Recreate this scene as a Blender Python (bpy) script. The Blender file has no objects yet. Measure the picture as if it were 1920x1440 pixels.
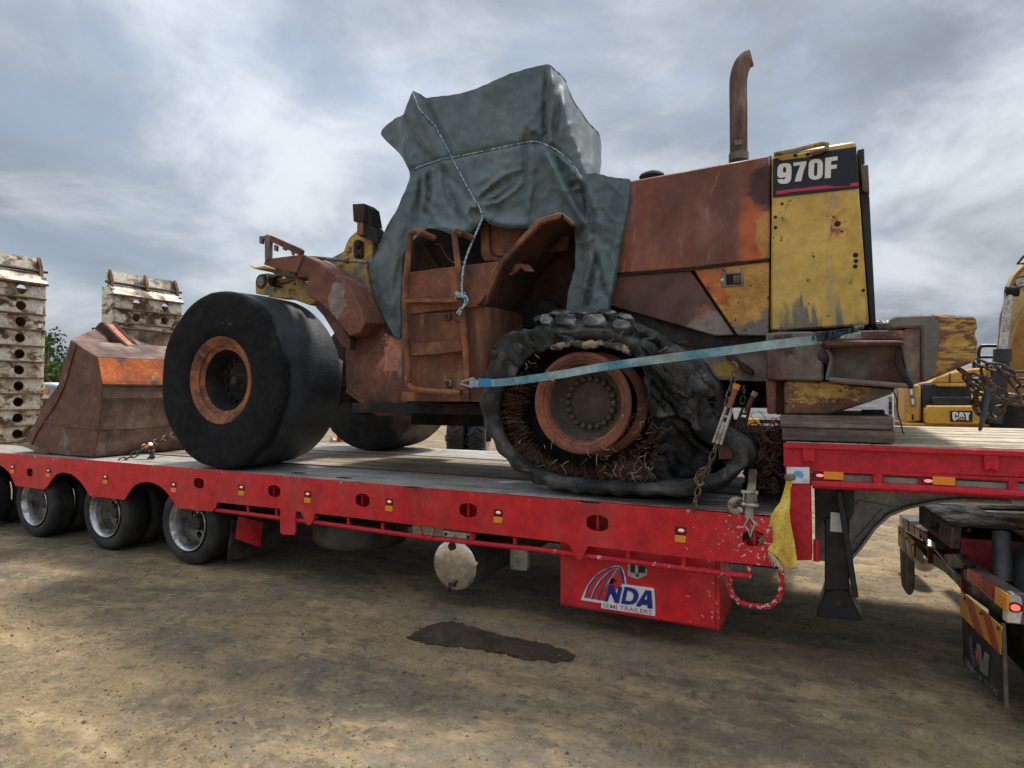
import bpy, bmesh, math, random
from mathutils import Vector, Matrix, noise
from mathutils.geometry import tessellate_polygon, delaunay_2d_cdt
random.seed(7)
S = bpy.context.scene
C = S.collection
V = Vector

# ------------------------------------------------------------------ camera
FPX, HOR, EYE = 1200.0, 733.0, 1.75          # focal length and horizon of the photograph, eye height
YAW = math.atan(FPX / (960 + 1460))          # the trailer's side is seen at this angle
cam_d = bpy.data.cameras.new('camera')
cam = bpy.data.objects.new('camera', cam_d); C.objects.link(cam)
cam.location = (0, 0, EYE)
cam.rotation_euler = (math.radians(90), 0, YAW)
cam_d.sensor_width = 36; cam_d.lens = FPX / 1920 * 36
cam_d.shift_y = (HOR - 720) / 1920
cam_d.clip_end = 3000; cam_d.clip_start = .05
S.camera = cam

# ------------------------------------------------------------------ light
SUN = V((.12, .54, .95)).normalized()
w = bpy.data.worlds.new('World'); S.world = w; w.use_nodes = True
nt = w.node_tree; nt.nodes.clear()
def N(nt, t, **k):
    n = nt.nodes.new(t)
    for a, b in k.items(): setattr(n, a, b)
    return n
def L(nt, a, b): nt.links.new(a, b)
out = N(nt, 'ShaderNodeOutputWorld'); bg = N(nt, 'ShaderNodeBackground')
bg.inputs['Strength'].default_value = .1
sky = N(nt, 'ShaderNodeTexSky', sky_type='NISHITA', sun_disc=False)
sky.sun_elevation = math.asin(SUN.z); sky.sun_rotation = math.atan2(SUN.x, SUN.y)
sky.air_density = 1.0; sky.dust_density = 2.0
tc = N(nt, 'ShaderNodeTexCoord'); sep = N(nt, 'ShaderNodeSeparateXYZ'); L(nt, tc.outputs['Generated'], sep.inputs[0])
def math_n(nt, op, a, b=None, c=None):
    n = N(nt, 'ShaderNodeMath', operation=op)
    for i, x in enumerate((a, b, c)):
        if x is None: continue
        if isinstance(x, (int, float)): n.inputs[i].default_value = x
        else: L(nt, x, n.inputs[i])
    return n.outputs[0]
zz = math_n(nt, 'ADD', math_n(nt, 'MAXIMUM', sep.outputs[2], 0.0), .32)
comb = N(nt, 'ShaderNodeCombineXYZ')
L(nt, math_n(nt, 'DIVIDE', sep.outputs[0], zz), comb.inputs[0]); L(nt, math_n(nt, 'DIVIDE', sep.outputs[1], zz), comb.inputs[1])
def wnoise(scale, detail, rough, off, dist=0.0):
    mp = N(nt, 'ShaderNodeMapping'); mp.inputs['Location'].default_value = off
    L(nt, comb.outputs[0], mp.inputs['Vector'])
    n = N(nt, 'ShaderNodeTexNoise'); n.inputs['Scale'].default_value = scale; n.inputs['Detail'].default_value = detail
    n.inputs['Roughness'].default_value = rough; n.inputs['Distortion'].default_value = dist
    L(nt, mp.outputs[0], n.inputs['Vector']); return n.outputs['Fac']
def mrange(nt, v, a, b, c=0.0, d=1.0, smooth=True):
    n = N(nt, 'ShaderNodeMapRange', interpolation_type='SMOOTHSTEP' if smooth else 'LINEAR')
    for k, x in (('From Min', a), ('From Max', b), ('To Min', c), ('To Max', d)): n.inputs[k].default_value = x
    L(nt, v, n.inputs['Value']); return n.outputs['Result']
def mixc(nt, f, a, b, blend='MIX'):
    n = N(nt, 'ShaderNodeMix', data_type='RGBA', blend_type=blend)
    if isinstance(f, (int, float)): n.inputs[0].default_value = f
    else: L(nt, f, n.inputs[0])
    for i, x in ((6, a), (7, b)):
        if isinstance(x, tuple): n.inputs[i].default_value = (*x[:3], 1)
        else: L(nt, x, n.inputs[i])
    return n.outputs[2]
nA = wnoise(1.0, 8, .56, (3.1, 7.4, 0), .35)
nB = wnoise(2.3, 8, .60, (11.2, 1.3, 4), .4)
nC = wnoise(.40, 3, .5, (1.9, 5.1, 2))
shade = math_n(nt, 'ADD', math_n(nt, 'MULTIPLY', nA, .62), math_n(nt, 'MULTIPLY', nB, .38))
cl = mixc(nt, mrange(nt, shade, .38, .62), (1.5, 1.72, 2.05), (4.6, 4.95, 5.4))
cover = mrange(nt, math_n(nt, 'ADD', math_n(nt, 'MULTIPLY', nC, .5), math_n(nt, 'MULTIPLY', nB, .5)), .36, .50)
skyc = mixc(nt, .55, sky.outputs[0], (3.0, 3.7, 4.6))
col = mixc(nt, math_n(nt, 'ADD', math_n(nt, 'MULTIPLY', cover, .42), .56), skyc, cl)
gain = N(nt, 'ShaderNodeVectorMath', operation='SCALE'); L(nt, col, gain.inputs[0])   # overcast sky: brighter towards the zenith
L(nt, math_n(nt, 'MULTIPLY_ADD', math_n(nt, 'MAXIMUM', sep.outputs[2], 0.0), .95, .80), gain.inputs['Scale'])
L(nt, gain.outputs[0], bg.inputs['Color']); L(nt, bg.outputs[0], out.inputs[0])
sd = bpy.data.lights.new('sun', 'SUN'); sd.energy = 2.6; sd.angle = math.radians(9); sd.color = (1, .95, .87)
so = bpy.data.objects.new('sun', sd); C.objects.link(so); so.location = (5, 10, 20)
so.rotation_euler = SUN.to_track_quat('Z', 'Y').to_euler()
S.view_settings.view_transform = 'Standard'; S.view_settings.look = 'None'
S.view_settings.exposure = 0.70; S.view_settings.gamma = 1.0; S.view_settings.use_curve_mapping = False

# ------------------------------------------------------------------ surveying: photograph point -> place
FW = V((-math.sin(YAW), math.cos(YAW), 0)); RT = V((math.cos(YAW), math.sin(YAW), 0))
EY = V((0, 0, EYE))
def ray(x, y): return FW * FPX + RT * (x - 960) + V((0, 0, HOR - y))
def P(x, y, Y): r = ray(x, y); return EY + r * (Y / r.y)           # on the upright plane at distance Y
def G(x, y, Z=0.0): r = ray(x, y); return EY + r * ((Z - EYE) / r.z)  # on the level plane at height Z
def PX(x, y, X): r = ray(x, y); return EY + r * (X / r.x)          # on a plane across the trailer
def PP(x, y, p0, n): r = ray(x, y); return EY + r * ((p0 - EY).dot(n) / r.dot(n))
def proj(p):
    d = p - EY; z = d.dot(FW); return 960 + FPX * d.dot(RT) / z, HOR - FPX * d.z / z
def crop(x0, y0, s): return lambda pts: [(x0 + a / s, y0 + b / s) for a, b in pts]
K1 = crop(0, 480, 2.4); K2 = crop(280, 360, 2.6667); K3 = crop(660, 90, 2.619); K4 = crop(860, 560, 3.2)
KH = crop(1140, 90, 2.6185); K6 = crop(1400, 540, 3.131); K7 = crop(1400, 860, 3.0); KR = crop(760, 900, 2.526)
KL = crop(0, 820, 4.174); KM = crop(400, 860, 3.4286); KF = crop(460, 370, 5.333); K5 = crop(660, 380, 3.428)
KU = crop(600, 740, 5.053); KE = crop(1600, 440, 3.79); KT = crop(1660, 920, 3.427); KW = crop(0, 480, 5.142)
def PL(pts, Y): return [P(x, y, Y) for x, y in pts]

# ------------------------------------------------------------------ mesh building
class MB:
    def __init__(s): s.bm = bmesh.new()
    def face(s, vs):
        try: return s.bm.faces.new(vs)
        except ValueError: return None
    def prism(s, pts, vec):
        vec = V(vec); a = [s.bm.verts.new(p) for p in pts]; b = [s.bm.verts.new(V(p) + vec) for p in pts]
        s.face(a[::-1]); s.face(b); n = len(a)
        for i in range(n): s.face([a[i], a[(i + 1) % n], b[(i + 1) % n], b[i]])
        return s
    def plate(s, outer, holes, vec):
        vec = V(vec); loops = [list(map(V, outer))] + [list(map(V, h)) for h in holes]
        flat = [p for l in loops for p in l]; tris = tessellate_polygon(loops)
        a = [s.bm.verts.new(p) for p in flat]; b = [s.bm.verts.new(p + vec) for p in flat]
        for t in tris:
            s.face([a[i] for i in t]); s.face([b[i] for i in reversed(t)])
        k = 0
        for l in loops:
            n = len(l)
            for i in range(n):
                i0, i1 = k + i, k + (i + 1) % n
                s.face([a[i0], a[i1], b[i1], b[i0]])
            k += n
        return s
    def box(s, c, d, R=None):
        c = V(c); h = V(d) / 2; vs = []
        for x in (-1, 1):
            for y in (-1, 1):
                for z in (-1, 1):
                    p = V((x * h.x, y * h.y, z * h.z))
                    if R is not None: p = R @ p
                    vs.append(s.bm.verts.new(c + p))
        for f in ((0, 1, 3, 2), (4, 6, 7, 5), (0, 4, 5, 1), (2, 3, 7, 6), (0, 2, 6, 4), (1, 5, 7, 3)): s.face([vs[i] for i in f])
        return s
    def bb(s, x0, x1, y0, y1, z0, z1): return s.box(((x0 + x1) / 2, (y0 + y1) / 2, (z0 + z1) / 2), (x1 - x0, y1 - y0, z1 - z0))
    def bar(s, a, b, wd, ht, up=V((0, 0, 1))):
        a, b = V(a), V(b); x = (b - a).normalized(); y = up.cross(x)
        if y.length < 1e-4: y = V((0, 1, 0)).cross(x)
        y.normalize(); z = x.cross(y); R = Matrix((x, y, z)).transposed()
        return s.box((a + b) / 2, ((b - a).length, wd, ht), R)
    def tube(s, path, r, n=8, closed=False, cap=True):
        path = [V(p) for p in path]; m = len(path); rings = []; prev = None
        rr = r if isinstance(r, (list, tuple)) else [r] * m
        for i, p in enumerate(path):
            if closed: t = path[(i + 1) % m] - path[i - 1]
            else: t = path[min(i + 1, m - 1)] - path[max(i - 1, 0)]
            t = t.normalized() if t.length > 1e-9 else V((0, 0, 1))
            if prev is None: u = t.orthogonal().normalized()
            else:
                u = prev - t * prev.dot(t); u = u.normalized() if u.length > 1e-6 else t.orthogonal().normalized()
            prev = u; v = t.cross(u)
            rings.append([s.bm.verts.new(p + (u * math.cos(2 * math.pi * k / n) + v * math.sin(2 * math.pi * k / n)) * rr[i]) for k in range(n)])
        for i in range(m if closed else m - 1):
            a, b = rings[i], rings[(i + 1) % m]
            for k in range(n): s.face([a[k], a[(k + 1) % n], b[(k + 1) % n], b[k]])
        if cap and not closed: s.face(rings[0][::-1]); s.face(rings[-1])
        return s
    def ribbon(s, path, side, wd, th):
        path = [V(p) for p in path]; m = len(path); rings = []
        for i, p in enumerate(path):
            t = (path[min(i + 1, m - 1)] - path[max(i - 1, 0)]).normalized()
            sd_ = side[i] if isinstance(side, list) else side
            u = (V(sd_) - t * V(sd_).dot(t)).normalized(); nn = t.cross(u)
            rings.append([s.bm.verts.new(p + u * wd / 2 * a + nn * th / 2 * b) for a, b in ((1, 1), (-1, 1), (-1, -1), (1, -1))])
        for i in range(m - 1):
            for k in range(4): s.face([rings[i][k], rings[i][(k + 1) % 4], rings[i + 1][(k + 1) % 4], rings[i + 1][k]])
        s.face(rings[0][::-1]); s.face(rings[-1]); return s
    def lathe(s, prof, o, n=48, axis=V((0, 1, 0)), closed=False, fn=None, caps=False):
        o = V(o); axis = V(axis); u = axis.orthogonal().normalized()
        if abs(axis.y) > .9: u = V((1, 0, 0))
        v = axis.cross(u); rings = []
        for a, r in prof:
            ring = []
            for k in range(n):
                t = 2 * math.pi * k / n; q = o + axis * a + (u * math.cos(t) + v * math.sin(t)) * r
                if fn: q = fn(q, a, r, t)
                ring.append(s.bm.verts.new(q))
            rings.append(ring)
        m = len(rings)
        for i in range(m if closed else m - 1):
            a, b = rings[i], rings[(i + 1) % m]
            for k in range(n): s.face([a[k], a[(k + 1) % n], b[(k + 1) % n], b[k]])
        if caps and not closed:
            if prof[0][1] > 1e-5: s.face(rings[0][::-1])
            if prof[-1][1] > 1e-5: s.face(rings[-1])
        return s
    def cyl(s, a, b, r, n=16): return s.tube([a, b], r, n)
    def sphere(s, c, r, sc=(1, 1, 1), sub=1):
        d = bmesh.ops.create_icosphere(s.bm, subdivisions=sub, radius=r)
        for v in d['verts']: v.co = V((v.co.x * sc[0], v.co.y * sc[1], v.co.z * sc[2])) + V(c)
        return s
BASE = {}
def obj(name, mb, mat, parent=None, smooth=35, bevel=0.0, label=None, origin=None, recalc=True, seg=1):
    bm = mb.bm
    if recalc: bmesh.ops.recalc_face_normals(bm, faces=bm.faces[:])
    me = bpy.data.meshes.new(name)
    if parent is not None: b = BASE[parent.name]
    elif origin is not None: b = V(origin)
    else:
        co = [v.co for v in bm.verts]
        b = V(((min(c.x for c in co) + max(c.x for c in co)) / 2, (min(c.y for c in co) + max(c.y for c in co)) / 2, min(c.z for c in co)))
    for v in bm.verts: v.co -= b
    bm.to_mesh(me); bm.free()
    o = bpy.data.objects.new(name, me); C.objects.link(o); me.materials.append(mat)
    if smooth: me.shade_smooth(); me.set_sharp_from_angle(angle=math.radians(smooth))
    if parent is not None: o.parent = parent
    else: o.location = b
    BASE[o.name] = b
    if bevel:
        md = o.modifiers.new('bevel', 'BEVEL'); md.width = bevel; md.segments = seg; md.limit_method = 'ANGLE'; md.angle_limit = math.radians(40)
    if label: o['label'] = label
    return o
def thing(name, label, cat, loc, group=None):
    o = bpy.data.objects.new(name, None); C.objects.link(o); o.location = loc; o.empty_display_size = .1
    BASE[o.name] = V(loc); o['label'] = label; o['category'] = cat
    if group: o['group'] = group
    return o
def tag(o, label=None, cat=None, group=None, kind=None):
    for k, x in (('label', label), ('category', cat), ('group', group), ('kind', kind)):
        if x: o[k] = x
    return o
def dup(o, off=(0, 0, 0), parent=None, label=None):
    """copy of a part (and its sub-parts), moved by off"""
    c = o.copy(); C.objects.link(c); c.parent = parent if parent is not None else o.parent
    c.location = V(o.location) + V(off); BASE[c.name] = BASE[o.name] + V(off)
    if label: c['label'] = label
    for ch in list(o.children):
        d = ch.copy(); C.objects.link(d); d.parent = c; BASE[d.name] = BASE[ch.name] + V(off)
    return c
def inst(name, me, parent, loc, rot=None, scale=None):
    o = bpy.data.objects.new(name, me); C.objects.link(o)
    if parent is not None: o.parent = parent; o.location = V(loc) - BASE[parent.name]
    else: o.location = loc
    BASE[o.name] = V(loc)
    if rot is not None:
        o.rotation_mode = 'QUATERNION'; o.rotation_quaternion = rot
    if scale: o.scale = scale
    return o
def mesh_of(name, mb, mat, smooth=35):
    bmesh.ops.recalc_face_normals(mb.bm, faces=mb.bm.faces[:]); me = bpy.data.meshes.new(name)
    mb.bm.to_mesh(me); mb.bm.free(); me.materials.append(mat)
    if smooth: me.shade_smooth(); me.set_sharp_from_angle(angle=math.radians(smooth))
    return me
def resample(pts, n, closed=True):
    pts = [V(p) if len(p) == 3 else V((p[0], p[1], 0)) for p in pts]; q = pts + ([pts[0]] if closed else [])
    d = [0]
    for a, b in zip(q, q[1:]): d.append(d[-1] + (b - a).length)
    res = []; tot = d[-1]; j = 0
    for i in range(n):
        t = tot * i / (n if closed else n - 1)
        while j < len(d) - 2 and d[j + 1] < t: j += 1
        f = (t - d[j]) / max(d[j + 1] - d[j], 1e-9); res.append(q[j].lerp(q[j + 1], min(1, f)))
    return res
def spline(pts, n):
    """Catmull-Rom through the points"""
    pts = [V(p) for p in pts]; q = [pts[0] * 2 - pts[1]] + pts + [pts[-1] * 2 - pts[-2]]; res = []
    m = len(pts) - 1
    for i in range(n):
        t = m * i / (n - 1); k = min(int(t), m - 1); f = t - k; a, b, c, d = q[k:k + 4]
        res.append(.5 * ((2 * b) + (c - a) * f + (2 * a - 5 * b + 4 * c - d) * f * f + (3 * b - a - 3 * c + d) * f ** 3))
    return res
def text(name, s, quad, mat, parent, toward=V((0, -1, 0)), off=.003, bold=.0, spacing=1.0):
    """lettering fitted into a quad bl, br, tr, tl"""
    cu = bpy.data.curves.new(name, 'FONT'); cu.body = s; cu.offset = bold; cu.space_character = spacing; cu.resolution_u = 3
    to = bpy.data.objects.new(name + '_src', cu); C.objects.link(to)
    dg = bpy.context.evaluated_depsgraph_get(); me = bpy.data.meshes.new_from_object(to.evaluated_get(dg))
    bpy.data.objects.remove(to); bm = bmesh.new(); bm.from_mesh(me); bpy.data.meshes.remove(me)
    xs = [v.co.x for v in bm.verts]; ys = [v.co.y for v in bm.verts]; x0, x1, y0, y1 = min(xs), max(xs), min(ys), max(ys)
    bl, br, tr, tl = map(V, quad)
    for v in bm.verts:
        u, t = (v.co.x - x0) / (x1 - x0), (v.co.y - y0) / (y1 - y0)
        v.co = bl.lerp(br, u).lerp(tl.lerp(tr, u), t) + toward * off
    m = MB(); m.bm.free(); m.bm = bm
    return obj(name, m, mat, parent, smooth=0, recalc=False)
def glyph(name, outer, holes, fn, mat, parent, toward=V((0, -1, 0)), off=.003):
    m = MB(); loops = [fn(outer)] + [fn(h) for h in holes]; loops = [[p + toward * off for p in l] for l in loops]
    flat = [p for l in loops for p in l]; vs = [m.bm.verts.new(p) for p in flat]
    for t in tessellate_polygon(loops): m.face([vs[i] for i in t])
    return obj(name, m, mat, parent, smooth=0)
def decal(name, pts, mat, parent, toward=V((0, -1, 0)), th=.002):
    return obj(name, MB().prism(pts, toward * th), mat, parent, smooth=0)

# ------------------------------------------------------------------ materials
def weather(name, base, rough=.7, metal=0.0, layers=(), bump=.25, bscale=45, var=.35, vscale=3, spec=.4, rvar=.12, origin=None, strain=1.0):
    m = bpy.data.materials.new(name); m.use_nodes = True; nt = m.node_tree; b = nt.nodes['Principled BSDF']
    tcn = N(nt, 'ShaderNodeTexCoord'); oi = N(nt, 'ShaderNodeObjectInfo')
    raw = tcn.outputs['Object']
    rnd = math_n(nt, 'MULTIPLY', oi.outputs['Random'], 23.0)
    add = N(nt, 'ShaderNodeVectorMath', operation='ADD'); L(nt, raw, add.inputs[0])
    cb = N(nt, 'ShaderNodeCombineXYZ'); L(nt, rnd, cb.inputs[0]); L(nt, rnd, cb.inputs[2]); L(nt, cb.outputs[0], add.inputs[1])
    vec = add.outputs[0]
    def noi(scale, detail=5, stretch=None, rg=.6, dist=0.0):
        vv = vec
        if stretch:
            k = N(nt, 'ShaderNodeVectorMath', operation='MULTIPLY'); L(nt, vec, k.inputs[0]); k.inputs[1].default_value = stretch; vv = k.outputs[0]
        n = N(nt, 'ShaderNodeTexNoise'); n.inputs['Scale'].default_value = scale; n.inputs['Detail'].default_value = detail
        n.inputs['Roughness'].default_value = rg; n.inputs['Distortion'].default_value = dist
        L(nt, vv, n.inputs['Vector']); return n.outputs['Fac']
    v0 = noi(vscale, 6)
    colr = mixc(nt, mrange(nt, v0, .28, .72), tuple(c * (1 - var) for c in base), tuple(min(1, c * (1 + var)) for c in base))
    if bump: colr = mixc(nt, 1.0, colr, mixc(nt, mrange(nt, noi(bscale * .55, 4, None, .7), .32, .68), (.80, .80, .80), (1.2, 1.2, 1.2)), 'MULTIPLY')
    rsock = mrange(nt, noi(vscale * 3, 4), .3, .7, max(.03, rough - rvar), min(1, rough + rvar))
    for ly in layers:
        f = noi(ly.get('scale', 4), ly.get('detail', 6), ly.get('stretch'), ly.get('rg', .62), ly.get('dist', .0))
        if 'grad' in ly:
            A, Bp, k = ly['grad']; A, Bp = V(A), V(Bp)
            if origin is not None: A, Bp = A - V(origin), Bp - V(origin)
            d = Bp - A; dn = N(nt, 'ShaderNodeVectorMath', operation='DOT_PRODUCT'); L(nt, raw, dn.inputs[0]); dn.inputs[1].default_value = d / d.length_squared
            g = math_n(nt, 'SUBTRACT', dn.outputs['Value'], A.dot(d) / d.length_squared)
            cn = N(nt, 'ShaderNodeClamp'); L(nt, g, cn.inputs['Value']); cn.inputs['Min'].default_value = ly.get('gmin', 0.0); cn.inputs['Max'].default_value = ly.get('gmax', 1.0)
            f = math_n(nt, 'ADD', f, math_n(nt, 'MULTIPLY', math_n(nt, 'SUBTRACT', cn.outputs[0], .5), k))
        if 'blob' in ly:
            ctr, rad, k = ly['blob']; ctr = V(ctr) - (V(origin) if origin is not None else V())
            sb = N(nt, 'ShaderNodeVectorMath', operation='SUBTRACT'); L(nt, raw, sb.inputs[0]); sb.inputs[1].default_value = ctr
            ml = N(nt, 'ShaderNodeVectorMath', operation='MULTIPLY'); L(nt, sb.outputs[0], ml.inputs[0]); ml.inputs[1].default_value = [1 / r for r in rad]
            ln = N(nt, 'ShaderNodeVectorMath', operation='LENGTH'); L(nt, ml.outputs[0], ln.inputs[0])
            g = mrange(nt, ln.outputs['Value'], 0.0, 1.6, .5, -.5, False)
            f = math_n(nt, 'ADD', f, math_n(nt, 'MULTIPLY', g, k))
        sf = ly.get('soft', .03)
        f = mrange(nt, f, ly['th'] - sf, ly['th'] + sf)
        if 'amt' in ly: f = math_n(nt, 'MULTIPLY', f, ly['amt'])
        c = ly['col']; cv = ly.get('var', .25)
        cc = mixc(nt, mrange(nt, noi(ly.get('scale', 4) * 3.1, 3), .3, .7), tuple(x * (1 - cv) for x in c), tuple(min(1, x * (1 + cv)) for x in c))
        colr = mixc(nt, f, colr, cc)
        if 'rough' in ly:
            mx = N(nt, 'ShaderNodeMix', data_type='FLOAT'); L(nt, f, mx.inputs[0]); L(nt, rsock, mx.inputs[2]); mx.inputs[3].default_value = ly['rough']; rsock = mx.outputs[0]
    L(nt, colr, b.inputs['Base Color']); L(nt, rsock, b.inputs['Roughness'])
    b.inputs['Metallic'].default_value = metal; b.inputs['Specular IOR Level'].default_value = spec
    if bump:
        bn = N(nt, 'ShaderNodeBump'); bn.inputs['Strength'].default_value = bump; bn.inputs['Distance'].default_value = .01
        h = math_n(nt, 'ADD', noi(bscale, 4), math_n(nt, 'MULTIPLY', noi(bscale * .15, 4), 2.0)); L(nt, h, bn.inputs['Height']); L(nt, bn.outputs[0], b.inputs['Normal'])
    return m
def plain(name, colr, rough=.5, metal=0.0, emit=0.0, spec=.5, trans=0.0):
    m = bpy.data.materials.new(name); m.use_nodes = True; b = m.node_tree.nodes['Principled BSDF']
    b.inputs['Base Color'].default_value = (*colr, 1); b.inputs['Roughness'].default_value = rough; b.inputs['Metallic'].default_value = metal
    b.inputs['Specular IOR Level'].default_value = spec
    if emit: b.inputs['Emission Color'].default_value = (*colr, 1); b.inputs['Emission Strength'].default_value = emit
    if trans: b.inputs['Transmission Weight'].default_value = trans
    return m
# ------------------------------------------------------------------ materials in use
CHIP = (.62, .52, .48)
TB = V((-4.5, 5.7, 0.0))             # base of the trailer
red = weather('red_paint', (.60, .013, .022), .40, 0, [
    dict(col=(.62, .46, .42), scale=34, th=.735, soft=.015, detail=3, grad=((-1.5, 4.26, .7), (-.45, 4.26, .68), .28)), dict(col=(.55, .36, .32), scale=70, th=.775, soft=.015, detail=2),
    dict(col=(.20, .012, .012), scale=2.2, th=.66, soft=.1, amt=.45),
    dict(col=(.33, .10, .085), scale=5, th=.63, soft=.06, stretch=(1, 1, .35), amt=.28, rough=.7),
    dict(col=(.34, .16, .12), scale=1.6, th=.55, soft=.1, stretch=(1.5, 1, .5), detail=9, amt=.18, rough=.7), dict(col=(.58, .42, .38), scale=22, th=.72, soft=.02, detail=5, grad=((0, 4.26, .88), (0, 4.26, .985), .20))], bump=.10, bscale=14, var=.10, origin=TB)
red_neck = weather('red_gooseneck_paint', (.52, .012, .026), .42, 0, [dict(col=(.20, .012, .012), scale=2.2, th=.64, soft=.1, amt=.4), dict(col=(.6, .45, .42), scale=60, th=.78, soft=.015, detail=2)], bump=.06, var=.08)
red_worn = weather('red_worn_paint', (.55, .014, .024), .5, 0, [
    dict(col=CHIP, scale=22, th=.68, soft=.02, grad=((-4.2, 4.26, .6), (-.6, 4.26, .6), .16)), dict(col=CHIP, scale=45, th=.73, soft=.02)], bump=.15, var=.1, origin=TB)
red_bare = weather('red_paint_worn_to_primer', (.42, .014, .02), .5, 0, [dict(col=(.62, .53, .50), scale=38, th=.56, soft=.02)], bump=.15, var=.1)
deck_steel = weather('deck_steel', (.36, .35, .32), .55, .15, [
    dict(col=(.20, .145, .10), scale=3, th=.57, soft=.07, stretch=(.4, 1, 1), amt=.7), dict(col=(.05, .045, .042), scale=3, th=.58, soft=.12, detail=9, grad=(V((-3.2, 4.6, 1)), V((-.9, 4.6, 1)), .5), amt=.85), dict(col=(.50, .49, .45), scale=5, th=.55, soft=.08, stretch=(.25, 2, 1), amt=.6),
    dict(col=(.045, .04, .038), scale=7, th=.68, soft=.05)], bump=.25, var=.2, origin=TB)
deck_timber = weather('deck_timber', (.30, .235, .165), .8, 0, [
    dict(col=(.16, .115, .08), scale=5, th=.52, soft=.08, stretch=(.12, 3, 1)), dict(col=(.46, .41, .33), scale=4, th=.56, soft=.1, stretch=(.15, 2, 1), amt=.7)], bump=.5, bscale=25, var=.2)
pale_timber = weather('pale_deck_timber', (.50, .43, .31), .8, 0, [
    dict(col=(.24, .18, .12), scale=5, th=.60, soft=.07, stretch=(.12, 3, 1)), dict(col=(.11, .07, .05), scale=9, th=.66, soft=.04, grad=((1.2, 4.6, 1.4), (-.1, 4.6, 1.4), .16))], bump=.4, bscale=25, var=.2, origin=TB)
rust_strip = weather('rusty_edge_strip', (.17, .075, .045), .8, 0, [dict(col=(.09, .06, .05), scale=6, th=.5, soft=.1)])
chassis = weather('dark_chassis_paint', (.035, .018, .017), .6, 0, [dict(col=(.10, .075, .05), scale=4, th=.55, soft=.1)], bump=.2)
grey_frame = weather('grey_frame_paint', (.42, .41, .39), .55, 0, [dict(col=(.24, .21, .17), scale=3, th=.56, soft=.1)], bump=.15)
black = weather('black_paint', (.014, .015, .017), .45, 0, [dict(col=(.06, .055, .05), scale=5, th=.6, soft=.1, amt=.6)], bump=.1)
rubber = weather('tyre_rubber', (.020, .021, .023), .75, 0, [dict(col=(.055, .05, .043), scale=4, th=.52, soft=.12, amt=.7)], bump=.3, bscale=60)
flap_rubber = weather('mudflap_rubber', (.045, .042, .038), .7, 0, [dict(col=(.10, .085, .065), scale=3, th=.5, soft=.12, amt=.8)], bump=.2)
alloy = weather('rim_alloy', (.55, .56, .58), .32, .9, [dict(col=(.20, .18, .16), scale=6, th=.58, soft=.12, rough=.6)], bump=.05, var=.12)
alloy_dirty_shaded = weather('shaded_dusty_rim_alloy', (.40, .39, .38), .5, .6, [dict(col=(.12, .10, .085), scale=5, th=.52, soft=.12, rough=.7)], bump=.05, var=.12)  # dusty alloy, darkened to put the deep dish's shade into barrel and disc
polish = weather('polished_alloy', (.74, .74, .74), .16, 1.0, [dict(col=(.62, .60, .57), scale=3, th=.6, soft=.15, rough=.28)], bump=.03, var=.05)
hub_dark = weather('hub_dark_metal', (.045, .045, .047), .5, .4)
zinc = weather('galvanised_steel', (.50, .49, .46), .45, .6, [dict(col=(.25, .19, .13), scale=8, th=.6, soft=.06)], bump=.1)
cream = weather('cream_paint', (.55, .51, .42), .55, 0, [dict(col=(.2, .13, .08), scale=7, th=.63, soft=.05)], bump=.1)
amber = plain('amber_lens', (.85, .28, .015), .25)
red_lens = plain('red_lens', (.42, .012, .012), .2)
lamp_recess = plain('lamp_recess', (.05, .008, .008), .3)
lit_lens = plain('lit_marker_lens', (1.0, .42, .34), .2, emit=.22)
white_vinyl = weather('white_vinyl', (.74, .75, .76), .4, 0, [dict(col=(.5, .45, .42), scale=8, th=.66, soft=.1)], bump=0, var=.05)
blue_vinyl = plain('blue_vinyl', (.012, .022, .20), .4)
red_vinyl = plain('red_vinyl', (.55, .03, .03), .4)
sky_vinyl = plain('pale_blue_vinyl', (.10, .42, .75), .4)
brown_vinyl = plain('dull_red_vinyl', (.42, .10, .06), .5)

# ------------------------------------------------------------------ ground
TRACKS = [(*G(1020, 1236)[:2], *G(1960, 1412)[:2], .05, .030), (*G(1180, 1250)[:2], *G(1960, 1372)[:2], .10, -.022), (*G(900, 1255)[:2], *G(1700, 1430)[:2], .045, .018), (*G(-200, 1090)[:2], *G(900, 1160)[:2], .10, -.014), (*G(-100, 1120)[:2], *G(700, 1170)[:2], .05, .012), (*G(-300, 1230)[:2], *G(960, 1330)[:2], .16, -.02), (*G(-100, 1330)[:2], *G(700, 1440)[:2], .12, .02)]
def hgt(x, y):
    if abs(x) > 40 or y > 60 or y < -20: return -.02
    n = noise.noise((x * .5, y * 1.1, .3)) * .030 + noise.noise((x * 2.1, y * 4.0, 1.7)) * .010 + noise.noise((x * 7, y * 9, 4.1)) * .005
    f = 1.0
    if 3.9 < y < 7.6: f = .25
    for (x0, y0, x1, y1, wd, hh) in TRACKS:      # old wheel tracks and pushed up ridges
        t = max(0, min(1, ((x - x0) * (x1 - x0) + (y - y0) * (y1 - y0)) / ((x1 - x0) ** 2 + (y1 - y0) ** 2)))
        d = math.hypot(x - x0 - t * (x1 - x0), y - y0 - t * (y1 - y0)) + .05 * noise.noise((x * 1.3, y * 1.3, wd * 50))
        n += hh * math.exp(-(d / wd) ** 2)
    return n * f - .012 * f
def axis(lo, hi, step, far, grow=1.25):
    a = []; x = lo
    while x <= hi: a.append(x); x += step
    s = step; x = lo
    while x > -far: s *= grow; x -= s; a.insert(0, x)
    s = step; x = a[-1]
    while x < far: s *= grow; x += s; a.append(x)
    return a
ax, ay = axis(-9, 5, .06, 1500), axis(.6, 8, .05, 1500)
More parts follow.
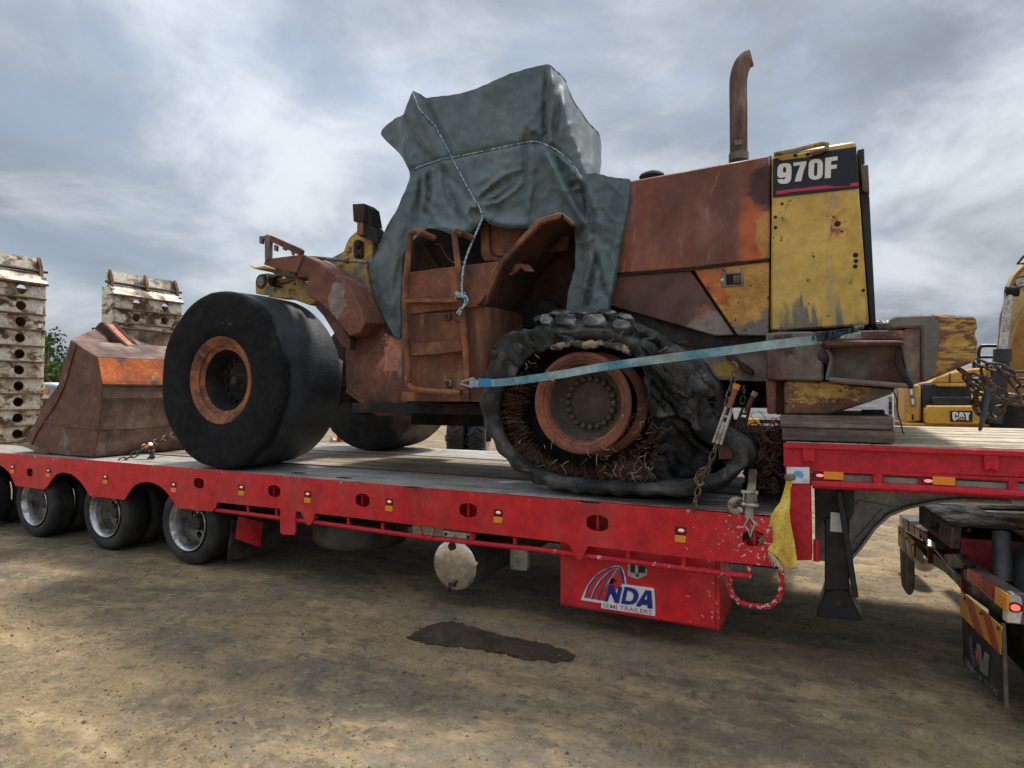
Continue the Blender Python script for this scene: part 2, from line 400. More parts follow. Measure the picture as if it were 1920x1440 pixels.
g = MB(); rows = [[g.bm.verts.new((x, y, hgt(x, y))) for x in ax] for y in ay]
for j in range(len(ay) - 1):
    for i in range(len(ax) - 1): g.bm.faces.new((rows[j][i], rows[j][i + 1], rows[j + 1][i + 1], rows[j + 1][i]))
dirt = weather('yard_dirt', (.245, .178, .098), .9, 0, [
    dict(col=(.165, .145, .118), scale=.55, th=.53, soft=.07, detail=10, rg=.76, stretch=(.6, 1.3, 1), amt=.75),
    dict(col=(.13, .105, .076), scale=1.1, th=.53, soft=.06, detail=10, rg=.76, stretch=(.65, 1.3, 1), amt=.75),
    dict(col=(.38, .275, .145), scale=1.5, th=.54, soft=.06, detail=10, rg=.76, stretch=(.6, 1.3, 1), amt=.8), dict(col=(.30, .24, .15), scale=9, th=.57, soft=.04, detail=6, rg=.75, amt=.6), dict(col=(.10, .08, .06), scale=6, th=.58, soft=.04, detail=7, rg=.75, amt=.6),
    dict(col=(.21, .185, .155), scale=24, th=.61, soft=.05, detail=4, amt=.6),
    dict(col=(.065, .054, .042), scale=13, th=.62, soft=.06, detail=5, amt=.6),
    dict(col=(.33, .26, .16), scale=60, th=.66, soft=.04, detail=2, amt=.5)], bump=.9, bscale=70, var=.25, vscale=2.5, spec=.25)
tag(obj('ground', g, dirt, smooth=60, origin=(0, 0, 0), recalc=False), kind='structure')

wet = weather('wet_dirt', (.050, .036, .023), .5, 0, [dict(col=(.095, .068, .042), scale=6, th=.55, soft=.08, rough=.75, detail=9), dict(col=(.04, .03, .021), scale=3, th=.56, soft=.1)], bump=.7, bscale=60, spec=.3)
pp = [(762, 1192), (785, 1180), (815, 1170), (850, 1165), (890, 1176), (935, 1188), (985, 1200), (1030, 1208), (1066, 1220), (1080, 1231), (1068, 1241), (1035, 1243), (990, 1232), (940, 1220), (885, 1210), (835, 1206), (795, 1201)]
pp = [(q.x + random.uniform(-4, 4), q.y + random.uniform(-2.0, 2.0)) for q in resample(pp, 150)]
pw = [G(a, b, 0) for a, b in pp]
cdt = [V((p.x, p.y)) for p in pw]; n0 = len(cdt)
for i in range(60):
    for j in range(40):
        cdt.append(V((min(p.x for p in pw) + i * .05, min(p.y for p in pw) + j * .05)))
r = delaunay_2d_cdt(cdt, [(i, (i + 1) % n0) for i in range(n0)], [], 1, 1e-5)
m = MB(); vs = [m.bm.verts.new((v.x, v.y, hgt(v.x, v.y) + .006)) for v in r[0]]
for f in r[2]: m.face([vs[i] for i in f])
tag(obj('wet_patch', m, wet, smooth=60, recalc=False), kind='structure')
# loose stones on the ground, too many to count
gs = MB(); rs = random.Random(4)
ico = [V((0, 0, 1)), V((.9, 0, 0)), V((0, .9, 0)), V((-.9, 0, 0)), V((0, -.9, 0)), V((0, 0, -.6))]
for i in range(11000):
    u = rs.random() ** 1.5; y = .9 + u * 7; x = rs.uniform(-5.5 - y * .7, 1.4 + y * .45); s = rs.uniform(.003, .009) * (1.9 if rs.random() < .05 else 1)
    a = rs.random() * 6.28; R = Matrix.Rotation(a, 3, 'Z'); sc = V((rs.uniform(.7, 1.5), rs.uniform(.7, 1.2), rs.uniform(.5, .9))) * s
    z = hgt(x, y); q = [gs.bm.verts.new(R @ V((p.x * sc.x, p.y * sc.y, p.z * sc.z)) + V((x, y, z + s * .2))) for p in ico]
    for k in range(4):
        gs.face((q[0], q[1 + k], q[1 + (k + 1) % 4])); gs.face((q[5], q[1 + (k + 1) % 4], q[1 + k]))
stone = weather('yard_stone', (.20, .16, .105), .85, 0, [dict(col=(.10, .085, .07), scale=9, th=.5, soft=.05), dict(col=(.36, .32, .26), scale=7, th=.62, soft=.03)], bump=.2)
tag(obj('loose_stones', gs, stone, smooth=0, origin=(0, 0, 0)), kind='stuff')

# ------------------------------------------------------------------ the low loader trailer
YN, DZ = 4.26, .98; YF = 7.23
trailer = thing('low_loader_trailer', 'long red low loader trailer with raised gooseneck carrying the burnt machine', 'trailer', TB)
# near side rail with arches over the wheels, tabs and oval tie-down holes
top = [(-60, 845), (0, 849), (460, 886.5), (960, 929), (1300, 957), (1443, 970)]
bot = [(1449, 1000), (1457, 1063)]
bot += KR([(1500, 386), (865, 313), (852, 340), (842, 365), (832, 376), (818, 377), (806, 368), (795, 350), (785, 320), (765, 297), (140, 226), (132, 255), (122, 275), (110, 286), (97, 286), (86, 274), (76, 245), (66, 214)])
bot += KM([(1425, 440), (1412, 490), (1400, 515), (1380, 525), (1362, 520), (1348, 495), (1330, 445), (1318, 428), (655, 352), (640, 395), (628, 420), (610, 428), (592, 415), (575, 370), (562, 342), (528, 338), (526, 478), (514, 490), (440, 486), (430, 475), (430, 322), (24, 280), (14, 315)])
bot += KL([(1668, 570), (1655, 582), (1385, 552), (1360, 510), (1340, 478), (1320, 450), (1290, 415), (1260, 390), (1230, 371), (1200, 358), (1150, 348), (1100, 355), (1075, 365), (1050, 380), (1030, 402), (1010, 430), (985, 470), (970, 489), (700, 458), (680, 420), (660, 388), (640, 360), (615, 332), (590, 310), (560, 290), (530, 280), (490, 275), (465, 280), (440, 290), (420, 308), (400, 335), (385, 360), (370, 385), (345, 408), (120, 378), (105, 345), (92, 315), (80, 290), (60, 265), (40, 245), (20, 230), (0, 220)])
bot += [(-25, 868), (-45, 880), (-60, 900)]
def oval(cx, cy, ww, hh, Y):
    res = []; r_ = hh / 2 if ww > hh else ww / 2
    for k in range(20):
        t = 2 * math.pi * k / 20
        x = math.copysign(min(abs(math.cos(t)) * 1.15, 1), math.cos(t)) * ww / 2; y = math.sin(t) * hh / 2
        res.append(P(cx + x, cy + y + x * .08, Y))
    return res
ov = [(55.6, 886, 12, 16), (372.5, 906, 19, 20), (513.7, 921, 23, 23), (679.4, 938, 27, 25), (877.8, 957, 33, 27), (1120, 981, 41, 31), (1413, 1010, 42, 31)]
m = MB().plate(PL(top + bot, YN), [oval(*o, YN) for o in ov], (0, .016, 0))
obj('side_rail', m, red, trailer, smooth=30)
m = MB(); m.bb(-11.2, -.33, YN + .016, YN + .12, DZ - .035, DZ - .002); obj('rail_flange', m, red, trailer)
for (cx, cy, ww, hh) in ov[1:]:
    m = MB(); a = P(cx + ww * .05, cy - hh * .6, YN + .06); b = P(cx + ww * .05, cy + hh * .6, YN + .06); m.bar(a, b, .018, .03, V((0, 1, 0)))
    obj('tie_post', m, red_worn, trailer)
    m = MB(); a = P(cx, cy, YN); m.bb(a.x - .13, a.x + .13, YN + .13, YN + .15, a.z - .1, DZ - .04); obj('rail_web', m, red, trailer)
# marker lights
ml = [(24, 880), (91, 887), (198, 899), (326, 914), (453, 919.5), (577, 932.5), (730, 947.5), (934, 968.5), (1276, 1003)]
for cx, cy in ml:
    s = .036; p = P(cx, cy, YN)
    a = obj('marker_light', MB().bb(p.x - s, p.x + s, YN - .006, YN + .004, p.z, p.z + .055), lamp_recess, trailer, bevel=.002)
    obj('lamp_lens', MB().sphere((p.x + .006, YN - .009, p.z + .032), .02, (1.1, .3, .6), 2), lit_lens, a)
    obj('reflector', MB().bb(p.x - s, p.x + s, YN - .010, YN + .004, p.z - .048, p.z - .002), amber, a, bevel=.003)
# rope rail under the side rail, with short stanchions and the worn loop at its end
m = MB(); m.tube([P(x, y, YN + .03) for x, y in KM([(18, 330), (430, 381)]) + [(527, 972)]], .019, 10); obj('rope_rail', m, red_worn, trailer)
m = MB(); m.tube([P(x, y, YN + .03) for x, y in KM([(528, 393), (640, 406), (1300, 498), (1500, 522)]) + KR([(640, 330), (800, 352), (1000, 378), (1300, 416), (1500, 441), (1628, 456)])], .019, 10); obj('rope_rail', m, red_worn, trailer)
for x, y0, y1 in [(465.6, 948, 966), (519, 954, 972), (653.8, 971, 987), (717.9, 980, 997)]:
    obj('stanchion', MB().cyl(P(x, y0, YN + .03), P(x, y1, YN + .03), .015, 8), red_worn, trailer)
for x, y0, y1 in [(315, 248, 285), (520, 272, 302), (1055, 330, 380), (1320, 362, 415), (1628, 400, 462)]:
    (a, b), (c, d) = KR([(x, y0), (x, y1)]); obj('stanchion', MB().cyl(P(a, b, YN + .03), P(c, d, YN + .03), .016, 8), red_worn, trailer)
lp = KR([(1535, 452), (1535, 500), (1548, 545), (1580, 578), (1620, 592), (1690, 600), (1730, 596), (1758, 575), (1776, 540), (1782, 500), (1780, 400)])
obj('rail_loop', MB().tube([P(x, y, YN + .01) for x, y in lp], .0175, 10), red_bare, trailer)
# deck strips (long plates and planks with recessed gaps between)
x0, x1 = -11.1, -.30
nb = [(YN + .016, 4.62, deck_steel), (4.624, 4.99, deck_steel), (5.06, 5.36, deck_timber), (5.365, 5.66, deck_timber), (5.665, 5.96, deck_timber), (5.965, 6.25, deck_timber), (6.33, 6.78, deck_steel), (6.784, YF, deck_steel)]
for i, (a, b, mt) in enumerate(nb):
    obj('deck_board', MB().bb(x0, x1, a, b, DZ - .04, DZ + (.0 if i in (0, 1, 6, 7) else .004 * (i % 2))), mt, trailer, bevel=.004)
for a in (4.992, 5.034, 6.254, 6.304):
    obj('edge_strip', MB().bb(x0, x1, a, a + .024, DZ - .10, DZ + .006), rust_strip, trailer, bevel=.003)
for x, y in [(560, 893), (645, 902), (775, 920), (1105, 948)]:
    p = G(x, y - 6, DZ); m = MB(); m.prism([p + V((.09 * math.cos(t * .63), .035 * math.sin(t * .63), .001)) for t in range(10)], (0, 0, .002)); obj('tie_slot', m, black, trailer, smooth=0)
# chassis beams, cross members
for yy in (5.05, 6.25):
    m = MB(); m.bb(-10.9, -.3, yy - .08, yy + .08, .86, .89); m.bb(-10.9, -.3, yy - .01, yy + .01, .50, .86); m.bb(-10.9, -.3, yy - .08, yy + .08, .47, .50); obj('chassis_beam', m, chassis, trailer)
for k in range(12):
    x = -10.6 + k * .92; obj('cross_member', MB().bb(x - .03, x + .03, YN + .1, YF - .05, .80, .93), chassis, trailer)
m = MB().bb(-11.1, -.3, YF - .02, YF, .62, DZ - .002); obj('side_rail', m, red, trailer)
# gooseneck
GY, GF = 4.42, 6.96; GZ = P(1469, 829, GY).z
gx0 = P(1470, 830, GY).x
def gp(pts): return PL(pts, GY)
k6 = K6([(215, 908), (700, 924), (1628, 955)]); gtop = [(a, b) for a, b in k6] + [(2600, 868.5)]
low = [(2600, 919), (1920, 894)] + K6([(1100, 1088), (375, 1062), (375, 1050), (218, 1046)])
obj('gooseneck_channel', MB().prism(gp(gtop + low), (0, .02, 0)), red_neck, trailer)
m = MB(); a = P(1469, 829, GY); b = P(2600, 868, GY); m.bb(a.x, b.x, GY - .035, GY + .05, GZ - .035, GZ - .004); obj('gooseneck_flange', m, red_neck, trailer, bevel=.004)
c0, c1 = P(1519, 882, GY), P(2600, 902, GY); m = MB(); m.bb(c0.x, c1.x, GY - .004, GY + .02, c0.z - .006, c0.z + .016); obj('gooseneck_flange', m, red_neck, trailer, bevel=.004)
for pts in ([(327, 925), (400, 927), (405, 1022), (398, 1036), (385, 1018), (366, 1012), (345, 1020), (332, 1030)], [(1385, 958), (1478, 961), (1476, 1064), (1468, 1082), (1450, 1066), (1428, 1060), (1405, 1068), (1390, 1076)], ):
    obj('gusset', MB().prism([q + V((0, -.03, 0)) for q in gp(K6(pts))], (0, .03, 0)), red_neck, trailer, bevel=.004)
# recessed band with lamps, and the tube below it
m = MB(); a = P(1519, 885, GY); b = P(2600, 945, GY); m.bb(a.x, b.x, GY + .035, GY + .05, P(1519, 912, GY).z, c0.z - .02); obj('lamp_band', m, grey_frame, trailer)
for pts in ([(388, 1072), (560, 1078), (560, 1137), (388, 1132)], [(735, 1082), (805, 1085), (805, 1150), (735, 1147)], [(1010, 1095), (1215, 1105), (1215, 1168), (1010, 1160)], [(1530, 1115), (1590, 1118), (1590, 1185), (1530, 1180)]):
    obj('band_plate', MB().prism(PL(K6(pts), GY + .012), (0, .02, 0)), red_neck, trailer, bevel=.003)
for (x, y), (u, v) in (((425, 1100), (510, 1102)), ((1060, 1132), (1157, 1133))):
    (x, y), (u, v) = K6([(x, y), (u, v)]); p = P(x, y, GY - .006); q = P(u, v, GY - .006)
    a = obj('marker_light', MB().sphere(p, .026, (1.35, .35, .6), 2), lamp_recess, trailer)
    obj('lamp_lens', MB().sphere(p + V((.004, -.006, 0)), .020, (1.15, .4, .55), 2), lit_lens, a)
    obj('reflector', MB().bb(q.x - .055, q.x + .055, q.y - .008, q.y + .008, q.z - .024, q.z + .024), amber, a, bevel=.003)
obj('gooseneck_tube', MB().tube([P(x, y, GY) for x, y in K6([(385, 1152), (1100, 1182), (1628, 1213)])] + [P(2600, 961, GY)], .026, 10), red_neck, trailer)
for x in (770, 1562):
    (a, b), = K6([(x, 1085 if x < 1000 else 1118)]); (c, d), = K6([(x, 1165 if x < 1000 else 1205)]); obj('band_post', MB().bar(P(a, b, GY), P(c, d, GY), .04, .02, V((0, 1, 0))), red_neck, trailer)
# front post of the step
pp_ = [(1469, 830), (1518, 874), (1520, 900), (1523, 1040), (1522, 1051), (1479, 1051), (1476, 930)]
obj('step_post', MB().prism(PL(pp_, GY - .006), (0, .09, 0)), red_neck, trailer, bevel=.004)
obj('post_tube', MB().cyl(P(1531, 1012, GY), P(1531, 1052, GY), .019, 10), red_neck, trailer)
m = MB(); m.bb(gx0, gx0 + .03, GY + .09, GF, .62, GZ - .045); obj('step_riser', m, chassis, trailer)
# sticker with the map on the post
q = K6([(237, 1145), (369, 1147), (369, 1052), (235, 1050)]); st = decal('sticker', PL(q, GY - .024), white_vinyl, trailer)
au = [(268, 1092), (280, 1082), (290, 1072), (299, 1075), (305, 1069), (312, 1072), (312, 1082), (318, 1083), (322, 1072), (327, 1084), (334, 1095), (332, 1106), (325, 1115), (314, 1114), (306, 1104), (292, 1106), (280, 1112), (270, 1110)]
decal('map_mark', PL(K6(au), GY - .027), sky_vinyl, st)
# gooseneck deck boards
yb = [GY + .05 + i * (GF - GY - .06) / 10 for i in range(11)]
for i in range(10): obj('deck_board', MB().bb(gx0 + .01, 3.6, yb[i] + .004, yb[i + 1] - .004, GZ - .04, GZ + .004 * ((i * 7) % 3)), pale_timber, trailer, bevel=.004)
# grey gooseneck beam with curved lower edge
gb = [(1528, 914), (1600, 917), (2500, 972), (2500, 985), (1890, 938), (1795, 934), (1750, 938), (1700, 948), (1665, 963), (1640, 985), (1615, 1020), (1598, 1040), (1590, 1052), (1528, 1052)]
obj('gooseneck_beam', MB().prism(PL(gb, 5.0), (0, .03, 0)), grey_frame, trailer)
fl = [(1890, 938), (1795, 934), (1750, 938), (1700, 948), (1665, 963), (1640, 985), (1615, 1020), (1598, 1040), (1585, 1060)]
m = MB(); m.ribbon([P(x, y, 5.0) for x, y in fl], (0, 1, 0), .18, .016); obj('beam_flange', m, grey_frame, trailer)
m = MB(); m.bar(P(1608, 942, 4.985), P(1668, 952, 4.985), .02, .025); m.bar(P(1683, 922, 4.985), P(1696, 942, 4.985), .02, .025); m.bar(P(1662, 953, 4.985), P(1605, 1016, 4.985), .02, .03); obj('beam_stiffener', m, grey_frame, trailer)
dup_beam = MB().prism([p + V((0, 1.35, 0)) for p in PL(gb, 5.0)], (0, .03, 0)); obj('gooseneck_beam', dup_beam, grey_frame, trailer)
obj('cross_member', MB().bb(gx0 + .2, 3.2, 5.2, 6.2, GZ - .16, GZ - .05), chassis, trailer)
# landing leg
LY = 4.62
def k7(pts, Y): return PL(K7(pts), Y)
leg = obj('landing_leg', MB().prism(k7([(440, 330), (572, 330), (577, 560), (578, 745), (438, 745)], LY), (0, .14, 0)), black, trailer, bevel=.006)
obj('leg_bracket', MB().prism(k7([(380, 160), (606, 165), (604, 305), (578, 350), (578, 420), (440, 420), (438, 350), (384, 320)], LY + .02), (0, .16, 0)), black, leg, bevel=.004)
for x, y in ((405, 215), (405, 270), (585, 235), (585, 285)):
    (a, b), = K7([(x, y)]); obj('bolt', MB().cyl(P(a, b, LY + .02), P(a, b, LY) , .010, 8), hub_dark, leg)
bt = G(1580, 1163, .0).z
foot = k7([(440, 742), (578, 742), (612, 830), (655, 905), (640, 915), (400, 890), (392, 875), (420, 800)], LY - .02)
obj('leg_foot', MB().prism(foot, (0, .26, 0)), black, leg, bevel=.006)
obj('foot_hole', MB().cyl(P(*K7([(512, 808)])[0], LY - .023), P(*K7([(512, 808)])[0], LY - .015), .022, 16), chassis, leg)
obj('crank_rod', MB().bar(P(*K7([(520, 180)])[0], LY - .05), P(*K7([(612, 775)])[0], LY - .05), .035, .06, V((0, 1, 0))), black, leg, bevel=.004)
decal('leg_label', k7([(470, 408), (545, 415), (526, 305), (472, 300)], LY - .002), white_vinyl, leg)

# trailer wheels: dual tyres on deep silver rims
WR = .41
def trailer_wheel(X, Y0, rim_out=True):
    c = V((X, Y0, WR))
    pr = [(.045, .262), (.012, .285), (.0, .32), (.0, .355), (.012, .385), (.035, .402), (.06, .408)]
    for gx in (.09, .13, .17): pr += [(gx - .007, .41), (gx - .005, .398), (gx + .005, .398), (gx + .007, .41)]
    pr += [(.20, .408), (.225, .402), (.25, .385), (.262, .355), (.262, .32), (.25, .285), (.215, .262)]
    wheel = obj('wheel', MB().lathe([(.012, .262), (.008, .268), (.0, .264), (.004, .255), (.03, .247), (.045, .238), (.055, .236)], c, 56), alloy, trailer, smooth=50)
    obj('rim_barrel', MB().lathe([(.055, .236), (.07, .231), (.10, .226), (.105, .229), (.13, .228), (.16, .224), (.22, .220), (.225, .19)], c, 48), alloy_dirty_shaded, wheel, smooth=40)
    obj('tyre', MB().lathe(pr, c, 56, closed=True), rubber, wheel, smooth=40)
    holes = []
    for k in range(8):
        t = 2 * math.pi * (k + .5) / 8; h = []
        for j in range(12):
            u = 2 * math.pi * j / 12; h.append(V((c.x + math.cos(t) * .155 + math.cos(u) * .040, Y0 + .190, c.z + math.sin(t) * .155 + math.sin(u) * .040)))
        holes.append(h)
    oc = [V((c.x + math.cos(2 * math.pi * j / 48) * .222, Y0 + .190, c.z + math.sin(2 * math.pi * j / 48) * .222)) for j in range(48)]
    obj('wheel_disc', MB().plate(oc, holes, (0, .012, 0)), alloy_dirty_shaded, wheel, smooth=30)
    hb = MB().lathe([(.19, .112), (.17, .108), (.165, .08), (.11, .075), (.095, .06), (.095, 0)], c, 32); obj('hub', hb, hub_dark, wheel, smooth=40)
    for k in range(10):
        t = 2 * math.pi * k / 10; p = c + V((math.cos(t) * .098, .175, math.sin(t) * .098)); obj('wheel_nut', MB().cyl(p, p + V((0, -.03, 0)), .012, 6), zinc, wheel)
    obj('tyre_inner', MB().lathe([(a + .30, r_) for a, r_ in pr], c, 48, closed=True), rubber, wheel, smooth=40)
    return wheel
AX = [-9.89, -8.50, -7.125, -5.775]
w0 = trailer_wheel(AX[3], 4.30)
for X in AX[:3]: dup(w0, (X - AX[3], 0, 0), trailer)
m0 = None
for X in AX:
    obj('axle', MB().cyl((X, 4.9, WR), (X, 6.7, WR), .065, 16), chassis, trailer)
    for yy in (6.57, 6.87):
        if m0 is None:
            m0 = obj('far_tyre', MB().lathe([(0, .25), (0, .37), (.03, .405), (.23, .405), (.26, .37), (.26, .25)], (X, yy, WR), 40, closed=True), rubber, trailer); m00 = (X, yy)
        else: dup(m0, (X - m00[0], yy - m00[1], 0), trailer)
obj('wheel_well', MB().bb(-10.9, -5.1, 4.95, 4.97, .52, .93), chassis, trailer)
# mudguard end strip, mudflap, red guard plate
X = P(424, 980, 4.36).x
mg = KL([(1735, 515), (1750, 560), (1768, 620), (1784, 690), (1790, 782)]); obj('mudguard', MB().ribbon([P(x, y, 4.55) for x, y in mg], (0, 1, 0), .42, .008), zinc, trailer)
f0 = [PX(*q_, X - .02) for q_ in KM([(120, 395), (425, 410), (420, 560), (300, 600), (200, 632), (95, 655), (92, 600)])]
obj('mudflap', MB().prism(f0, (.008, 0, 0)), flap_rubber, trailer)
pl_ = KM([(160, 368), (320, 410), (303, 572), (140, 515)]); d_ = [P(x, y, Y) for (x, y), Y in zip(pl_, (4.40, 4.62, 4.62, 4.40))]
obj('guard_plate', MB().prism(d_, (-.02, .02, 0)), red, trailer, bevel=.003)
# water tank with polished end
tc_ = P(851.5, 1060, 4.36); tr = (P(851.5, 1015, 4.36).z - P(851.5, 1105, 4.36).z) / 2
tk = obj('water_tank', MB().lathe([(.008, tr), (.02, tr + .004), (1.6, tr + .004), (1.61, 0)], tc_, 56), flap_rubber, trailer, smooth=40)
obj('tank_end', MB().lathe([(.0, 0), (.001, tr * .6), (.004, tr * .93), (.010, tr + .006), (.03, tr + .008)], tc_, 56), polish, tk, smooth=60)
fp = P(*KR([(218, 316)])[0], 4.35); obj('filler_cap', MB().cyl(fp, fp + V((0, .05, 0)), .032, 20), black, tk)
tp = P(*KR([(222, 490)])[0], 4.345); obj('drain_tap', MB().bb(tp.x - .02, tp.x + .02, tp.y - .03, tp.y + .03, tp.z - .015, tp.z + .012).cyl(tp + V((-.005, -.02, -.01)), tp + V((-.02, -.03, -.06)), .014, 8), hub_dark, tk, bevel=.003)
obj('tank_bracket', MB().prism(PL(KR([(178, 238), (325, 255), (325, 285), (178, 268)]), 4.32), (0, .03, 0)), cream, tk, bevel=.003)
for x in ((192, 256), (298, 270)):
    p = P(*KR([x])[0], 4.318); obj('bolt', MB().cyl(p, p + V((0, -.01, 0)), .013, 10), black, tk)
obj('hanger_plate', MB().prism(PL(KM([(1280, 425), (1480, 450), (1480, 500), (1280, 480)]), 4.55), (0, .03, 0)), cream, trailer)
obj('guide_plate', MB().prism(PL(KR([(495, 305), (578, 315), (578, 425), (570, 431), (502, 424), (495, 415)]), 4.75), (0, .05, 0)), cream, trailer, bevel=.004)
# tool box with sign and latch
TY = 4.36
bx = PL([(1049.5, 1014), (1350, 1050), (1351, 1182.5), (1049.5, 1131.5)], TY)
xa, xb = bx[0].x, bx[1].x; zb = (bx[2].z + bx[3].z) / 2; zt = bx[0].z
tbx = obj('tool_box', MB().bb(xa, xb, TY + .012, TY + .55, zb - .01, zt + .03), red, trailer, bevel=.006)
obj('box_door', MB().bb(xa + .004, xb - .03, TY, TY + .012, zb + .004, zt + .02), red, tbx, bevel=.004)
lt = KR([(1057, 385), (1146, 393), (1146, 450), (1100, 468), (1054, 452)]); a = decal('latch', PL(lt, TY - .002), zinc, tbx, th=.008)
decal('latch_plate', PL(KR([(1066, 398), (1136, 404), (1136, 440), (1066, 438)]), TY - .0105), black, tbx)
obj('latch_handle', MB().prism(PL(KR([(1090, 402), (1104, 403), (1104, 436), (1090, 435)]), TY - .012), (0, -.008, 0)), zinc, tbx)
obj('latch_lock', MB().cyl(P(*KR([(1098, 452)])[0], TY - .01), P(*KR([(1098, 452)])[0], TY - .016), .011, 14), hub_dark, tbx)
# company sign
def sg(pts, o): return PL(KR(pts), TY - o)
sgn = decal('sign', sg([(832, 568), (845, 535), (862, 500), (885, 468), (912, 442), (945, 422), (985, 408), (1012, 404), (1028, 415), (1038, 440), (1045, 470), (1047, 495), (1090, 500), (1178, 512), (1184, 590), (1183, 644), (928, 606), (930, 583), (832, 568)], .002), white_vinyl, tbx)
for k, pts in enumerate(([(848, 556), (870, 505), (910, 455), (965, 420), (1000, 413), (955, 440), (915, 478), (890, 520), (877, 561)],
            [(886, 563), (900, 522), (930, 478), (970, 440), (1003, 417), (985, 440), (955, 475), (930, 515), (912, 567)],
            [(918, 569), (935, 520), (958, 490), (1027, 495), (1030, 488), (1020, 440), (1008, 416), (975, 465), (1005, 468), (1012, 472), (950, 560), (945, 573)])):
    decal('sign_stripe', sg(pts, .0045), red_vinyl, sgn)
for pts in ([(846, 560), (866, 500), (905, 450), (962, 416), (1008, 409), (1010, 413), (965, 421), (909, 456), (870, 506), (850, 556)], [(880, 563), (895, 520), (925, 474), (968, 434), (1005, 413), (972, 440), (930, 479), (900, 523), (886, 564)], [(912, 568), (930, 516), (960, 470), (1006, 413), (966, 470), (935, 520), (919, 569)], [(1008, 410), (1016, 425), (1032, 492), (1040, 493), (1034, 450), (1022, 414)]):
    decal('sign_outline', sg(pts, .0062), blue_vinyl, sgn)
KN = crop(1080, 1040, 11.075); fnN = lambda pts: PL(KN(pts), TY)
glyph('sign_letter', [(605, 965), (690, 620), (790, 628), (852, 815), (888, 650), (972, 662), (895, 1003), (810, 992), (725, 775), (662, 972)], [], fnN, blue_vinyl, sgn, off=.0085)
glyph('sign_letter', [(940, 1008), (1015, 660), (1130, 672), (1230, 705), (1285, 755), (1308, 820), (1300, 890), (1262, 975), (1190, 1022), (1080, 1030)], [[(1030, 945), (1075, 740), (1140, 755), (1190, 795), (1206, 855), (1180, 930), (1130, 962)]], fnN, blue_vinyl, sgn, off=.0085)
glyph('sign_letter', [(1245, 1055), (1450, 730), (1570, 742), (1597, 1118), (1490, 1105), (1488, 1045), (1382, 1030), (1335, 1075)], [[(1420, 915), (1478, 815), (1482, 930)]], fnN, blue_vinyl, sgn, off=.0085)
text('sign_small_letters', 'SEMI TRAILERS', sg([(936, 602), (1168, 637), (1168, 616), (938, 582)], 0), brown_vinyl, sgn, off=.0055, bold=.006)
# loading ramps standing upright at the tail
white_rust = weather('white_paint_rusting', (.76, .73, .62), .6, 0, [
    dict(col=(.34, .20, .10), scale=2.6, th=.495, soft=.05, detail=9, rg=.72, stretch=(1, 1, 1.6)), dict(col=(.085, .042, .030), scale=2.6, th=.525, soft=.02, detail=9, rg=.72, stretch=(1, 1, 1.6)), dict(col=(.50, .43, .30), scale=3, th=.55, soft=.1, amt=.7)], bump=.2, var=.06)
rusty = weather('rusty_steel', (.13, .062, .036), .8, 0, [dict(col=(.22, .12, .06), scale=8, th=.55, soft=.06), dict(col=(.06, .04, .033), scale=5, th=.58, soft=.06)], bump=.4)
def ramp_x(z): return -10.72 + (z - .98) * .055
RB = V((-10.75, 4.95, .98))
def ramp(y0, y1):
    rp = obj('loading_ramp', MB().bb(-10.95, -10.91, y0 + .06, y1 - .06, .98, 1.06), white_rust, trailer)
    for yy in (y0, y1 - .05):
        m = MB(); m.prism([V((ramp_x(1) - .02, yy, .985)), V((ramp_x(3.3) - .02, yy, 3.46)), V((ramp_x(3.3) - .30, yy, 3.50)), V((ramp_x(1) - .26, yy, .985))], (0, .05, 0)); obj('ramp_side', m, white_rust, rp, bevel=.004)
    for k in range(10):
        z = 1.0 + k * .236; x = ramp_x(z); hs = []
        for cy in (y1 - .34, y1 - .86):
            hs.append([V((x, cy + .07 * math.cos(t * .3927), z + .115 + .07 * math.sin(t * .3927))) for t in range(16)])
        ou = [V((x, y0 + .05, z + .012)), V((x, y1 - .05, z + .012)), V((x, y1 - .05, z + .232)), V((x, y0 + .05, z + .232))]
        rg = obj('rung', MB().plate(ou, hs, (-.02, 0, 0)), white_rust, rp, smooth=30)
        obj('rung_ridge', MB().bb(x - .12, x + .035, y0 + .02, y1 - .02, z - .012, z + .012), rusty, rp, bevel=.004)
    z = 3.36; x = ramp_x(z)
    obj('ramp_back', MB().bb(-10.96, -10.93, y0 + .05, y1 - .05, 1.0, 3.3), rusty, rp)
    obj('ramp_flap', MB().prism([V((x + .03, y0, z)), V((x + .03, y1, z)), V((x - .14, y1, z + .17)), V((x - .14, y0, z + .17))], (-.02, 0, -.01)), white_rust, rp)
    obj('rung_ridge', MB().bb(x - .1, x + .04, y0, y1, z - .03, z), rusty, rp, bevel=.004)
    obj('ramp_top', MB().prism([V((x - .15, y0, z + .17)), V((x - .15, y1, z + .17)), V((x - .19, y1, z + .40)), V((x - .19, y0, z + .40))], (-.03, 0, 0)), white_rust, rp)
    obj('hinge_rod', MB().cyl((x - .12, y0 - .05, z + .20), (x - .12, y1 + .06, z + .20), .022, 8), hub_dark, rp)
    for yy in (y0 + .02, (y0 + y1) / 2, y1 - .06): obj('hinge_tab', MB().prism([V((x - .08, yy, z + .02)), V((x - .10, yy, z + .26)), V((x - .17, yy, z + .42)), V((x - .20, yy, z + .1))], (0, .05, 0)), rusty, rp)
    return rp
ramp(4.28, 5.55)
ramp(6.54, 7.81)
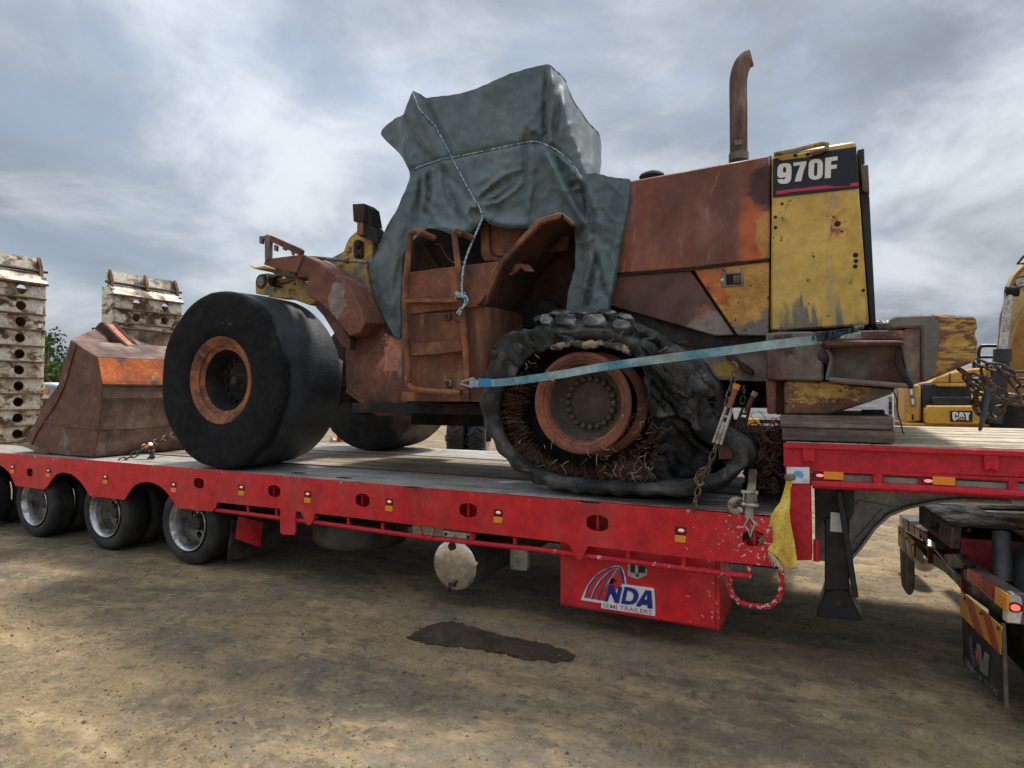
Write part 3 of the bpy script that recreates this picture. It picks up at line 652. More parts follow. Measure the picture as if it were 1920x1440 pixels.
# ------------------------------------------------------------------ the burnt wheel loader
LB = V((-3.4, 5.745, DZ))
loader = thing('wheel_loader', 'burnt rusty wheel loader with yellow rear panel and tarp covered cab on the red trailer', 'wheel loader', LB)
YEL = (.58, .375, .07)
rust = weather('burnt_rust', (.21, .078, .046), .78, 0, [
    dict(col=(.085, .045, .036), scale=1.6, th=.52, soft=.12), dict(col=(.30, .125, .055), scale=3.2, th=.58, soft=.08, stretch=(1, 1, .5)),
    dict(col=(.30, .24, .20), scale=6, th=.65, soft=.04, detail=9, rg=.75)], bump=.3, vscale=1.5, origin=LB, rvar=.15)
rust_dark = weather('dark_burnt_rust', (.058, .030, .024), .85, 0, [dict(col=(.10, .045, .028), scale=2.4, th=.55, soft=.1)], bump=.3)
rust_orange = weather('orange_rust', (.29, .11, .048), .78, 0, [dict(col=(.12, .055, .035), scale=4, th=.52, soft=.1), dict(col=(.40, .25, .16), scale=9, th=.66, soft=.04)], bump=.3)
soot = weather('soot_black_metal', (.016, .014, .014), .85, 0, [dict(col=(.045, .03, .024), scale=3, th=.58, soft=.1)], bump=.2)
hoodA, hoodB = P(1250, 430, 4.8), P(1445, 450, 4.8)
hood_m = weather('scorched_hood_paint', (.185, .060, .038), .62, 0, [
    dict(col=(.26, .090, .054), scale=1.3, th=.51, soft=.14, stretch=(1.6, 1, .35)),
    dict(col=(.105, .047, .040), scale=1.1, th=.52, soft=.10, stretch=(1.5, 1, .5), amt=.8),
    dict(col=(.27, .15, .125), scale=2.4, th=.58, soft=.10, detail=9, rg=.7, stretch=(1.3, 1, .7), amt=.55), dict(col=(.36, .22, .17), scale=12, th=.66, soft=.03, detail=8, stretch=(2, 1, .4), amt=.5),
    dict(col=(.42, .105, .038), scale=2.6, th=.57, soft=.08, blob=(P(1412, 440, 4.8), (.24, 1, .42), .8), detail=8),
    dict(col=(.47, .24, .06), scale=3.4, th=.66, soft=.05, blob=(P(1440, 445, 4.8), (.12, 1, .34), .9), detail=9),
    dict(col=(.075, .034, .028), scale=3.2, th=.62, soft=.06, blob=(P(1432, 345, 4.8), (.17, 1, .30), .9), detail=8)], bump=.1, bscale=25, var=.15, vscale=1.2, origin=LB, spec=.35)
panel_m = weather('scorched_panel_paint', (.21, .08, .048), .66, 0, [
    dict(col=(.10, .048, .036), scale=1.5, th=.50, soft=.12), dict(col=(.28, .12, .085), scale=5, th=.58, soft=.05, grad=(P(1270, 540, 4.8), P(1360, 610, 4.8), .42), detail=9),
    dict(col=(.24, .20, .165), scale=4, th=.60, soft=.05, grad=(P(1280, 545, 4.8), P(1365, 620, 4.8), .56), detail=9)], bump=.2, origin=LB)
fuel_m = weather('blistered_yellow_panel', (.47, .235, .055), .6, 0, [
    dict(col=(.42, .12, .035), scale=5, th=.50, soft=.06, grad=(P(1400, 560, 4.8), P(1310, 510, 4.8), .36), detail=9),
    dict(col=(.16, .14, .12), scale=3.5, th=.60, soft=.04, grad=(P(1345, 530, 4.8), P(1430, 625, 4.8), .62), detail=9),
    dict(col=(.055, .032, .03), scale=16, th=.645, soft=.02, detail=3)], bump=.3, origin=LB)
yel = weather('weathered_yellow', YEL, .45, 0, [
    dict(col=(.58, .41, .13), scale=1.2, th=.50, soft=.2, amt=.5),
    dict(col=(.19, .165, .12), scale=5, th=.60, soft=.05, stretch=(2.2, 1, .28), grad=(P(1530, 470, 4.8), P(1530, 640, 4.8), .30), detail=8),
    dict(col=(.12, .055, .03), scale=15, th=.675, soft=.015, detail=4), dict(col=(.30, .15, .06), scale=2.8, th=.67, soft=.03, detail=9), dict(col=(.34, .27, .17), scale=4, th=.60, soft=.06, stretch=(2.5, 1, .25), amt=.6), dict(col=(.24, .10, .045), scale=7, th=.60, soft=.03, detail=9, grad=(P(1500, 605, 4.8), P(1500, 622, 4.8), .34))], bump=.1, bscale=22, var=.08, origin=LB)
yel_peel = weather('peeling_yellow', (.50, .33, .07), .6, 0, [dict(col=(.22, .185, .145), scale=2.6, th=.52, soft=.03, detail=9, rg=.7), dict(col=(.15, .06, .035), scale=3.6, th=.60, soft=.03, detail=9), ], bump=.25, var=.1)
fend_m = weather('fender_burnt', (.175, .064, .046), .72, 0, [
    dict(col=(.20, .085, .05), scale=2.2, th=.54, soft=.08), dict(col=(.23, .19, .165), scale=3.0, th=.63, soft=.03, detail=8, blob=(P(628, 550, 4.62), (.18, 1, .42), .5))], bump=.2, origin=LB)
plate_m = weather('front_frame_burnt', (.19, .078, .052), .74, 0, [
    dict(col=(.075, .04, .033), scale=2, th=.50, soft=.1), dict(col=(.52, .22, .15), scale=6, th=.60, soft=.025, detail=10, rg=.78, blob=(P(735, 665, 4.9), (.26, 1, .42), .5)),
    dict(col=(.22, .19, .17), scale=4.0, th=.66, soft=.03, detail=8, blob=(P(752, 680, 4.9), (.14, 1, .3), .7))], bump=.3, origin=LB)
cw_m = weather('counterweight_paint', (.115, .052, .040), .7, 0, [
    dict(col=(.16, .135, .115), scale=1.7, th=.50, soft=.06, detail=9), dict(col=(.46, .28, .055), scale=6, th=.60, soft=.02, detail=10, rg=.78, stretch=(1, 1, 1.3)), dict(col=(.30, .12, .06), scale=11, th=.66, soft=.03, detail=6),
    dict(col=(.06, .04, .036), scale=5, th=.62, soft=.05)], bump=.35)
cw_end = weather('counterweight_end_paint', (.15, .060, .038), .66, 0, [dict(col=(.50, .30, .055), scale=5.5, th=.555, soft=.02, detail=10, rg=.82, stretch=(.55, 1, 1.9), dist=.6, blob=(P(1785, 648, 4.6), (.26, 1, .19), .26)),
    dict(col=(.16, .14, .12), scale=2.2, th=.56, soft=.05, grad=(P(1790, 640, 4.6), P(1730, 640, 4.6), .5))], bump=.3, origin=LB)
lower_m = weather('lower_counterweight_paint', (.14, .062, .042), .7, 0, [dict(col=(.48, .30, .07), scale=5, th=.55, soft=.02, detail=10, rg=.82, stretch=(.8, 1, 1.4), blob=(P(1545, 735, 4.6), (.45, 1, .12), .26)), dict(col=(.06, .035, .03), scale=14, th=.64, soft=.02, detail=4), dict(col=(.13, .115, .10), scale=2.5, th=.55, soft=.06, grad=(P(1560, 740, 4.6), P(1640, 740, 4.6), .4))], bump=.3, origin=LB)
rear_m = weather('rear_frame_paint', (.185, .155, .130), .7, 0, [dict(col=(.13, .058, .04), scale=2.2, th=.53, soft=.06, detail=8), dict(col=(.47, .30, .06), scale=3, th=.62, soft=.03, detail=9, blob=(P(1365, 690, 4.9), (.14, 1, .12), .6)), dict(col=(.40, .12, .06), scale=4, th=.67, soft=.03, detail=8)], bump=.3, origin=LB)
grey_metal = weather('bare_grey_metal', (.20, .175, .155), .55, .3, [dict(col=(.12, .065, .045), scale=4, th=.55, soft=.08)], bump=.2)
burnt_tyre = weather('burnt_tyre', (.006, .0064, .008), .9, 0, [dict(col=(.034, .038, .044), scale=2.2, th=.48, soft=.10, detail=7, rough=.6, grad=(V((0, 4.33, 0)), V((0, 4.44, 0)), .5)), dict(col=(.10, .095, .085), scale=14, th=.71, soft=.03, detail=4, amt=.7)], bump=.5, bscale=38, spec=.3, origin=LB)
char = weather('charred_rubber', (.020, .0205, .021), .8, 0, [dict(col=(.085, .083, .08), scale=4, th=.52, soft=.1, detail=8), dict(col=(.16, .13, .095), scale=7, th=.64, soft=.05, detail=9, rg=.75)], bump=.8, bscale=60)
lug_m = weather('tread_rubber', (.085, .085, .086), .65, 0, [dict(col=(.30, .29, .28), scale=7, th=.54, soft=.1, detail=7), dict(col=(.02, .02, .021), scale=4, th=.56, soft=.08)], bump=.5)
cord_m = weather('rusty_tyre_cord', (.095, .042, .026), .85, 0, [dict(col=(.17, .12, .08), scale=6, th=.56, soft=.05)], bump=0)
ash_m = weather('ash_crust', (.30, .24, .17), .95, 0, [dict(col=(.06, .05, .045), scale=12, th=.50, soft=.05)], bump=1.0)
straw_m = plain('pale_cord', (.27, .215, .16), .9)
sign_black = weather('sign_black', (.008, .009, .014), .4, 0, [dict(col=(.06, .055, .05), scale=6, th=.64, soft=.05, amt=.6)], bump=.03)
sign_white = weather('sign_white', (.72, .70, .67), .45, 0, [dict(col=(.30, .27, .25), scale=9, th=.68, soft=.03)], bump=0, var=.04)
magenta = plain('sign_magenta', (.50, .02, .075), .45)
def part(name, pts, Y, th, mat, bevel=.005, parent=None, smooth=35, label=None):
    """upright plate: photograph outline on the plane at distance Y, thickness th away from the viewer"""
    return obj(name, MB().prism(PL(pts, Y), (0, th, 0)), mat, parent or loader, smooth, bevel, label)
def boss(parent, x, y, Y, r, h, mat, nm='bolt', n=14):
    p = P(x, y, Y); return obj(nm, MB().lathe([(-h, 0), (-h, r * .85), (-h * .8, r), (.01, r)], p, n), mat, parent)

# --- engine hood (solid core, panels proud of it)
HY = 4.80
core = [(1148, 352), (1446, 292), (1446, 652), (1300, 652), (1128, 604), (1128, 560)]
part('engine_core', core, HY + .05, 1.82, soot, bevel=0)
ht = KH([(-40, 678), (110, 651), (795, 526), (793, 1028), (785, 1038), (405, 1082), (-80, 1118)])
hd = part('engine_hood', ht, HY, .05, hood_m, .012)
a, b = P(1150, 346, HY), P(1446, 291, HY); zt = (a.z + b.z) / 2
obj('hood_top', MB().bb(P(1130, 340, HY).x, b.x, HY + .052, 6.69, zt - .06, zt - .004), hood_m, hd, bevel=.02)
lo = part('side_panel', KH([(-80, 1128), (403, 1092), (618, 1408), (520, 1411), (-40, 1252)]), HY + .005, .045, panel_m, .008)
fu = part('side_panel', KH([(420, 1088), (791, 1046), (791, 1413), (634, 1410)]), HY + .003, .047, fuel_m, .008, label='blistered orange and yellow panel with recessed latch')
part('latch_frame', KH([(552, 1104), (664, 1096), (664, 1166), (556, 1176)]), HY - .006, .012, grey_metal, .004, fu)
part('latch_pocket', KH([(578, 1112), (652, 1106), (652, 1160), (580, 1164)]), HY - .008, .004, soot, 0, fu)
part('latch_handle', KH([(614, 1116), (648, 1113), (648, 1154), (614, 1158)]), HY - .014, .008, grey_metal, .003, fu)
boss(fu, *KH([(562, 1140)])[0], HY - .006, .012, .006, zinc)
# lip of the hood's lower edge
part('hood_lip', KH([(-60, 1119), (405, 1084), (790, 1038), (790, 1046), (405, 1093), (-60, 1129)]), HY - .008, .03, soot, 0)
# --- yellow radiator housing
yp = KH([(806, 520), (1215, 456), (1219, 470), (1232, 690), (1282, 1360), (797, 1393)])
rh = part('radiator_housing', yp, HY - .02, .05, yel, .014)
obj('housing_core', MB().prism(PL(KH([(820, 530), (1210, 468), (1225, 690), (1270, 1350), (810, 1380)]), HY + .032), (0, 1.78, 0)), soot, rh)
obj('sign_panel', MB().prism(PL(KH([(810, 545), (1218, 485), (1231, 690), (808, 736)]), HY - .022), (0, -.003, 0)), sign_black, rh, smooth=0)
sp = [o for o in rh.children if o.name.startswith('sign_panel')][0]
decal('sign_stripe', PL(crop(1440, 270, 10.667)([(175, 940), (1150, 828), (1290, 850), (1640, 848), (1645, 785), (1805, 768), (1808, 842), (1640, 856), (1400, 875), (430, 965), (400, 985), (160, 1010)]), HY - .0265), magenta, rh)
K9 = crop(1440, 270, 10.667); fn9 = lambda pts: PL(K9(pts), HY - .0255)
glyph('sign_digit', [(190, 715), (195, 745), (215, 775), (250, 795), (320, 800), (390, 790), (440, 755), (462, 700), (470, 600), (470, 470), (458, 420), (425, 395), (370, 385), (290, 392), (225, 420), (195, 470), (188, 560), (187, 630), (205, 665), (245, 680), (310, 672), (345, 655), (342, 690), (325, 712), (300, 715), (285, 700)], [[(300, 500), (310, 468), (335, 462), (358, 470), (365, 500), (362, 555), (345, 572), (318, 575), (300, 560)]], fn9, sign_white, rh)
glyph('sign_digit', [(505, 378), (770, 342), (765, 405), (720, 520), (690, 640), (665, 745), (535, 758), (560, 650), (600, 540), (645, 425), (512, 445)], [], fn9, sign_white, rh)
glyph('sign_digit', [(815, 400), (840, 345), (890, 312), (960, 300), (1030, 305), (1075, 335), (1098, 390), (1095, 600), (1075, 660), (1030, 698), (950, 718), (880, 712), (830, 680), (808, 630), (812, 500)], [[(925, 420), (935, 385), (960, 375), (985, 385), (993, 415), (985, 600), (975, 635), (950, 645), (925, 635), (918, 600)]], fn9, sign_white, rh)
glyph('sign_letter', [(1145, 280), (1393, 247), (1390, 328), (1265, 345), (1262, 425), (1380, 412), (1372, 490), (1260, 505), (1255, 680), (1135, 690)], [], fn9, sign_white, rh)
hb = KH([(822, 535), (840, 522), (1000, 487), (1060, 470), (1085, 478), (1080, 492), (1010, 515), (930, 527), (850, 540)])
obj('grab_bar', MB().tube([P(x, y, HY - .055) for x, y in KH([(815, 522), (900, 507), (1000, 482), (1050, 470), (1078, 474), (1078, 490), (1040, 508), (990, 520)])], .016, 8), yel_peel, rh)
part('grab_plate', KH([(832, 540), (930, 520), (1020, 503), (1030, 520), (985, 535), (930, 540), (850, 552)]), HY - .035, .012, yel_peel, .004, rh)
for x, y in ((920, 528), (980, 522)): boss(rh, *KH([(x, y)])[0], HY - .036, .012, .006, soot)
for x, y, r_ in ((1127, 863, .020), (1148, 901, .008), (1107, 830, .007), (1215, 1017, .016), (1217, 1046, .014), (1214, 1072, .014), (855, 765, .010), (822, 830, .011), (822, 882, .012), (1253, 1190, .011)):
    p = P(*KH([(x, y)])[0], HY - .0205); obj('bolt_hole', MB().cyl(p, p + V((0, -.002, 0)), r_, 14), soot, rh)
decal('bare_square', PL(KH([(1092, 790), (1190, 780), (1194, 925), (1092, 938)]), HY - .0205), weather('bare_square_patch', (.50, .30, .07), .6, 0, [dict(col=(.33, .13, .06), scale=5, th=.55, soft=.04, detail=8)], bump=.1), rh, th=.001)
# rear grille
gr_ = part('rear_grille', KH([(1224, 500), (1258, 490), (1262, 600), (1284, 735), (1316, 1358), (1286, 1360), (1234, 690)]), HY + .06, 1.7, weather('grille_green_black', (.018, .026, .022), .6), .006)
part('grille_hinge', KH([(1240, 572), (1278, 572), (1284, 715), (1248, 700)]), HY + .03, .05, grey_metal, .004, gr_)
# --- exhaust stack
EYY = 5.5
ex = [(1385, 300), (1384.5, 210), (1384, 160), (1386, 140), (1391, 124), (1399, 113), (1409, 108)]
er = (P(1401, 220, EYY) - P(1368, 220, EYY)).length / 2
xs = spline([P(x, y, EYY) for x, y in ex], 26)
es = obj('exhaust_stack', MB().tube(xs, er, 24), weather('exhaust_rust', (.13, .062, .042), .6, .3, [dict(col=(.24, .17, .13), scale=4, th=.52, soft=.1, stretch=(2, 2, .3)), dict(col=(.06, .04, .045), scale=3, th=.58, soft=.1, stretch=(2, 2, .3))], bump=.2), loader, smooth=50)
p = xs[-1]; d = (xs[-1] - xs[-2]).normalized(); obj('exhaust_mouth', MB().cyl(p - d * .01, p + d * .002, er * .9, 20), soot, es)
obj('exhaust_collar', MB().cyl(P(1385, 302, EYY), P(1385, 288, EYY), er * 1.12, 24), grey_metal, es)
part('exhaust_tag', [(1377, 263), (1392, 262), (1392, 271), (1378, 272)], EYY - er - .004, .006, grey_metal, .002, es)
obj('hood_cap', MB().sphere(P(1222, 331, 5.3), .09, (1.2, 1, .5), 2), rust_dark, loader)

# --- rear frame, counterweight
part('rear_frame', K4([(880, 60), (1080, 108), (1320, 190), (1500, 240), (1880, 228), (1880, 500), (1400, 482), (1200, 400), (1000, 250), (860, 130)]), 4.9, .3, rear_m)
part('frame_edge', K4([(900, 52), (1090, 100), (1330, 182), (1505, 232), (1850, 226), (1850, 238), (1500, 246), (1320, 198), (1080, 118), (890, 66)]), 4.86, .05, rust_dark, .004)
part('tie_bracket', K4([(1595, 335), (1625, 325), (1770, 430), (1760, 462), (1690, 425), (1610, 360)]), 4.84, .06, rust_dark, .006)
obj('rear_frame_rail', MB().bb(-2.2, P(1440, 600, 4.9).x, 5.2, 6.3, 1.62, 2.0), soot, loader)
CY = 4.50
part('counterweight_core', K6([(130, 275), (380, 265), (1015, 245), (1015, 545), (900, 560), (860, 600), (690, 670), (490, 725), (230, 725), (130, 535)]), CY + .20, 2.0, soot, 0)
part('counterweight_side', K6([(112, 266), (180, 258), (385, 254), (445, 300), (452, 545), (112, 540)]), CY, .30, cw_m, .012)
part('counterweight_beam', K6([(385, 254), (925, 246), (930, 304), (450, 312)]), CY + .03, .27, cw_m, .01)
part('beam_flange', K6([(440, 310), (455, 304), (925, 306), (926, 346), (900, 330), (460, 347)]), CY - .12, .28, cw_m, .012)
part('beam_web', K6([(452, 347), (900, 330), (955, 560), (480, 530)]), CY + .10, .06, rear_m, .004)
part('beam_flange', K6([(478, 522), (560, 530), (945, 560), (950, 590), (560, 560), (482, 551)]), CY - .12, .28, cw_m, .010)
part('counterweight_block', K6([(925, 240), (1019, 231), (1021, 556), (930, 582), (955, 560), (905, 345)]), CY + .04, 2.3, rear_m, .012)
part('counterweight_block', K6([(830, 200), (872, 160), (1092, 150), (1225, 160), (1348, 168), (1356, 236), (1336, 262), (1348, 290), (1357, 320), (1347, 428), (1200, 490), (1050, 551), (1026, 553), (1024, 232), (930, 233), (850, 242)]), CY + .03, 2.42, cw_end, .014)
part('lower_counterweight', K6([(217, 545), (480, 551), (862, 592), (862, 618), (690, 680), (485, 745), (217, 742)]), CY + .06, 2.2, lower_m, .012)
part('support_post', K6([(112, 541), (172, 541), (172, 741), (120, 740), (115, 640)]), CY + .05, .3, rust, .01)
part('support_post', K6([(172, 541), (217, 541), (217, 744), (172, 744)]), CY + .14, .3, rust_dark, .006)
for (u, v, wd) in ((0, 0, .011), (9, 4, .011), (-10, 4, .009)):
    pts = [(a + u, b + v) for a, b in ((900, 352), (888, 400), (895, 450), (925, 510), (955, 555), (962, 585))]
    obj('hanging_hose', MB().tube(spline([P(x, y, CY - .01) for x, y in K6(pts)], 14), wd, 6), black, loader)
hz = spline([P(x, y, CY - .03) for x, y in K6([(470, 360), (495, 400), (492, 450), (478, 500), (474, 540)])], 12)
obj('hanging_hose', MB().tube(hz, .012, 6), grey_metal, loader); obj('burnt_clump', MB().sphere(P(*K6([(455, 395)])[0], CY + .02), .055, (1, .6, 1.1), 2), char, loader)
for x0, x1, y in ((185, 240, 246), (1210 / 1, 0, 0), (630, 690, 232)):
    if x1: obj('panel_hinge', MB().cyl(P(*K6([(x0, y)])[0], CY + .22), P(*K6([(x1, y - 4)])[0], CY + .22), .016, 8), grey_metal, loader)
for i in range(9):
    x, y = K6([(770 + i * 13, 212 + (i % 3) * 8)])[0]; obj('burnt_clump', MB().sphere(P(x, y, CY + .5), .035 + .012 * (i % 3), (1.2, 1, .8), 1), char if i % 2 else grey_metal, loader)

# --- cab and platform (under the tarp)
obj('cab_body', MB().prism(PL(K5([(860, 60), (880, 300), (905, 345), (1080, 345), (1380, 300), (1420, 60)]), 5.02), (0, .05, 0)), rust, loader, bevel=.01)
part('door_frame', K5([(822, 40), (880, 60), (880, 300), (905, 345), (1000, 352), (1000, 378), (850, 376), (826, 330)]), 4.98, .04, rust, .008)
obj('cab_core', MB().bb(P(795, 300, 5.2).x, P(1010, 300, 5.2).x, 5.25, 5.9, 2.1, 4.0), soot, loader)
part('cab_front_post', K5([(395, 250), (430, 230), (560, 420), (600, 400), (560, 460), (400, 450)]), 5.15, .1, rust_dark, .006)
part('cab_floor_wall', K5([(330, 200), (860, 60), (860, 400), (370, 450), (330, 420)]), 5.6, .05, soot, 0)
part('dash_post', K5([(395, 260), (545, 350), (610, 412), (420, 440), (390, 420)]), 5.35, .12, rust_dark, .006)
obj('loose_wire', MB().tube(spline([P(x, y, 4.9) for x, y in K5([(540, 265), (585, 275), (575, 285), (640, 378), (735, 382)])], 14), .005, 5), grey_metal, loader)
pk = K5([(318, 480), (322, 465), (335, 455), (360, 448), (640, 412), (942, 376), (945, 400), (855, 600), (835, 645), (815, 665), (690, 684), (540, 694), (370, 716), (330, 690), (318, 640)])
skirt = part('platform_skirt', pk, 4.46, .03, rust, .006)
pa, pb = P(*K5([(335, 455)])[0], 4.46), P(*K5([(942, 376)])[0], 4.46)
obj('platform_floor', MB().prism([pa + V((0, .032, -.02)), pb + V((0, .032, -.02)), pb + V((0, .7, -.02)), pa + V((0, .7, -.02))], (0, 0, -.02)), rust_dark, loader)
# hydraulic tank with rounded corner and ladder panel
t0, t1, t2 = P(*K5([(322, 700)])[0], 4.5), P(*K5([(742, 690)])[0], 4.5), P(*K5([(990, 700)])[0], 4.78)
zb_, zt_ = P(*K5([(500, 1277)])[0], 4.5).z, P(*K5([(500, 690)])[0], 4.5).z
rad = t2.x - t1.x - .12
plan = [V((t0.x, 4.5, zb_))] + [V((t1.x + .12 + math.sin(k * math.pi / 16) * rad, 4.5 + .3 * (1 - math.cos(k * math.pi / 16)), zb_)) for k in range(9)] + [V((t2.x, 5.3, zb_)), V((t0.x, 5.3, zb_))]
tank = obj('hydraulic_tank', MB().prism(plan, (0, 0, zt_ - zb_)), weather('tank_rust', (.17, .066, .035), .72, 0, [dict(col=(.085, .04, .03), scale=2.2, th=.5, soft=.12, stretch=(2.5, 1, .3)), dict(col=(.25, .115, .055), scale=2, th=.6, soft=.1, stretch=(3, 1, .3))], bump=.25), loader, smooth=50)
part('ladder_panel', K5([(318, 716), (345, 712), (738, 700), (752, 1277), (318, 1277)]), 4.482, .016, weather('ladder_panel_rust', (.195, .075, .036), .75, 0, [dict(col=(.10, .045, .03), scale=2.2, th=.5, soft=.14, stretch=(2, 1, .4)), dict(col=(.27, .13, .065), scale=4, th=.62, soft=.06, stretch=(2, 1, .5))], bump=.25), .004)
part('tank_foot', K5([(318, 1215), (742, 1225), (752, 1277), (318, 1277)]), 4.466, .014, rust, .004)
for pts in ([(450, 198), (430, 186), (402, 186), (380, 200), (372, 225), (352, 470), (338, 640), (348, 800), (352, 900), (358, 1050), (362, 1200)], [(698, 196), (682, 188), (664, 196), (660, 225), (672, 330), (688, 450), (698, 580), (706, 700), (722, 860), (734, 1000), (738, 1120), (726, 1200)]):
    w3 = spline([P(x, y, 4.41) for x, y in K5(pts)], 40)
    for i in range(3): w3[i] = w3[i] + V((0, .06 * (3 - i), 0))
    obj('hand_rail', MB().tube(w3, .026, 10), rust_orange, loader)
part('ladder_rung', K5([(340, 617), (682, 616), (682, 640), (342, 643)]), 4.40, .08, rust_orange, .004)
part('ladder_rung', K5([(360, 908), (500, 898), (708, 876), (712, 955), (540, 975), (364, 985)]), 4.43, .03, rust, .006, label='wide flat grey worn step plate')
obj('ladder_rung', MB().tube(spline([P(x, y, 4.41) for x, y in K5([(362, 1165), (385, 1190), (430, 1203), (560, 1214), (700, 1222)])], 16), .024, 8), rust_orange, loader)
for x, y in ((604, 731), (612, 1160)):
    a_, = K5([(x, y)]); part('ladder_lug', [(a_[0] - 7, a_[1] - 5), (a_[0] + 7, a_[1] - 6), (a_[0] + 7, a_[1] + 6), (a_[0] - 6, a_[1] + 7)], 4.45, .035, grey_metal, .004); boss(loader, a_[0], a_[1], 4.45, .02, .02, rust_dark)
part('skirt_clip', K5([(650, 726), (694, 728), (694, 765), (652, 752)]), 4.452, .03, rust_orange, .004)
# rear fender: dark well, folded roof sheet and its bright edge
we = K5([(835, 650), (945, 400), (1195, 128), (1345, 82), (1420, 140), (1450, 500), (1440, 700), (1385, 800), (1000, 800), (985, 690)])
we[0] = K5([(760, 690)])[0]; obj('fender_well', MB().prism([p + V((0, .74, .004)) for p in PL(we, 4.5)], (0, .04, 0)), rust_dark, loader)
fe = K5([(838, 648), (944, 390), (1195, 116), (1345, 70), (1420, 132)])
m = MB(); pe = [P(x, y, 4.5) for x, y in fe]
for a, b in zip(pe, pe[1:]): m.prism([a, b, b + V((0, .74, 0)), a + V((0, .74, 0))], (0, 0, -.014))
fender = obj('rear_fender', m, rust_dark, loader, bevel=.003)
ed = K5([(940, 376), (1190, 106), (1342, 60), (1352, 92), (1208, 132), (962, 396), (858, 640), (830, 668), (800, 655), (838, 620)])
part('fender_edge', ed, 4.455, .05, rust, .006, fender)
part('fender_edge', K5([(1342, 60), (1420, 126), (1412, 152), (1350, 94)]), 4.457, .05, rust, .006, fender)
boss(fender, *K5([(1352, 88)])[0], 4.455, .012, .004, soot)
part('torn_bracket', K5([(956, 455), (1000, 420), (1065, 388), (1130, 395), (1165, 440), (1110, 440), (1080, 412), (1040, 445), (978, 482), (985, 462)]), 4.72, .05, weather('heat_bleached_steel', (.33, .18, .14), .8), .006, fender)
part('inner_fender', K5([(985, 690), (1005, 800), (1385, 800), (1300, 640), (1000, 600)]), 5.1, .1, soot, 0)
part('fender_tear', K5([(862, 590), (858, 625), (835, 665), (800, 662), (825, 640)]), 4.45, .02, soot, 0, fender)

# --- front frame, fender, lift arm
part('front_frame_plate', K2([(1075, 650), (1150, 635), (1185, 715), (1262, 745), (1278, 1045), (1275, 1112), (1140, 1112), (985, 990), (975, 800), (990, 700)]), 4.92, .12, plate_m, .008)
part('frame_edge', K2([(985, 985), (1145, 1100), (1270, 1100), (1278, 1045), (1284, 1045), (1282, 1118), (1138, 1118), (980, 1000)]), 4.89, .03, rust_orange, .004)
part('front_frame_core', K2([(985, 620), (1262, 745), (1270, 1080), (1150, 1080), (960, 960)]), 5.06, 1.4, soot, 0)
ff = part('front_fender', K2([(770, 312), (850, 352), (905, 395), (960, 430), (1000, 470), (1060, 590), (1082, 650), (1050, 705), (1000, 722), (935, 640), (860, 560), (790, 520), (785, 480), (790, 425), (740, 428), (735, 400)]), 4.66, .32, fend_m, .01)
part('fender_nose', K2([(570, 362), (578, 335), (768, 311), (736, 404), (690, 398), (632, 384)]), 4.64, .3, fend_m, .008, ff)
part('fender_lip', K2([(850, 548), (905, 590), (960, 660), (1005, 740), (1000, 790), (960, 770), (920, 700), (870, 620), (830, 575)]), 4.72, .1, plate_m, .006, ff)
lg = obj('lamp_guard', MB().prism(PL(KF([(190, 382), (215, 368), (240, 376), (236, 620), (192, 622)]), 4.62), (0, .05, 0)), grey_metal, loader, bevel=.004)
part('guard_bar', KF([(236, 374), (548, 512), (560, 530), (548, 575), (520, 572), (466, 545), (240, 436)]), 4.63, .05, rust, .004, lg)
for pts in ([(136, 388), (165, 386), (192, 384), (192, 412), (172, 420), (168, 465), (138, 460)], [(285, 470), (315, 485), (310, 540), (284, 530)], [(372, 500), (400, 512), (396, 532), (368, 520)], [(450, 540), (480, 552), (465, 580)]): part('guard_clip', KF(pts), 4.625, .03, grey_metal, .003, lg)
part('bent_sheet', KF([(15, 668), (98, 702), (190, 684), (310, 716), (300, 726), (180, 712), (95, 716)]), 4.80, .25, yel_peel, .003)
part('bent_sheet', KF([(230, 728), (310, 712), (440, 735), (520, 775), (310, 782)]), 4.86, .25, grey_metal, .003)
pin = KF([(150, 838)])[0]; c_ = P(*pin, 4.98)
ca = part('tilt_link', KF([(95, 850), (110, 795), (150, 770), (205, 795), (290, 955), (320, 985), (100, 965)]), 5.0, .12, yel_peel, .01)
obj('pivot_pin', MB().lathe([(0, 0), (0, .05), (.01, .055), (.03, .06), (.3, .06)], c_, 24), grey_metal, ca); obj('pivot_collar', MB().lathe([(0, .062), (-.008, .075), (.02, .085), (.2, .085)], c_ + V((0, .015, 0)), 24), rust, ca)
obj('cylinder_rod', MB().cyl(P(*KF([(250, 872)])[0], 5.1), P(*KF([(640, 790)])[0], 5.1), .042, 16), weather('scorched_rod', (.27, .15, .11), .35, .6), loader)
obj('cylinder_head', MB().cyl(P(*KF([(215, 850)])[0], 5.1), P(*KF([(330, 870)])[0], 5.1), .10, 16), soot, loader)
part('lift_arm', KF([(215, 992), (370, 895), (540, 800), (622, 850), (626, 988), (716, 1026), (650, 1082), (450, 1012), (330, 1010)]), 4.98, .14, yel_peel, .01); boss(loader, *KF([(495, 866)])[0], 4.98, .014, .004, soot)
tw = part('frame_tower', K2([(1062, 196), (1030, 198), (1000, 225), (985, 250), (970, 296), (915, 325), (855, 346), (1000, 430), (1035, 540), (1075, 655), (1110, 668), (1142, 645), (1125, 590), (1108, 520), (1100, 470), (1085, 362), (1118, 348), (1117, 240), (1092, 214)]), 5.08, .10, yel_peel, .01)
o2 = tw.copy(); C.objects.link(o2); o2.location = V(tw.location) + V((0, .9, 0)); BASE[o2.name] = LB + V((0, .9, 0))
part('pivot_plate', K2([(1036, 505), (1075, 498), (1085, 520), (1082, 588), (1062, 600), (1040, 592), (1028, 555)]), 5.05, .04, rust, .008, tw)
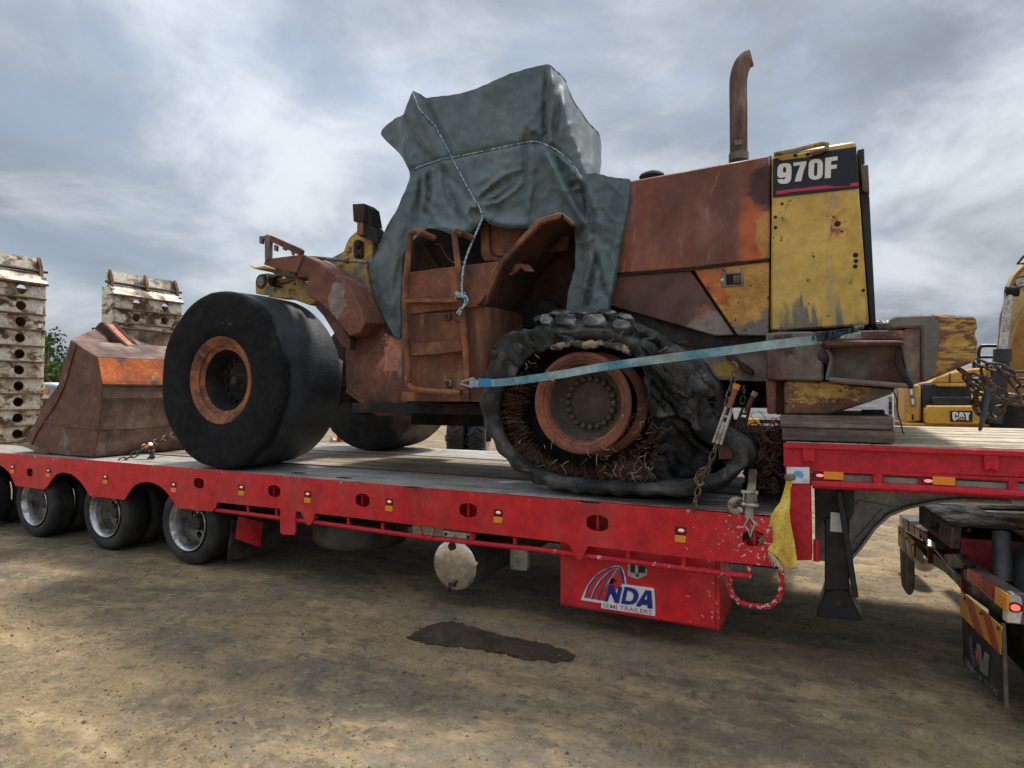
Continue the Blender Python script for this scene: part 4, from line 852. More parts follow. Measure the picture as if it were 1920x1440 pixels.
for x, y, r_ in ((1055, 510, .045), (1056, 574, .055)): obj('pivot_boss', MB().lathe([(-.03, .4 * r_), (-.035, r_ * .8), (-.02, r_), (.03, r_)], P(*K2([(x, y)])[0], 5.05), 20), grey_metal, tw); boss(tw, *K2([(x, y)])[0], 5.022, .014, .008, soot)
part('link_plate', K2([(1022, 250), (1040, 235), (1060, 245), (1060, 325), (1030, 330), (1018, 300)]), 5.04, .05, rust_dark, .008, tw); boss(tw, *K2([(1042, 262)])[0], 5.03, .04, .02, soot); boss(tw, *K2([(1038, 318)])[0], 5.03, .03, .015, soot)
obj('hydraulic_pipe', MB().tube(spline([P(x, y, 4.86) for x, y in KF([(590, 598), (720, 606), (900, 622), (1010, 634), (1120, 640), (1225, 650)])], 16), .017, 8), grey_metal, loader); obj('pipe_clamp', MB().cyl(P(*KF([(1005, 632)])[0], 4.86), P(*KF([(1035, 637)])[0], 4.86), .028, 10), grey_metal, loader)
obj('hydraulic_pipe', MB().tube(spline([P(x, y, 4.95) for x, y in KF([(1245, 900), (1250, 1100), (1255, 1150), (1280, 1205), (1330, 1225), (1370, 1215)])], 24), .022, 8), grey_metal, loader)
# head lamp housing on the tower
hl = part('lamp_housing', KF([(1068, 66), (1186, 60), (1186, 232), (1165, 238), (1100, 248), (1078, 238)]), 4.96, .18, rust_dark, .006)
part('lamp_side', KF([(1187, 60), (1240, 104), (1272, 280), (1240, 272), (1186, 235)]), 5.0, .16, soot, .004, hl)
part('lamp_neck', KF([(1115, 246), (1172, 240), (1170, 374), (1112, 374)]), 4.97, .1, rust, .006, hl); part('lamp_bracket', KF([(1172, 240), (1270, 285), (1300, 330), (1325, 400), (1330, 470), (1270, 440), (1200, 410), (1130, 385), (1172, 374)]), 5.0, .16, soot, .004, hl)
part('bent_sheet', KF([(1330, 410), (1352, 400), (1380, 440), (1395, 470), (1345, 480), (1330, 460)]), 5.3, .04, yel_peel, .003)
# belly: articulation, axles
for X_, w_ in ((P(418, 713, 4.36).x, .24), (P(1095, 756, 4.36).x, .24)):
    zc = P(418, 713, 4.36).z if X_ < -4 else P(1095, 756, 4.36).z
    obj('axle', MB().lathe([(0, .18), (.5, .2), (.8, .3), (1.1, .3), (1.4, .2), (1.9, .18)], (X_, 4.8, zc), 20), soot, loader)
obj('belly_frame', MB().bb(-4.4, -1.7, 5.3, 6.2, 1.52, 1.75).bb(-3.9, -2.4, 5.5, 6.0, 1.40, 1.55), soot, loader); obj('belly_frame', MB().bb(-4.0, -2.6, 4.7, 5.3, 1.55, 1.64), soot, loader)

part('frame_core', K2([(1080, 380), (1130, 400), (1210, 720), (1262, 745), (1100, 720)]), 5.24, .6, soot, 0)

# --- front wheel: bald burnt tyre on a rusted rim
FC = P(424, 713, 4.40); FC = V((FC.x, 4.30, P(418, 713, 4.36).z)); R0 = .875
def squash(q, a, r, t):
    n = noise.noise((q.x * 2.3, q.y * 2.3, q.z * 2.3)) * .014 + noise.noise((q.x * 7, q.y * 7, q.z * 7)) * .005
    d = (q - V((FC.x, q.y, FC.z))); 
    if r > .5: q = q + d.normalized() * n + V((0, -n * .8, 0))
    k = FC.z - R0
    if q.z < k + .12:
        f = (k + .12 - q.z) / .12; q.z = max(q.z, DZ + .004)
    if r > .5 and q.z < FC.z - .55 and a < .2: q.y -= .03 * (FC.z - .55 - q.z) / .3
    return q
fw = obj('wheel', MB().lathe([(.06, .345), (.025, .40), (.02, .425), (.035, .435), (.05, .425), (.05, .405), (.03, .395), (.035, .38), (.06, .372), (.075, .355), (.09, .315), (.10, .302)], FC, 64), rust_orange, loader, smooth=50)
obj('rim_barrel', MB().lathe([(.10, .302), (.13, .296), (.24, .275), (.30, .262)], FC, 48), soot, fw, smooth=50)
prof = [(.10, .40), (.035, .425), (.010, .46), (.0, .54), (.0, .70), (.002, .80), (.010, .838), (.030, .860), (.075, .870), (.28, .875), (.44, .876), (.60, .874), (.74, .866), (.80, .845), (.84, .79), (.86, .68), (.85, .54), (.80, .46), (.70, .42)]
ftyre = obj('tyre', MB().lathe(prof, FC, 96, closed=True, fn=squash), burnt_tyre, fw, smooth=60)
obj('wheel_disc', MB().lathe([(.30, .262), (.31, .20), (.29, .19), (.28, .12), (.25, .10), (.24, .05), (.22, .045), (.22, 0)], FC, 40), soot, fw, smooth=50)
for k in range(16):
    t = 2 * math.pi * k / 16; p = FC + V((.225 * math.cos(t), .305, .225 * math.sin(t))); obj('wheel_nut', MB().cyl(p, p + V((0, -.035, 0)), .02, 6), soot, fw)
obj('hub_cap', MB().lathe([(.18, 0), (.185, .035), (.2, .045), (.24, .05)], FC + V((-.0, 0, 0)), 16), rust_dark, fw)
# grease smear and small bright scars on the sidewall
for x, y, s in ((417, 606, .02), (432, 608, .028), (425, 600, .014)):
    obj('tyre_scar', MB().sphere(P(x, y, 4.296), s, (1.3, .15, .6), 1), rubber, fw)
# far front wheel
fm = MB().lathe(prof, V((FC.x + .02, 6.50, FC.z)), 72, closed=True)
fm2 = weather('dusty_burnt_tyre', (.020, .019, .018), .8, 0, [dict(col=(.13, .10, .062), scale=1.6, th=.50, soft=.12, grad=(V((FC.x + .2, 6.5, 1.4)), V((FC.x + .9, 6.5, 1.3)), .5))], bump=.5, origin=LB)
ffw = obj('wheel', MB().lathe([(.62, .43), (.60, .30), (.45, .28), (.40, 0)], V((FC.x, 6.5, FC.z)), 40), rust_orange, loader); obj('tyre', fm, fm2, ffw, smooth=60)
obj('hub_cap', MB().lathe([(-.3, .2), (.1, .22), (.3, .28)], V((FC.x, 6.5, FC.z)), 20), soot, ffw)

# --- rear wheel: collapsed burnt carcass with bared cords
RC = P(1087, 756, 4.36); RC = V((RC.x, 4.40, RC.z))
rim_red = weather('scaly_red_rust', (.25, .085, .042), .75, 0, [dict(col=(.13, .055, .037), scale=3.5, th=.52, soft=.1), dict(col=(.36, .22, .14), scale=10, th=.68, soft=.03)], bump=.35)
rw = obj('wheel', MB().lathe([(.10, .33), (.055, .352), (.03, .365), (.0, .374), (-.014, .364), (-.016, .340), (-.004, .328), (.0, .312), (.018, .304), (.022, .292), (.045, .284), (.06, .278)], RC, 64), rim_red, loader, smooth=40)
rb = V((RC.x + .0, 4.40, RC.z)); obj('rim_flange', MB().lathe([(.10, .33), (.12, .36), (.15, .385), (.17, .39), (.19, .365), (.3, .33), (.5, .33)], rb + V((.045, .04, -.01)), 64), rust, rw, smooth=50)
hubm = weather('hub_dusty_metal', (.105, .085, .068), .75, 0, [dict(col=(.25, .15, .055), scale=4, th=.60, soft=.06), dict(col=(.05, .042, .037), scale=3, th=.53, soft=.1)], bump=.3)
obj('wheel_disc', MB().lathe([(.06, .278), (.10, .272), (.16, .255), (.20, .235), (.215, .215), (.215, .165), (.205, .155), (.20, .150), (.195, .0)], RC, 48), hubm, rw, smooth=50)
for k in range(20):
    t = 2 * math.pi * k / 20; p = RC + V((.182 * math.cos(t), .212, .182 * math.sin(t))); obj('wheel_nut', MB().lathe([(-.04, 0), (-.04, .016), (-.028, .023), (0, .025)], p, 10), hubm, rw)
outer = K4([(130, 640), (140, 560), (160, 480), (185, 380), (210, 290), (250, 240), (300, 210), (360, 195), (430, 190), (480, 155), (540, 120), (600, 104), (650, 96), (720, 92), (800, 90), (880, 94), (960, 104), (1010, 120), (1060, 145), (1120, 165), (1180, 195), (1225, 235), (1265, 268), (1330, 295), (1390, 350), (1445, 400), (1500, 460), (1530, 525), (1555, 600), (1580, 690), (1610, 770), (1700, 820), (1750, 860), (1772, 925), (1755, 990), (1700, 1045), (1630, 1100), (1560, 1145), (1450, 1175), (1330, 1188), (1180, 1188), (1000, 1183), (850, 1178), (700, 1166), (600, 1152), (520, 1135), (455, 1105), (400, 1062), (350, 1030), (300, 985), (255, 940), (220, 890), (185, 820), (160, 760), (138, 700)])
inner = K4([(262, 640), (275, 590), (300, 540), (330, 480), (370, 425), (400, 375), (440, 335), (500, 312), (560, 300), (630, 275), (700, 262), (780, 258), (850, 262), (910, 268), (960, 275), (1010, 300), (1050, 332), (1090, 380), (1130, 430), (1190, 490), (1250, 540), (1310, 600), (1360, 670), (1400, 760), (1430, 830), (1500, 870), (1580, 900), (1630, 950), (1600, 1010), (1540, 1050), (1440, 1068), (1330, 1078), (1200, 1086), (1050, 1088), (920, 1085), (800, 1078), (700, 1065), (600, 1045), (530, 1025), (470, 1000), (410, 960), (360, 920), (320, 860), (290, 800), (272, 740), (263, 690)])
NR = 180
def by_angle(pts, n, c0=(1110, 765)):
    # points at equal angles around a centre inside both outlines
    pl = pts + [pts[0]]; res = []
    for i in range(n):
        t = 2 * math.pi * i / n; d = V((math.cos(t), math.sin(t))); best = None
        for a, b in zip(pl, pl[1:]):
            ax_, ay_ = a[0] - c0[0], a[1] - c0[1]; bx_, by_ = b[0] - c0[0], b[1] - c0[1]
            den = d.x * (by_ - ay_) - d.y * (bx_ - ax_)
            if abs(den) < 1e-9: continue
            u = (ax_ * (by_ - ay_) - ay_ * (bx_ - ax_)) / den; s_ = (ax_ * d.y - ay_ * d.x) / den
            if u > 0 and -1e-6 <= s_ <= 1 + 1e-6 and (best is None or u > best): best = u
        res.append(V((c0[0] + d.x * best, c0[1] + d.y * best)))
    return res
po, pi_ = by_angle(outer, NR), by_angle(inner, NR)
def nz(p, s, k=0.0): return noise.noise((p.x * s + k, p.y * s, p.z * s))
def topness(i):
    t = 2 * math.pi * i / NR; return max(0, min(1, (-math.sin(t) - .55) / .35))     # 1 along the upper crown
rings = []
for f, y0, y1, am in ((0, .20, .16, .02), (.06, .10, .10, .02), (.2, .0, .03, .02), (.42, -.05, .02, .022), (.62, -.06, .09, .022), (.78, -.05, .20, .02), (.9, -.01, .30, .016), (1.0, .10, .42, .014)):
    ring = []
    for i in range(NR):
        a = pi_[i].lerp(po[i], f); tp_ = topness(i); Y = 4.40 + y0 * (1 - tp_) + y1 * tp_
        p = P(a.x, a.y, Y); right = max(0, min(1, (a.x - 1220) / 100))
        k = am * (1 + 1.6 * right)
        ang = 2 * math.pi * i / NR
        wob = math.sin(i * 2 * math.pi / NR * 26) * .010 * (f > .7) * (1 - tp_)
        dirv = V((math.cos(ang), 0, -math.sin(ang)))
        p = p + V((0, nz(p, 5) * k * 1.6 + nz(p, 13, 3) * k * .8, 0)) + dirv * (nz(p, 6, 9) * k * (.9 if f < 1 else .4) + wob)
        p.z = max(p.z, DZ + .004); ring.append(p)
    rings.append(ring)
last = rings[-1]
for dy, sc in ((.22, 1.0), (.42, 1.0), (.52, .96), (.56, .80)):
    cc = P(1110, 765, 4.4); rings.append([V((cc.x + (p.x - cc.x) * sc, min(p.y + dy, 5.02 + dy * .05), max(DZ + .004, cc.z + (p.z - cc.z) * sc))) for p in last])
m = MB(); vv = [[m.bm.verts.new(p) for p in r_] for r_ in rings]
for a, b in zip(vv, vv[1:]):
    for i in range(NR): m.face([a[i], a[(i + 1) % NR], b[(i + 1) % NR], b[i]])
rty = obj('tyre', m, char, rw, smooth=70)
# dark inside of the carcass
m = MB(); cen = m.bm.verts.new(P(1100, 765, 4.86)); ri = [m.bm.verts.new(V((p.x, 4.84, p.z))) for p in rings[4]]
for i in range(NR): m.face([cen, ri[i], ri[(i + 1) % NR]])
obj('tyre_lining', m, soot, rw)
# molten folds on the right of the rim
rr = random.Random(11)
def crumple(name, pts, Y, amp, step=4.0, seed=0., slope=(0, 0)):
    pr = resample(pts, 90); n = len(pr); cv = [V((p.x + 3 * noise.noise((i * .4, seed, 0)), p.y + 3 * noise.noise((i * .4, seed, 7)))) for i, p in enumerate(pr)]
    x0, x1 = min(p.x for p in cv), max(p.x for p in cv); y0, y1 = min(p.y for p in cv), max(p.y for p in cv)
    for i in range(int((x1 - x0) / step) + 1):
        for j in range(int((y1 - y0) / step) + 1): cv.append(V((x0 + (i + .5 * (j % 2)) * step, y0 + j * step)))
    r = delaunay_2d_cdt(cv, [(i, (i + 1) % n) for i in range(n)], [], 1, 1e-4); m = MB(); vs = []
    for v in r[0]:
        u, t = v.x * .7 + v.y * .7, -v.x * .7 + v.y * .7
        q = V((u * .010, t * .040, seed)); w = noise.noise((u * .02, t * .02, seed + 5)) * 1.2
        h = (1 - abs(noise.noise(q + V((w, w, 0))) * 2)) * .62 + (1 - abs(noise.noise(q * 2.1 + V((w, 0, 3))) * 2)) * .26 + noise.noise((v.x * .07, v.y * .07, seed)) * .10 + noise.noise((v.x * .2, v.y * .2, seed)) * .05
        vs.append(m.bm.verts.new(P(v.x, v.y, Y - amp * h + slope[0] * (v.x - x0) + slope[1] * (v.y - y0))))
    for f in r[2]: m.face([vs[i] for i in f])
    bmesh.ops.delete(m.bm, geom=[v for v in m.bm.verts if not v.link_faces], context='VERTS')
    o = obj(name, m, char, rw, smooth=80, recalc=False); md = o.modifiers.new('thick', 'SOLIDIFY'); md.thickness = .02; return o
crumple('torn_rubber', K4([(1060, 320), (1120, 230), (1210, 225), (1270, 275), (1340, 310), (1440, 410), (1520, 500), (1550, 600), (1580, 700), (1560, 780), (1480, 800), (1400, 770), (1350, 700), (1290, 690), (1230, 720), (1160, 700), (1130, 600), (1120, 480), (1080, 380)]), 4.52, .20, seed=2.3)
crumple('torn_rubber', K4([(1130, 640), (1200, 660), (1280, 640), (1340, 690), (1390, 780), (1430, 860), (1500, 900), (1560, 960), (1500, 1040), (1380, 1070), (1200, 1080), (1150, 1000), (1170, 900), (1120, 800)]), 4.78, .12, seed=6.1)
crumple('torn_rubber', K4([(200, 300), (300, 205), (430, 185), (540, 170), (620, 215), (700, 250), (640, 290), (540, 305), (440, 335), (370, 400), (310, 500), (260, 470), (215, 400)]), 4.44, .10, seed=9.4)
crumple('torn_rubber', [(1398, 862), (1412, 835), (1440, 806), (1464, 796), (1472, 830), (1472, 968), (1425, 972), (1395, 955)], 5.2, .25, seed=3.7)
# ash crust hanging over the rim
m = MB(); path = K4([(560, 300), (630, 280), (700, 270), (760, 278), (830, 270), (900, 275), (960, 285), (1000, 310), (1030, 335)])
pth = spline([P(x, y, 4.37) for x, y in path], 40); m.tube([p + V((0, nz(p, 20) * .02, nz(p, 25, 3) * .018)) for p in pth], [.024 + .014 * nz(p, 30, 5) for p in pth], 9)
obj('ash_crust', m, ash_m, rw, smooth=70)
# tread lugs left on the crown
lug_pts = [[(505, 168), (520, 140), (560, 138), (580, 165), (560, 190), (520, 190)], [(600, 165), (640, 140), (700, 140), (715, 165), (700, 195), (610, 192)], [(765, 160), (790, 140), (870, 140), (888, 165), (875, 200), (775, 200)], [(940, 185), (965, 170), (1025, 180), (1045, 205), (1020, 226), (950, 215)], [(1065, 215), (1090, 195), (1130, 215), (1140, 245), (1100, 250)],
            [(560, 132), (600, 112), (670, 108), (690, 126), (630, 135)], [(715, 122), (740, 106), (820, 106), (835, 124), (770, 134)], [(850, 122), (870, 108), (930, 112), (960, 128), (900, 136)], [(970, 145), (985, 130), (1040, 142), (1060, 165), (1010, 162)], [(480, 180), (470, 160), (500, 142), (512, 150)]]
for pts in lug_pts:
    px = K4(pts); cy = sum(b for _, b in px) / len(px); res = []
    for a, b in px: res.append(P(a, b, 4.46 + max(0, (628 - b)) / 40 * .30))
    cxx = sum((p.x for p in res)) / len(res)
    m = MB(); up = V((0, -.055, .046)); n_ = len(res); cc = sum(res, V()) / n_; res = [cc + (p - cc) * 1.16 for p in res]
    A = [m.bm.verts.new(p + V((0, .03, -.02))) for p in res]; B = [m.bm.verts.new(cc + (p - cc) * .97 + up * 1.15) for p in res]
    m.face(B)
    for i in range(n_): m.face([A[i], A[(i + 1) % n_], B[(i + 1) % n_], B[i]])
    obj('tread_lug', m, lug_m, rw, smooth=0, bevel=.005)
# bared steel cords round the opening (uncountable bristles)
m = MB(); cc = V((RC.x, 4.5, RC.z))
for k in range(900):
    t = rr.random()
    x_, y_ = None, None
    ang = math.radians(rr.uniform(48, 205)); i = int(ang / (2 * math.pi) * NR) % NR
    a = pi_[i]; ctr = V((1095, 770)); d = (ctr - a); ln_ = d.length; d = d.normalized(); tg = V((-d.y, d.x))
    s = a - d * rr.uniform(-8, 4) + tg * rr.uniform(-4, 4); l_ = rr.uniform(10, min(50, max(16, ln_ - 108)))
    e = s + d * l_ + tg * rr.uniform(-7, 7); mid = s.lerp(e, .55) + tg * rr.uniform(-3, 3)
    y0 = rr.uniform(4.44, 4.58); m.tube([P(s.x, s.y, y0), P(mid.x, mid.y, y0 + .015), P(e.x, e.y, y0 + rr.uniform(-.01, .06))], [.0032, .0028, .0016], 3, cap=False)
tag(obj('steel_cords', m, cord_m, rw, smooth=0, recalc=False), kind='stuff')
m = MB()
for k in range(330):     # tangled strands: right of the rim, and trailing on the deck behind the wheel
    if k < 70: x, y, Y, sp = rr.gauss(1205, 26), rr.uniform(780, 890), 4.42, 26
    elif k < 95: x, y, Y, sp = rr.gauss(985, 10), rr.uniform(660, 720), 4.42, 16
    else: x, y, Y, sp = rr.uniform(1418, 1464), rr.uniform(790, 930), rr.uniform(4.7, 5.1), 34
    pts = [V((x, y))]; 
    if k > 95: x, y, Y = rr.uniform(1405, 1468), rr.uniform(790, 940), rr.uniform(4.6, 4.95)
    for j in range(3): pts.append(pts[-1] + V((rr.uniform(-sp, sp) * .5, rr.uniform(-sp, sp) * .45)))
    m.tube(spline([P(a.x, min(a.y, 945), Y + rr.uniform(-.04, .04)) for a in pts], 8), .0026, 3, cap=False)
tag(obj('loose_cords', m, cord_m, rw, smooth=0, recalc=False), kind='stuff')
m = MB()
for x, y, l_, an in ((985, 680, 14, 1.5), (1115, 828, 22, -.5), (1135, 818, 26, -.7), (1120, 850, 24, 1.6), (1150, 880, 14, 1.2), (1185, 885, 16, 1.3), (1045, 862, 12, 2.5), (1055, 872, 14, -.6), (972, 832, 8, -1), (1200, 800, 12, -.9), (1128, 838, 16, .3), (1100, 830, 12, -.1), (1210, 868, 12, 1.0)):
    s = V((x, y)); e = s + V((math.cos(an), math.sin(an))) * l_; md = s.lerp(e, .5) + V((rr.uniform(-3, 3), rr.uniform(-3, 3)))
    m.tube(spline([P(s.x, s.y, 4.355), P(md.x, md.y, 4.35), P(e.x, e.y, 4.36)], 7), .0035, 4)
for k in range(50):
    zx, zy, sg_x, sg_y = rr.choice(((985, 672, 18, 22), (1120, 842, 16, 12), (1150, 640, 60, 8), (1200, 830, 14, 26), (1160, 880, 40, 8), (1010, 850, 40, 18)))
    x, y = rr.gauss(zx, sg_x), rr.gauss(zy, sg_y); an = rr.uniform(0, 6.28); l_ = rr.uniform(5, 22); e = (x + math.cos(an) * l_, y + math.sin(an) * l_)
    m.tube(spline([P(x, y, 4.36), P((x + e[0]) / 2 + rr.uniform(-4, 4), (y + e[1]) / 2 + rr.uniform(-4, 4), 4.345), P(*e, 4.37)], 6), rr.uniform(.0014, .003), 3)
tag(obj('pale_strands', m, straw_m, rw, smooth=0), kind='stuff')
obj('ash_lump', MB().sphere(P(*K4([(162, 575)])[0], 4.36), .035, (.7, .5, 1.2), 2), ash_m, rw)
obj('burnt_plate', MB().prism(PL(K4([(1555, 885), (1640, 880), (1645, 960), (1560, 965)]), 4.36), (0, .03, 0)), rust_dark, rw, bevel=.004)
# far rear wheel behind
frw = obj('wheel', MB().lathe([(.2, .37), (.25, .25), (.3, 0)], V((RC.x, 6.5, RC.z)), 32), rust, loader)
obj('tyre', MB().lathe([(0, .38), (0, .58), (.05, .66), (.5, .66), (.6, .58), (.6, .38)], V((RC.x, 6.5, DZ + .665)), 48, closed=True), char, frw)
# ------------------------------------------------------------------ green tarp over the cab
tarp_m = weather('green_tarp', (.092, .132, .140), .58, 0, [
    dict(col=(.15, .19, .19), scale=2.2, th=.54, soft=.14, detail=8, amt=.7), dict(col=(.06, .09, .094), scale=1.6, th=.56, soft=.12, amt=.6),
    dict(col=(.15, .16, .13), scale=9, th=.69, soft=.04, detail=8, amt=.6)], bump=.22, bscale=14, var=.12, spec=.35, rvar=.08)
tarp_out = K3([(300, 210), (330, 222), (365, 246), (450, 234), (520, 226), (600, 204), (690, 163), (780, 125), (860, 101), (940, 81), (962, 80), (982, 90), (1015, 118), (1050, 158), (1062, 200), (1090, 260), (1130, 318), (1165, 370), (1210, 412), (1221, 445), (1225, 490), (1224, 560), (1219, 610),
     (1205, 660), (1195, 760), (1195, 880), (1190, 945), (1165, 968), (1120, 962), (1098, 945), (1085, 862), (1062, 838), (1030, 820), (980, 828), (905, 858), (868, 886), (830, 884), (780, 886), (720, 880), (680, 868), (655, 845), (641, 826), (620, 858), (595, 890), (560, 918), (525, 926), (490, 918), (450, 900), (405, 886), (368, 884), (340, 905), (300, 945), (265, 985), (250, 1010), (243, 1120), (238, 1260), (240, 1400), (232, 1425), (205, 1410), (170, 1350), (130, 1262), (105, 1180), (92, 1120), (82, 1060), (100, 1040), (150, 920), (185, 850), (222, 790), (245, 735), (265, 690), (285, 632), (280, 600), (260, 560), (232, 515), (200, 485), (165, 455), (142, 425), (145, 402), (180, 368), (215, 345), (250, 330), (270, 280), (285, 235)])
flap_out = K3([(1118, 622), (1160, 618), (1190, 614), (1240, 625), (1290, 637), (1367, 644), (1360, 740), (1340, 850), (1310, 985), (1285, 1140), (1262, 1240), (1255, 1300), (1180, 1303), (1112, 1310), (1050, 1302), (1060, 1200), (1095, 1080), (1098, 970), (1090, 900), (1140, 860), (1150, 780), (1128, 700)])
FOLDS = [   # polyline in the crop's points, half width, height in metres
    ([(302, 215), (335, 320), (400, 470), (470, 600)], 16, .06), ([(370, 262), (395, 340), (450, 450), (500, 560)], 16, -.05), ([(258, 340), (310, 470), (385, 548)], 14, -.045), ([(240, 440), (280, 540), (300, 590)], 18, .05), ([(300, 330), (350, 450), (420, 550)], 12, .035),
    ([(285, 600), (430, 550), (620, 512), (770, 480), (870, 460), (930, 464), (1000, 495), (1060, 545), (1140, 640)], 13, -.035),
    ([(352, 600), (352, 700), (350, 785)], 13, .04), ([(372, 610), (380, 700), (378, 780)], 9, -.045), ([(400, 580), (405, 690), (405, 785)], 12, .045), ([(440, 560), (462, 680), (520, 800), (560, 860)], 20, -.05), ([(320, 620), (300, 740), (262, 860), (225, 960)], 16, .035), ([(338, 640), (325, 760), (300, 900)], 10, -.045),
    ([(430, 600), (440, 720), (480, 840)], 16, .035), ([(560, 560), (580, 660), (600, 740)], 14, .03),
    ([(870, 412), (900, 400), (940, 430)], 16, .05), ([(875, 470), (885, 560), (870, 720), (850, 840)], 22, .045), ([(852, 420), (850, 520), (850, 700)], 13, -.045), ([(930, 470), (985, 580), (1040, 690), (1110, 800), (1180, 910)], 30, .10), ([(985, 500), (1050, 640), (1105, 740), (1150, 830)], 18, -.07), ([(1010, 520), (1080, 590), (1130, 660)], 12, .05), ([(1060, 690), (1120, 655)], 14, -.05), ([(1050, 700), (1130, 690)], 10, .04),
    ([(952, 110), (948, 250), (942, 380), (950, 440)], 11, -.055), ([(975, 95), (985, 250), (968, 400), (985, 480)], 15, .05), ([(1012, 140), (1010, 300), (990, 480)], 12, -.03), ([(1045, 165), (1040, 330), (1010, 490)], 14, .035), ([(1100, 290), (1110, 420), (1090, 560)], 22, -.025), ([(1180, 400), (1190, 520), (1180, 610)], 16, .03), ([(920, 260), (890, 340), (870, 410)], 22, .03),
    ([(605, 748), (660, 690), (740, 625), (850, 590)], 13, .05), ([(625, 740), (690, 690), (790, 640)], 11, -.035), ([(620, 772), (720, 758), (800, 700), (850, 640)], 14, .05), ([(640, 765), (720, 735), (800, 670)], 9, -.04), ([(625, 800), (700, 850), (800, 868), (870, 860)], 24, .06), ([(650, 785), (740, 800), (850, 780)], 24, -.03), ([(598, 752), (540, 690), (480, 640), (440, 570)], 14, -.04), ([(590, 770), (560, 820), (600, 870)], 13, .05), ([(610, 790), (640, 830)], 10, -.05), ([(600, 755), (598, 790)], 20, .07),
    ([(390, 790), (420, 870), (530, 905), (600, 860)], 20, .05), ([(350, 790), (390, 830), (400, 880)], 14, -.05), ([(480, 740), (540, 840), (560, 890)], 14, -.03),
    ([(290, 660), (240, 840), (215, 1000), (195, 1180), (200, 1330)], 26, .06), ([(262, 720), (215, 830), (160, 950), (110, 1040)], 15, -.035), ([(255, 1010), (225, 1120), (200, 1250), (215, 1390)], 18, -.06), ([(225, 820), (170, 930)], 9, .03), ([(140, 1090), (140, 1200), (170, 1300)], 24, .03),
    ([(1130, 660), (1160, 790), (1190, 930)], 14, -.07), ([(1185, 990), (1215, 1100), (1255, 1240)], 12, -.05), ([(1160, 690), (1210, 820), (1250, 960)], 20, .035), ([(1290, 680), (1280, 850), (1240, 1000)], 22, -.022), ([(1330, 700), (1300, 900), (1270, 1100)], 14, .02), ([(1185, 1000), (1150, 1130), (1115, 1290)], 13, .05), ([(1205, 1020), (1165, 1180), (1150, 1290)], 10, -.045), ([(1215, 1080), (1195, 1200), (1190, 1300)], 12, .035), ([(1100, 880), (1130, 960), (1120, 1080)], 14, -.03), ([(1195, 925), (1150, 950), (1105, 955)], 14, .045), ([(1180, 985), (1130, 975)], 10, -.03),
]
FF = [([K3([p])[0] for p in f[0]], f[1] / 2.619, f[2]) for f in FOLDS]
def sstep(a, b, x): t = max(0., min(1., (x - a) / (b - a))); return t * t * (3 - 2 * t)
def fold_h(x, y):
    h = 0
    for pl, wd, am in FF:
        best = 1e9; tt = .5; n = len(pl) - 1
        for i in range(n):
            (ax_, ay_), (bx_, by_) = pl[i], pl[i + 1]; dx, dy = bx_ - ax_, by_ - ay_; l2 = dx * dx + dy * dy
            u = max(0, min(1, ((x - ax_) * dx + (y - ay_) * dy) / l2)); d = math.hypot(x - ax_ - u * dx, y - ay_ - u * dy)
            if d < best: best = d; tt = (i + u) / n
        if best < wd * 2.6:
            e = min(1, min(tt, 1 - tt) / .14 + .15)
            h += am * math.exp(-(best / wd) ** 2 * 1.1) * e
    return h
XC = P(1026, 200, 4.92).x
def tarp_p(x, y, off=0.0, flap=False):
    r = ray(x, y); tn = 4.735 / (r.y - .1 * r.z)
    xc = XC + (3.0 if flap else .0018 * max(0, y - 130))
    tr = xc / r.x if r.x < 0 else 0
    k = .10 / 1200; h_ = max(0, min(1, .5 + .5 * (tr - tn) / k)); t = tn + (tr - tn) * h_ + k * h_ * (1 - h_)
    p = EY + r * t
    d = fold_h(x, y) + .020 * noise.noise((x * .016, y * .009, 1.3)) + .008 * noise.noise((x * .05, y * .03, 4.3)) + .006 * noise.noise((x * .10, y * .10, 9.3)) + .016 * (max(0, 1 - abs(noise.noise((x * .022 + y * .010, y * .012 - x * .008, 2.7))) * 7) + max(0, 1 - abs(noise.noise((x * .026 - y * .014, y * .016 + x * .012, 8.1))) * 8)) * (.4 + .6 * sstep(240, 330, y))
    d += .20 * sstep(300, 470, y) * (1 - sstep(900, 1010, x)) * (1 - sstep(690, 760, x) * .2) * .5       # lower edge flares out
    d += .12 if flap else 0                                                   # flap lies over the hood
    d -= .55 * (1 - sstep(738, 760, x)) * (1 - sstep(300, 345, y)) ; d -= .22 * (1 - sstep(700, 770, x)) * sstep(330, 480, y)
    return p - r.normalized() * (d + off)
m = MB(); jr = random.Random(3); stp = 4.2
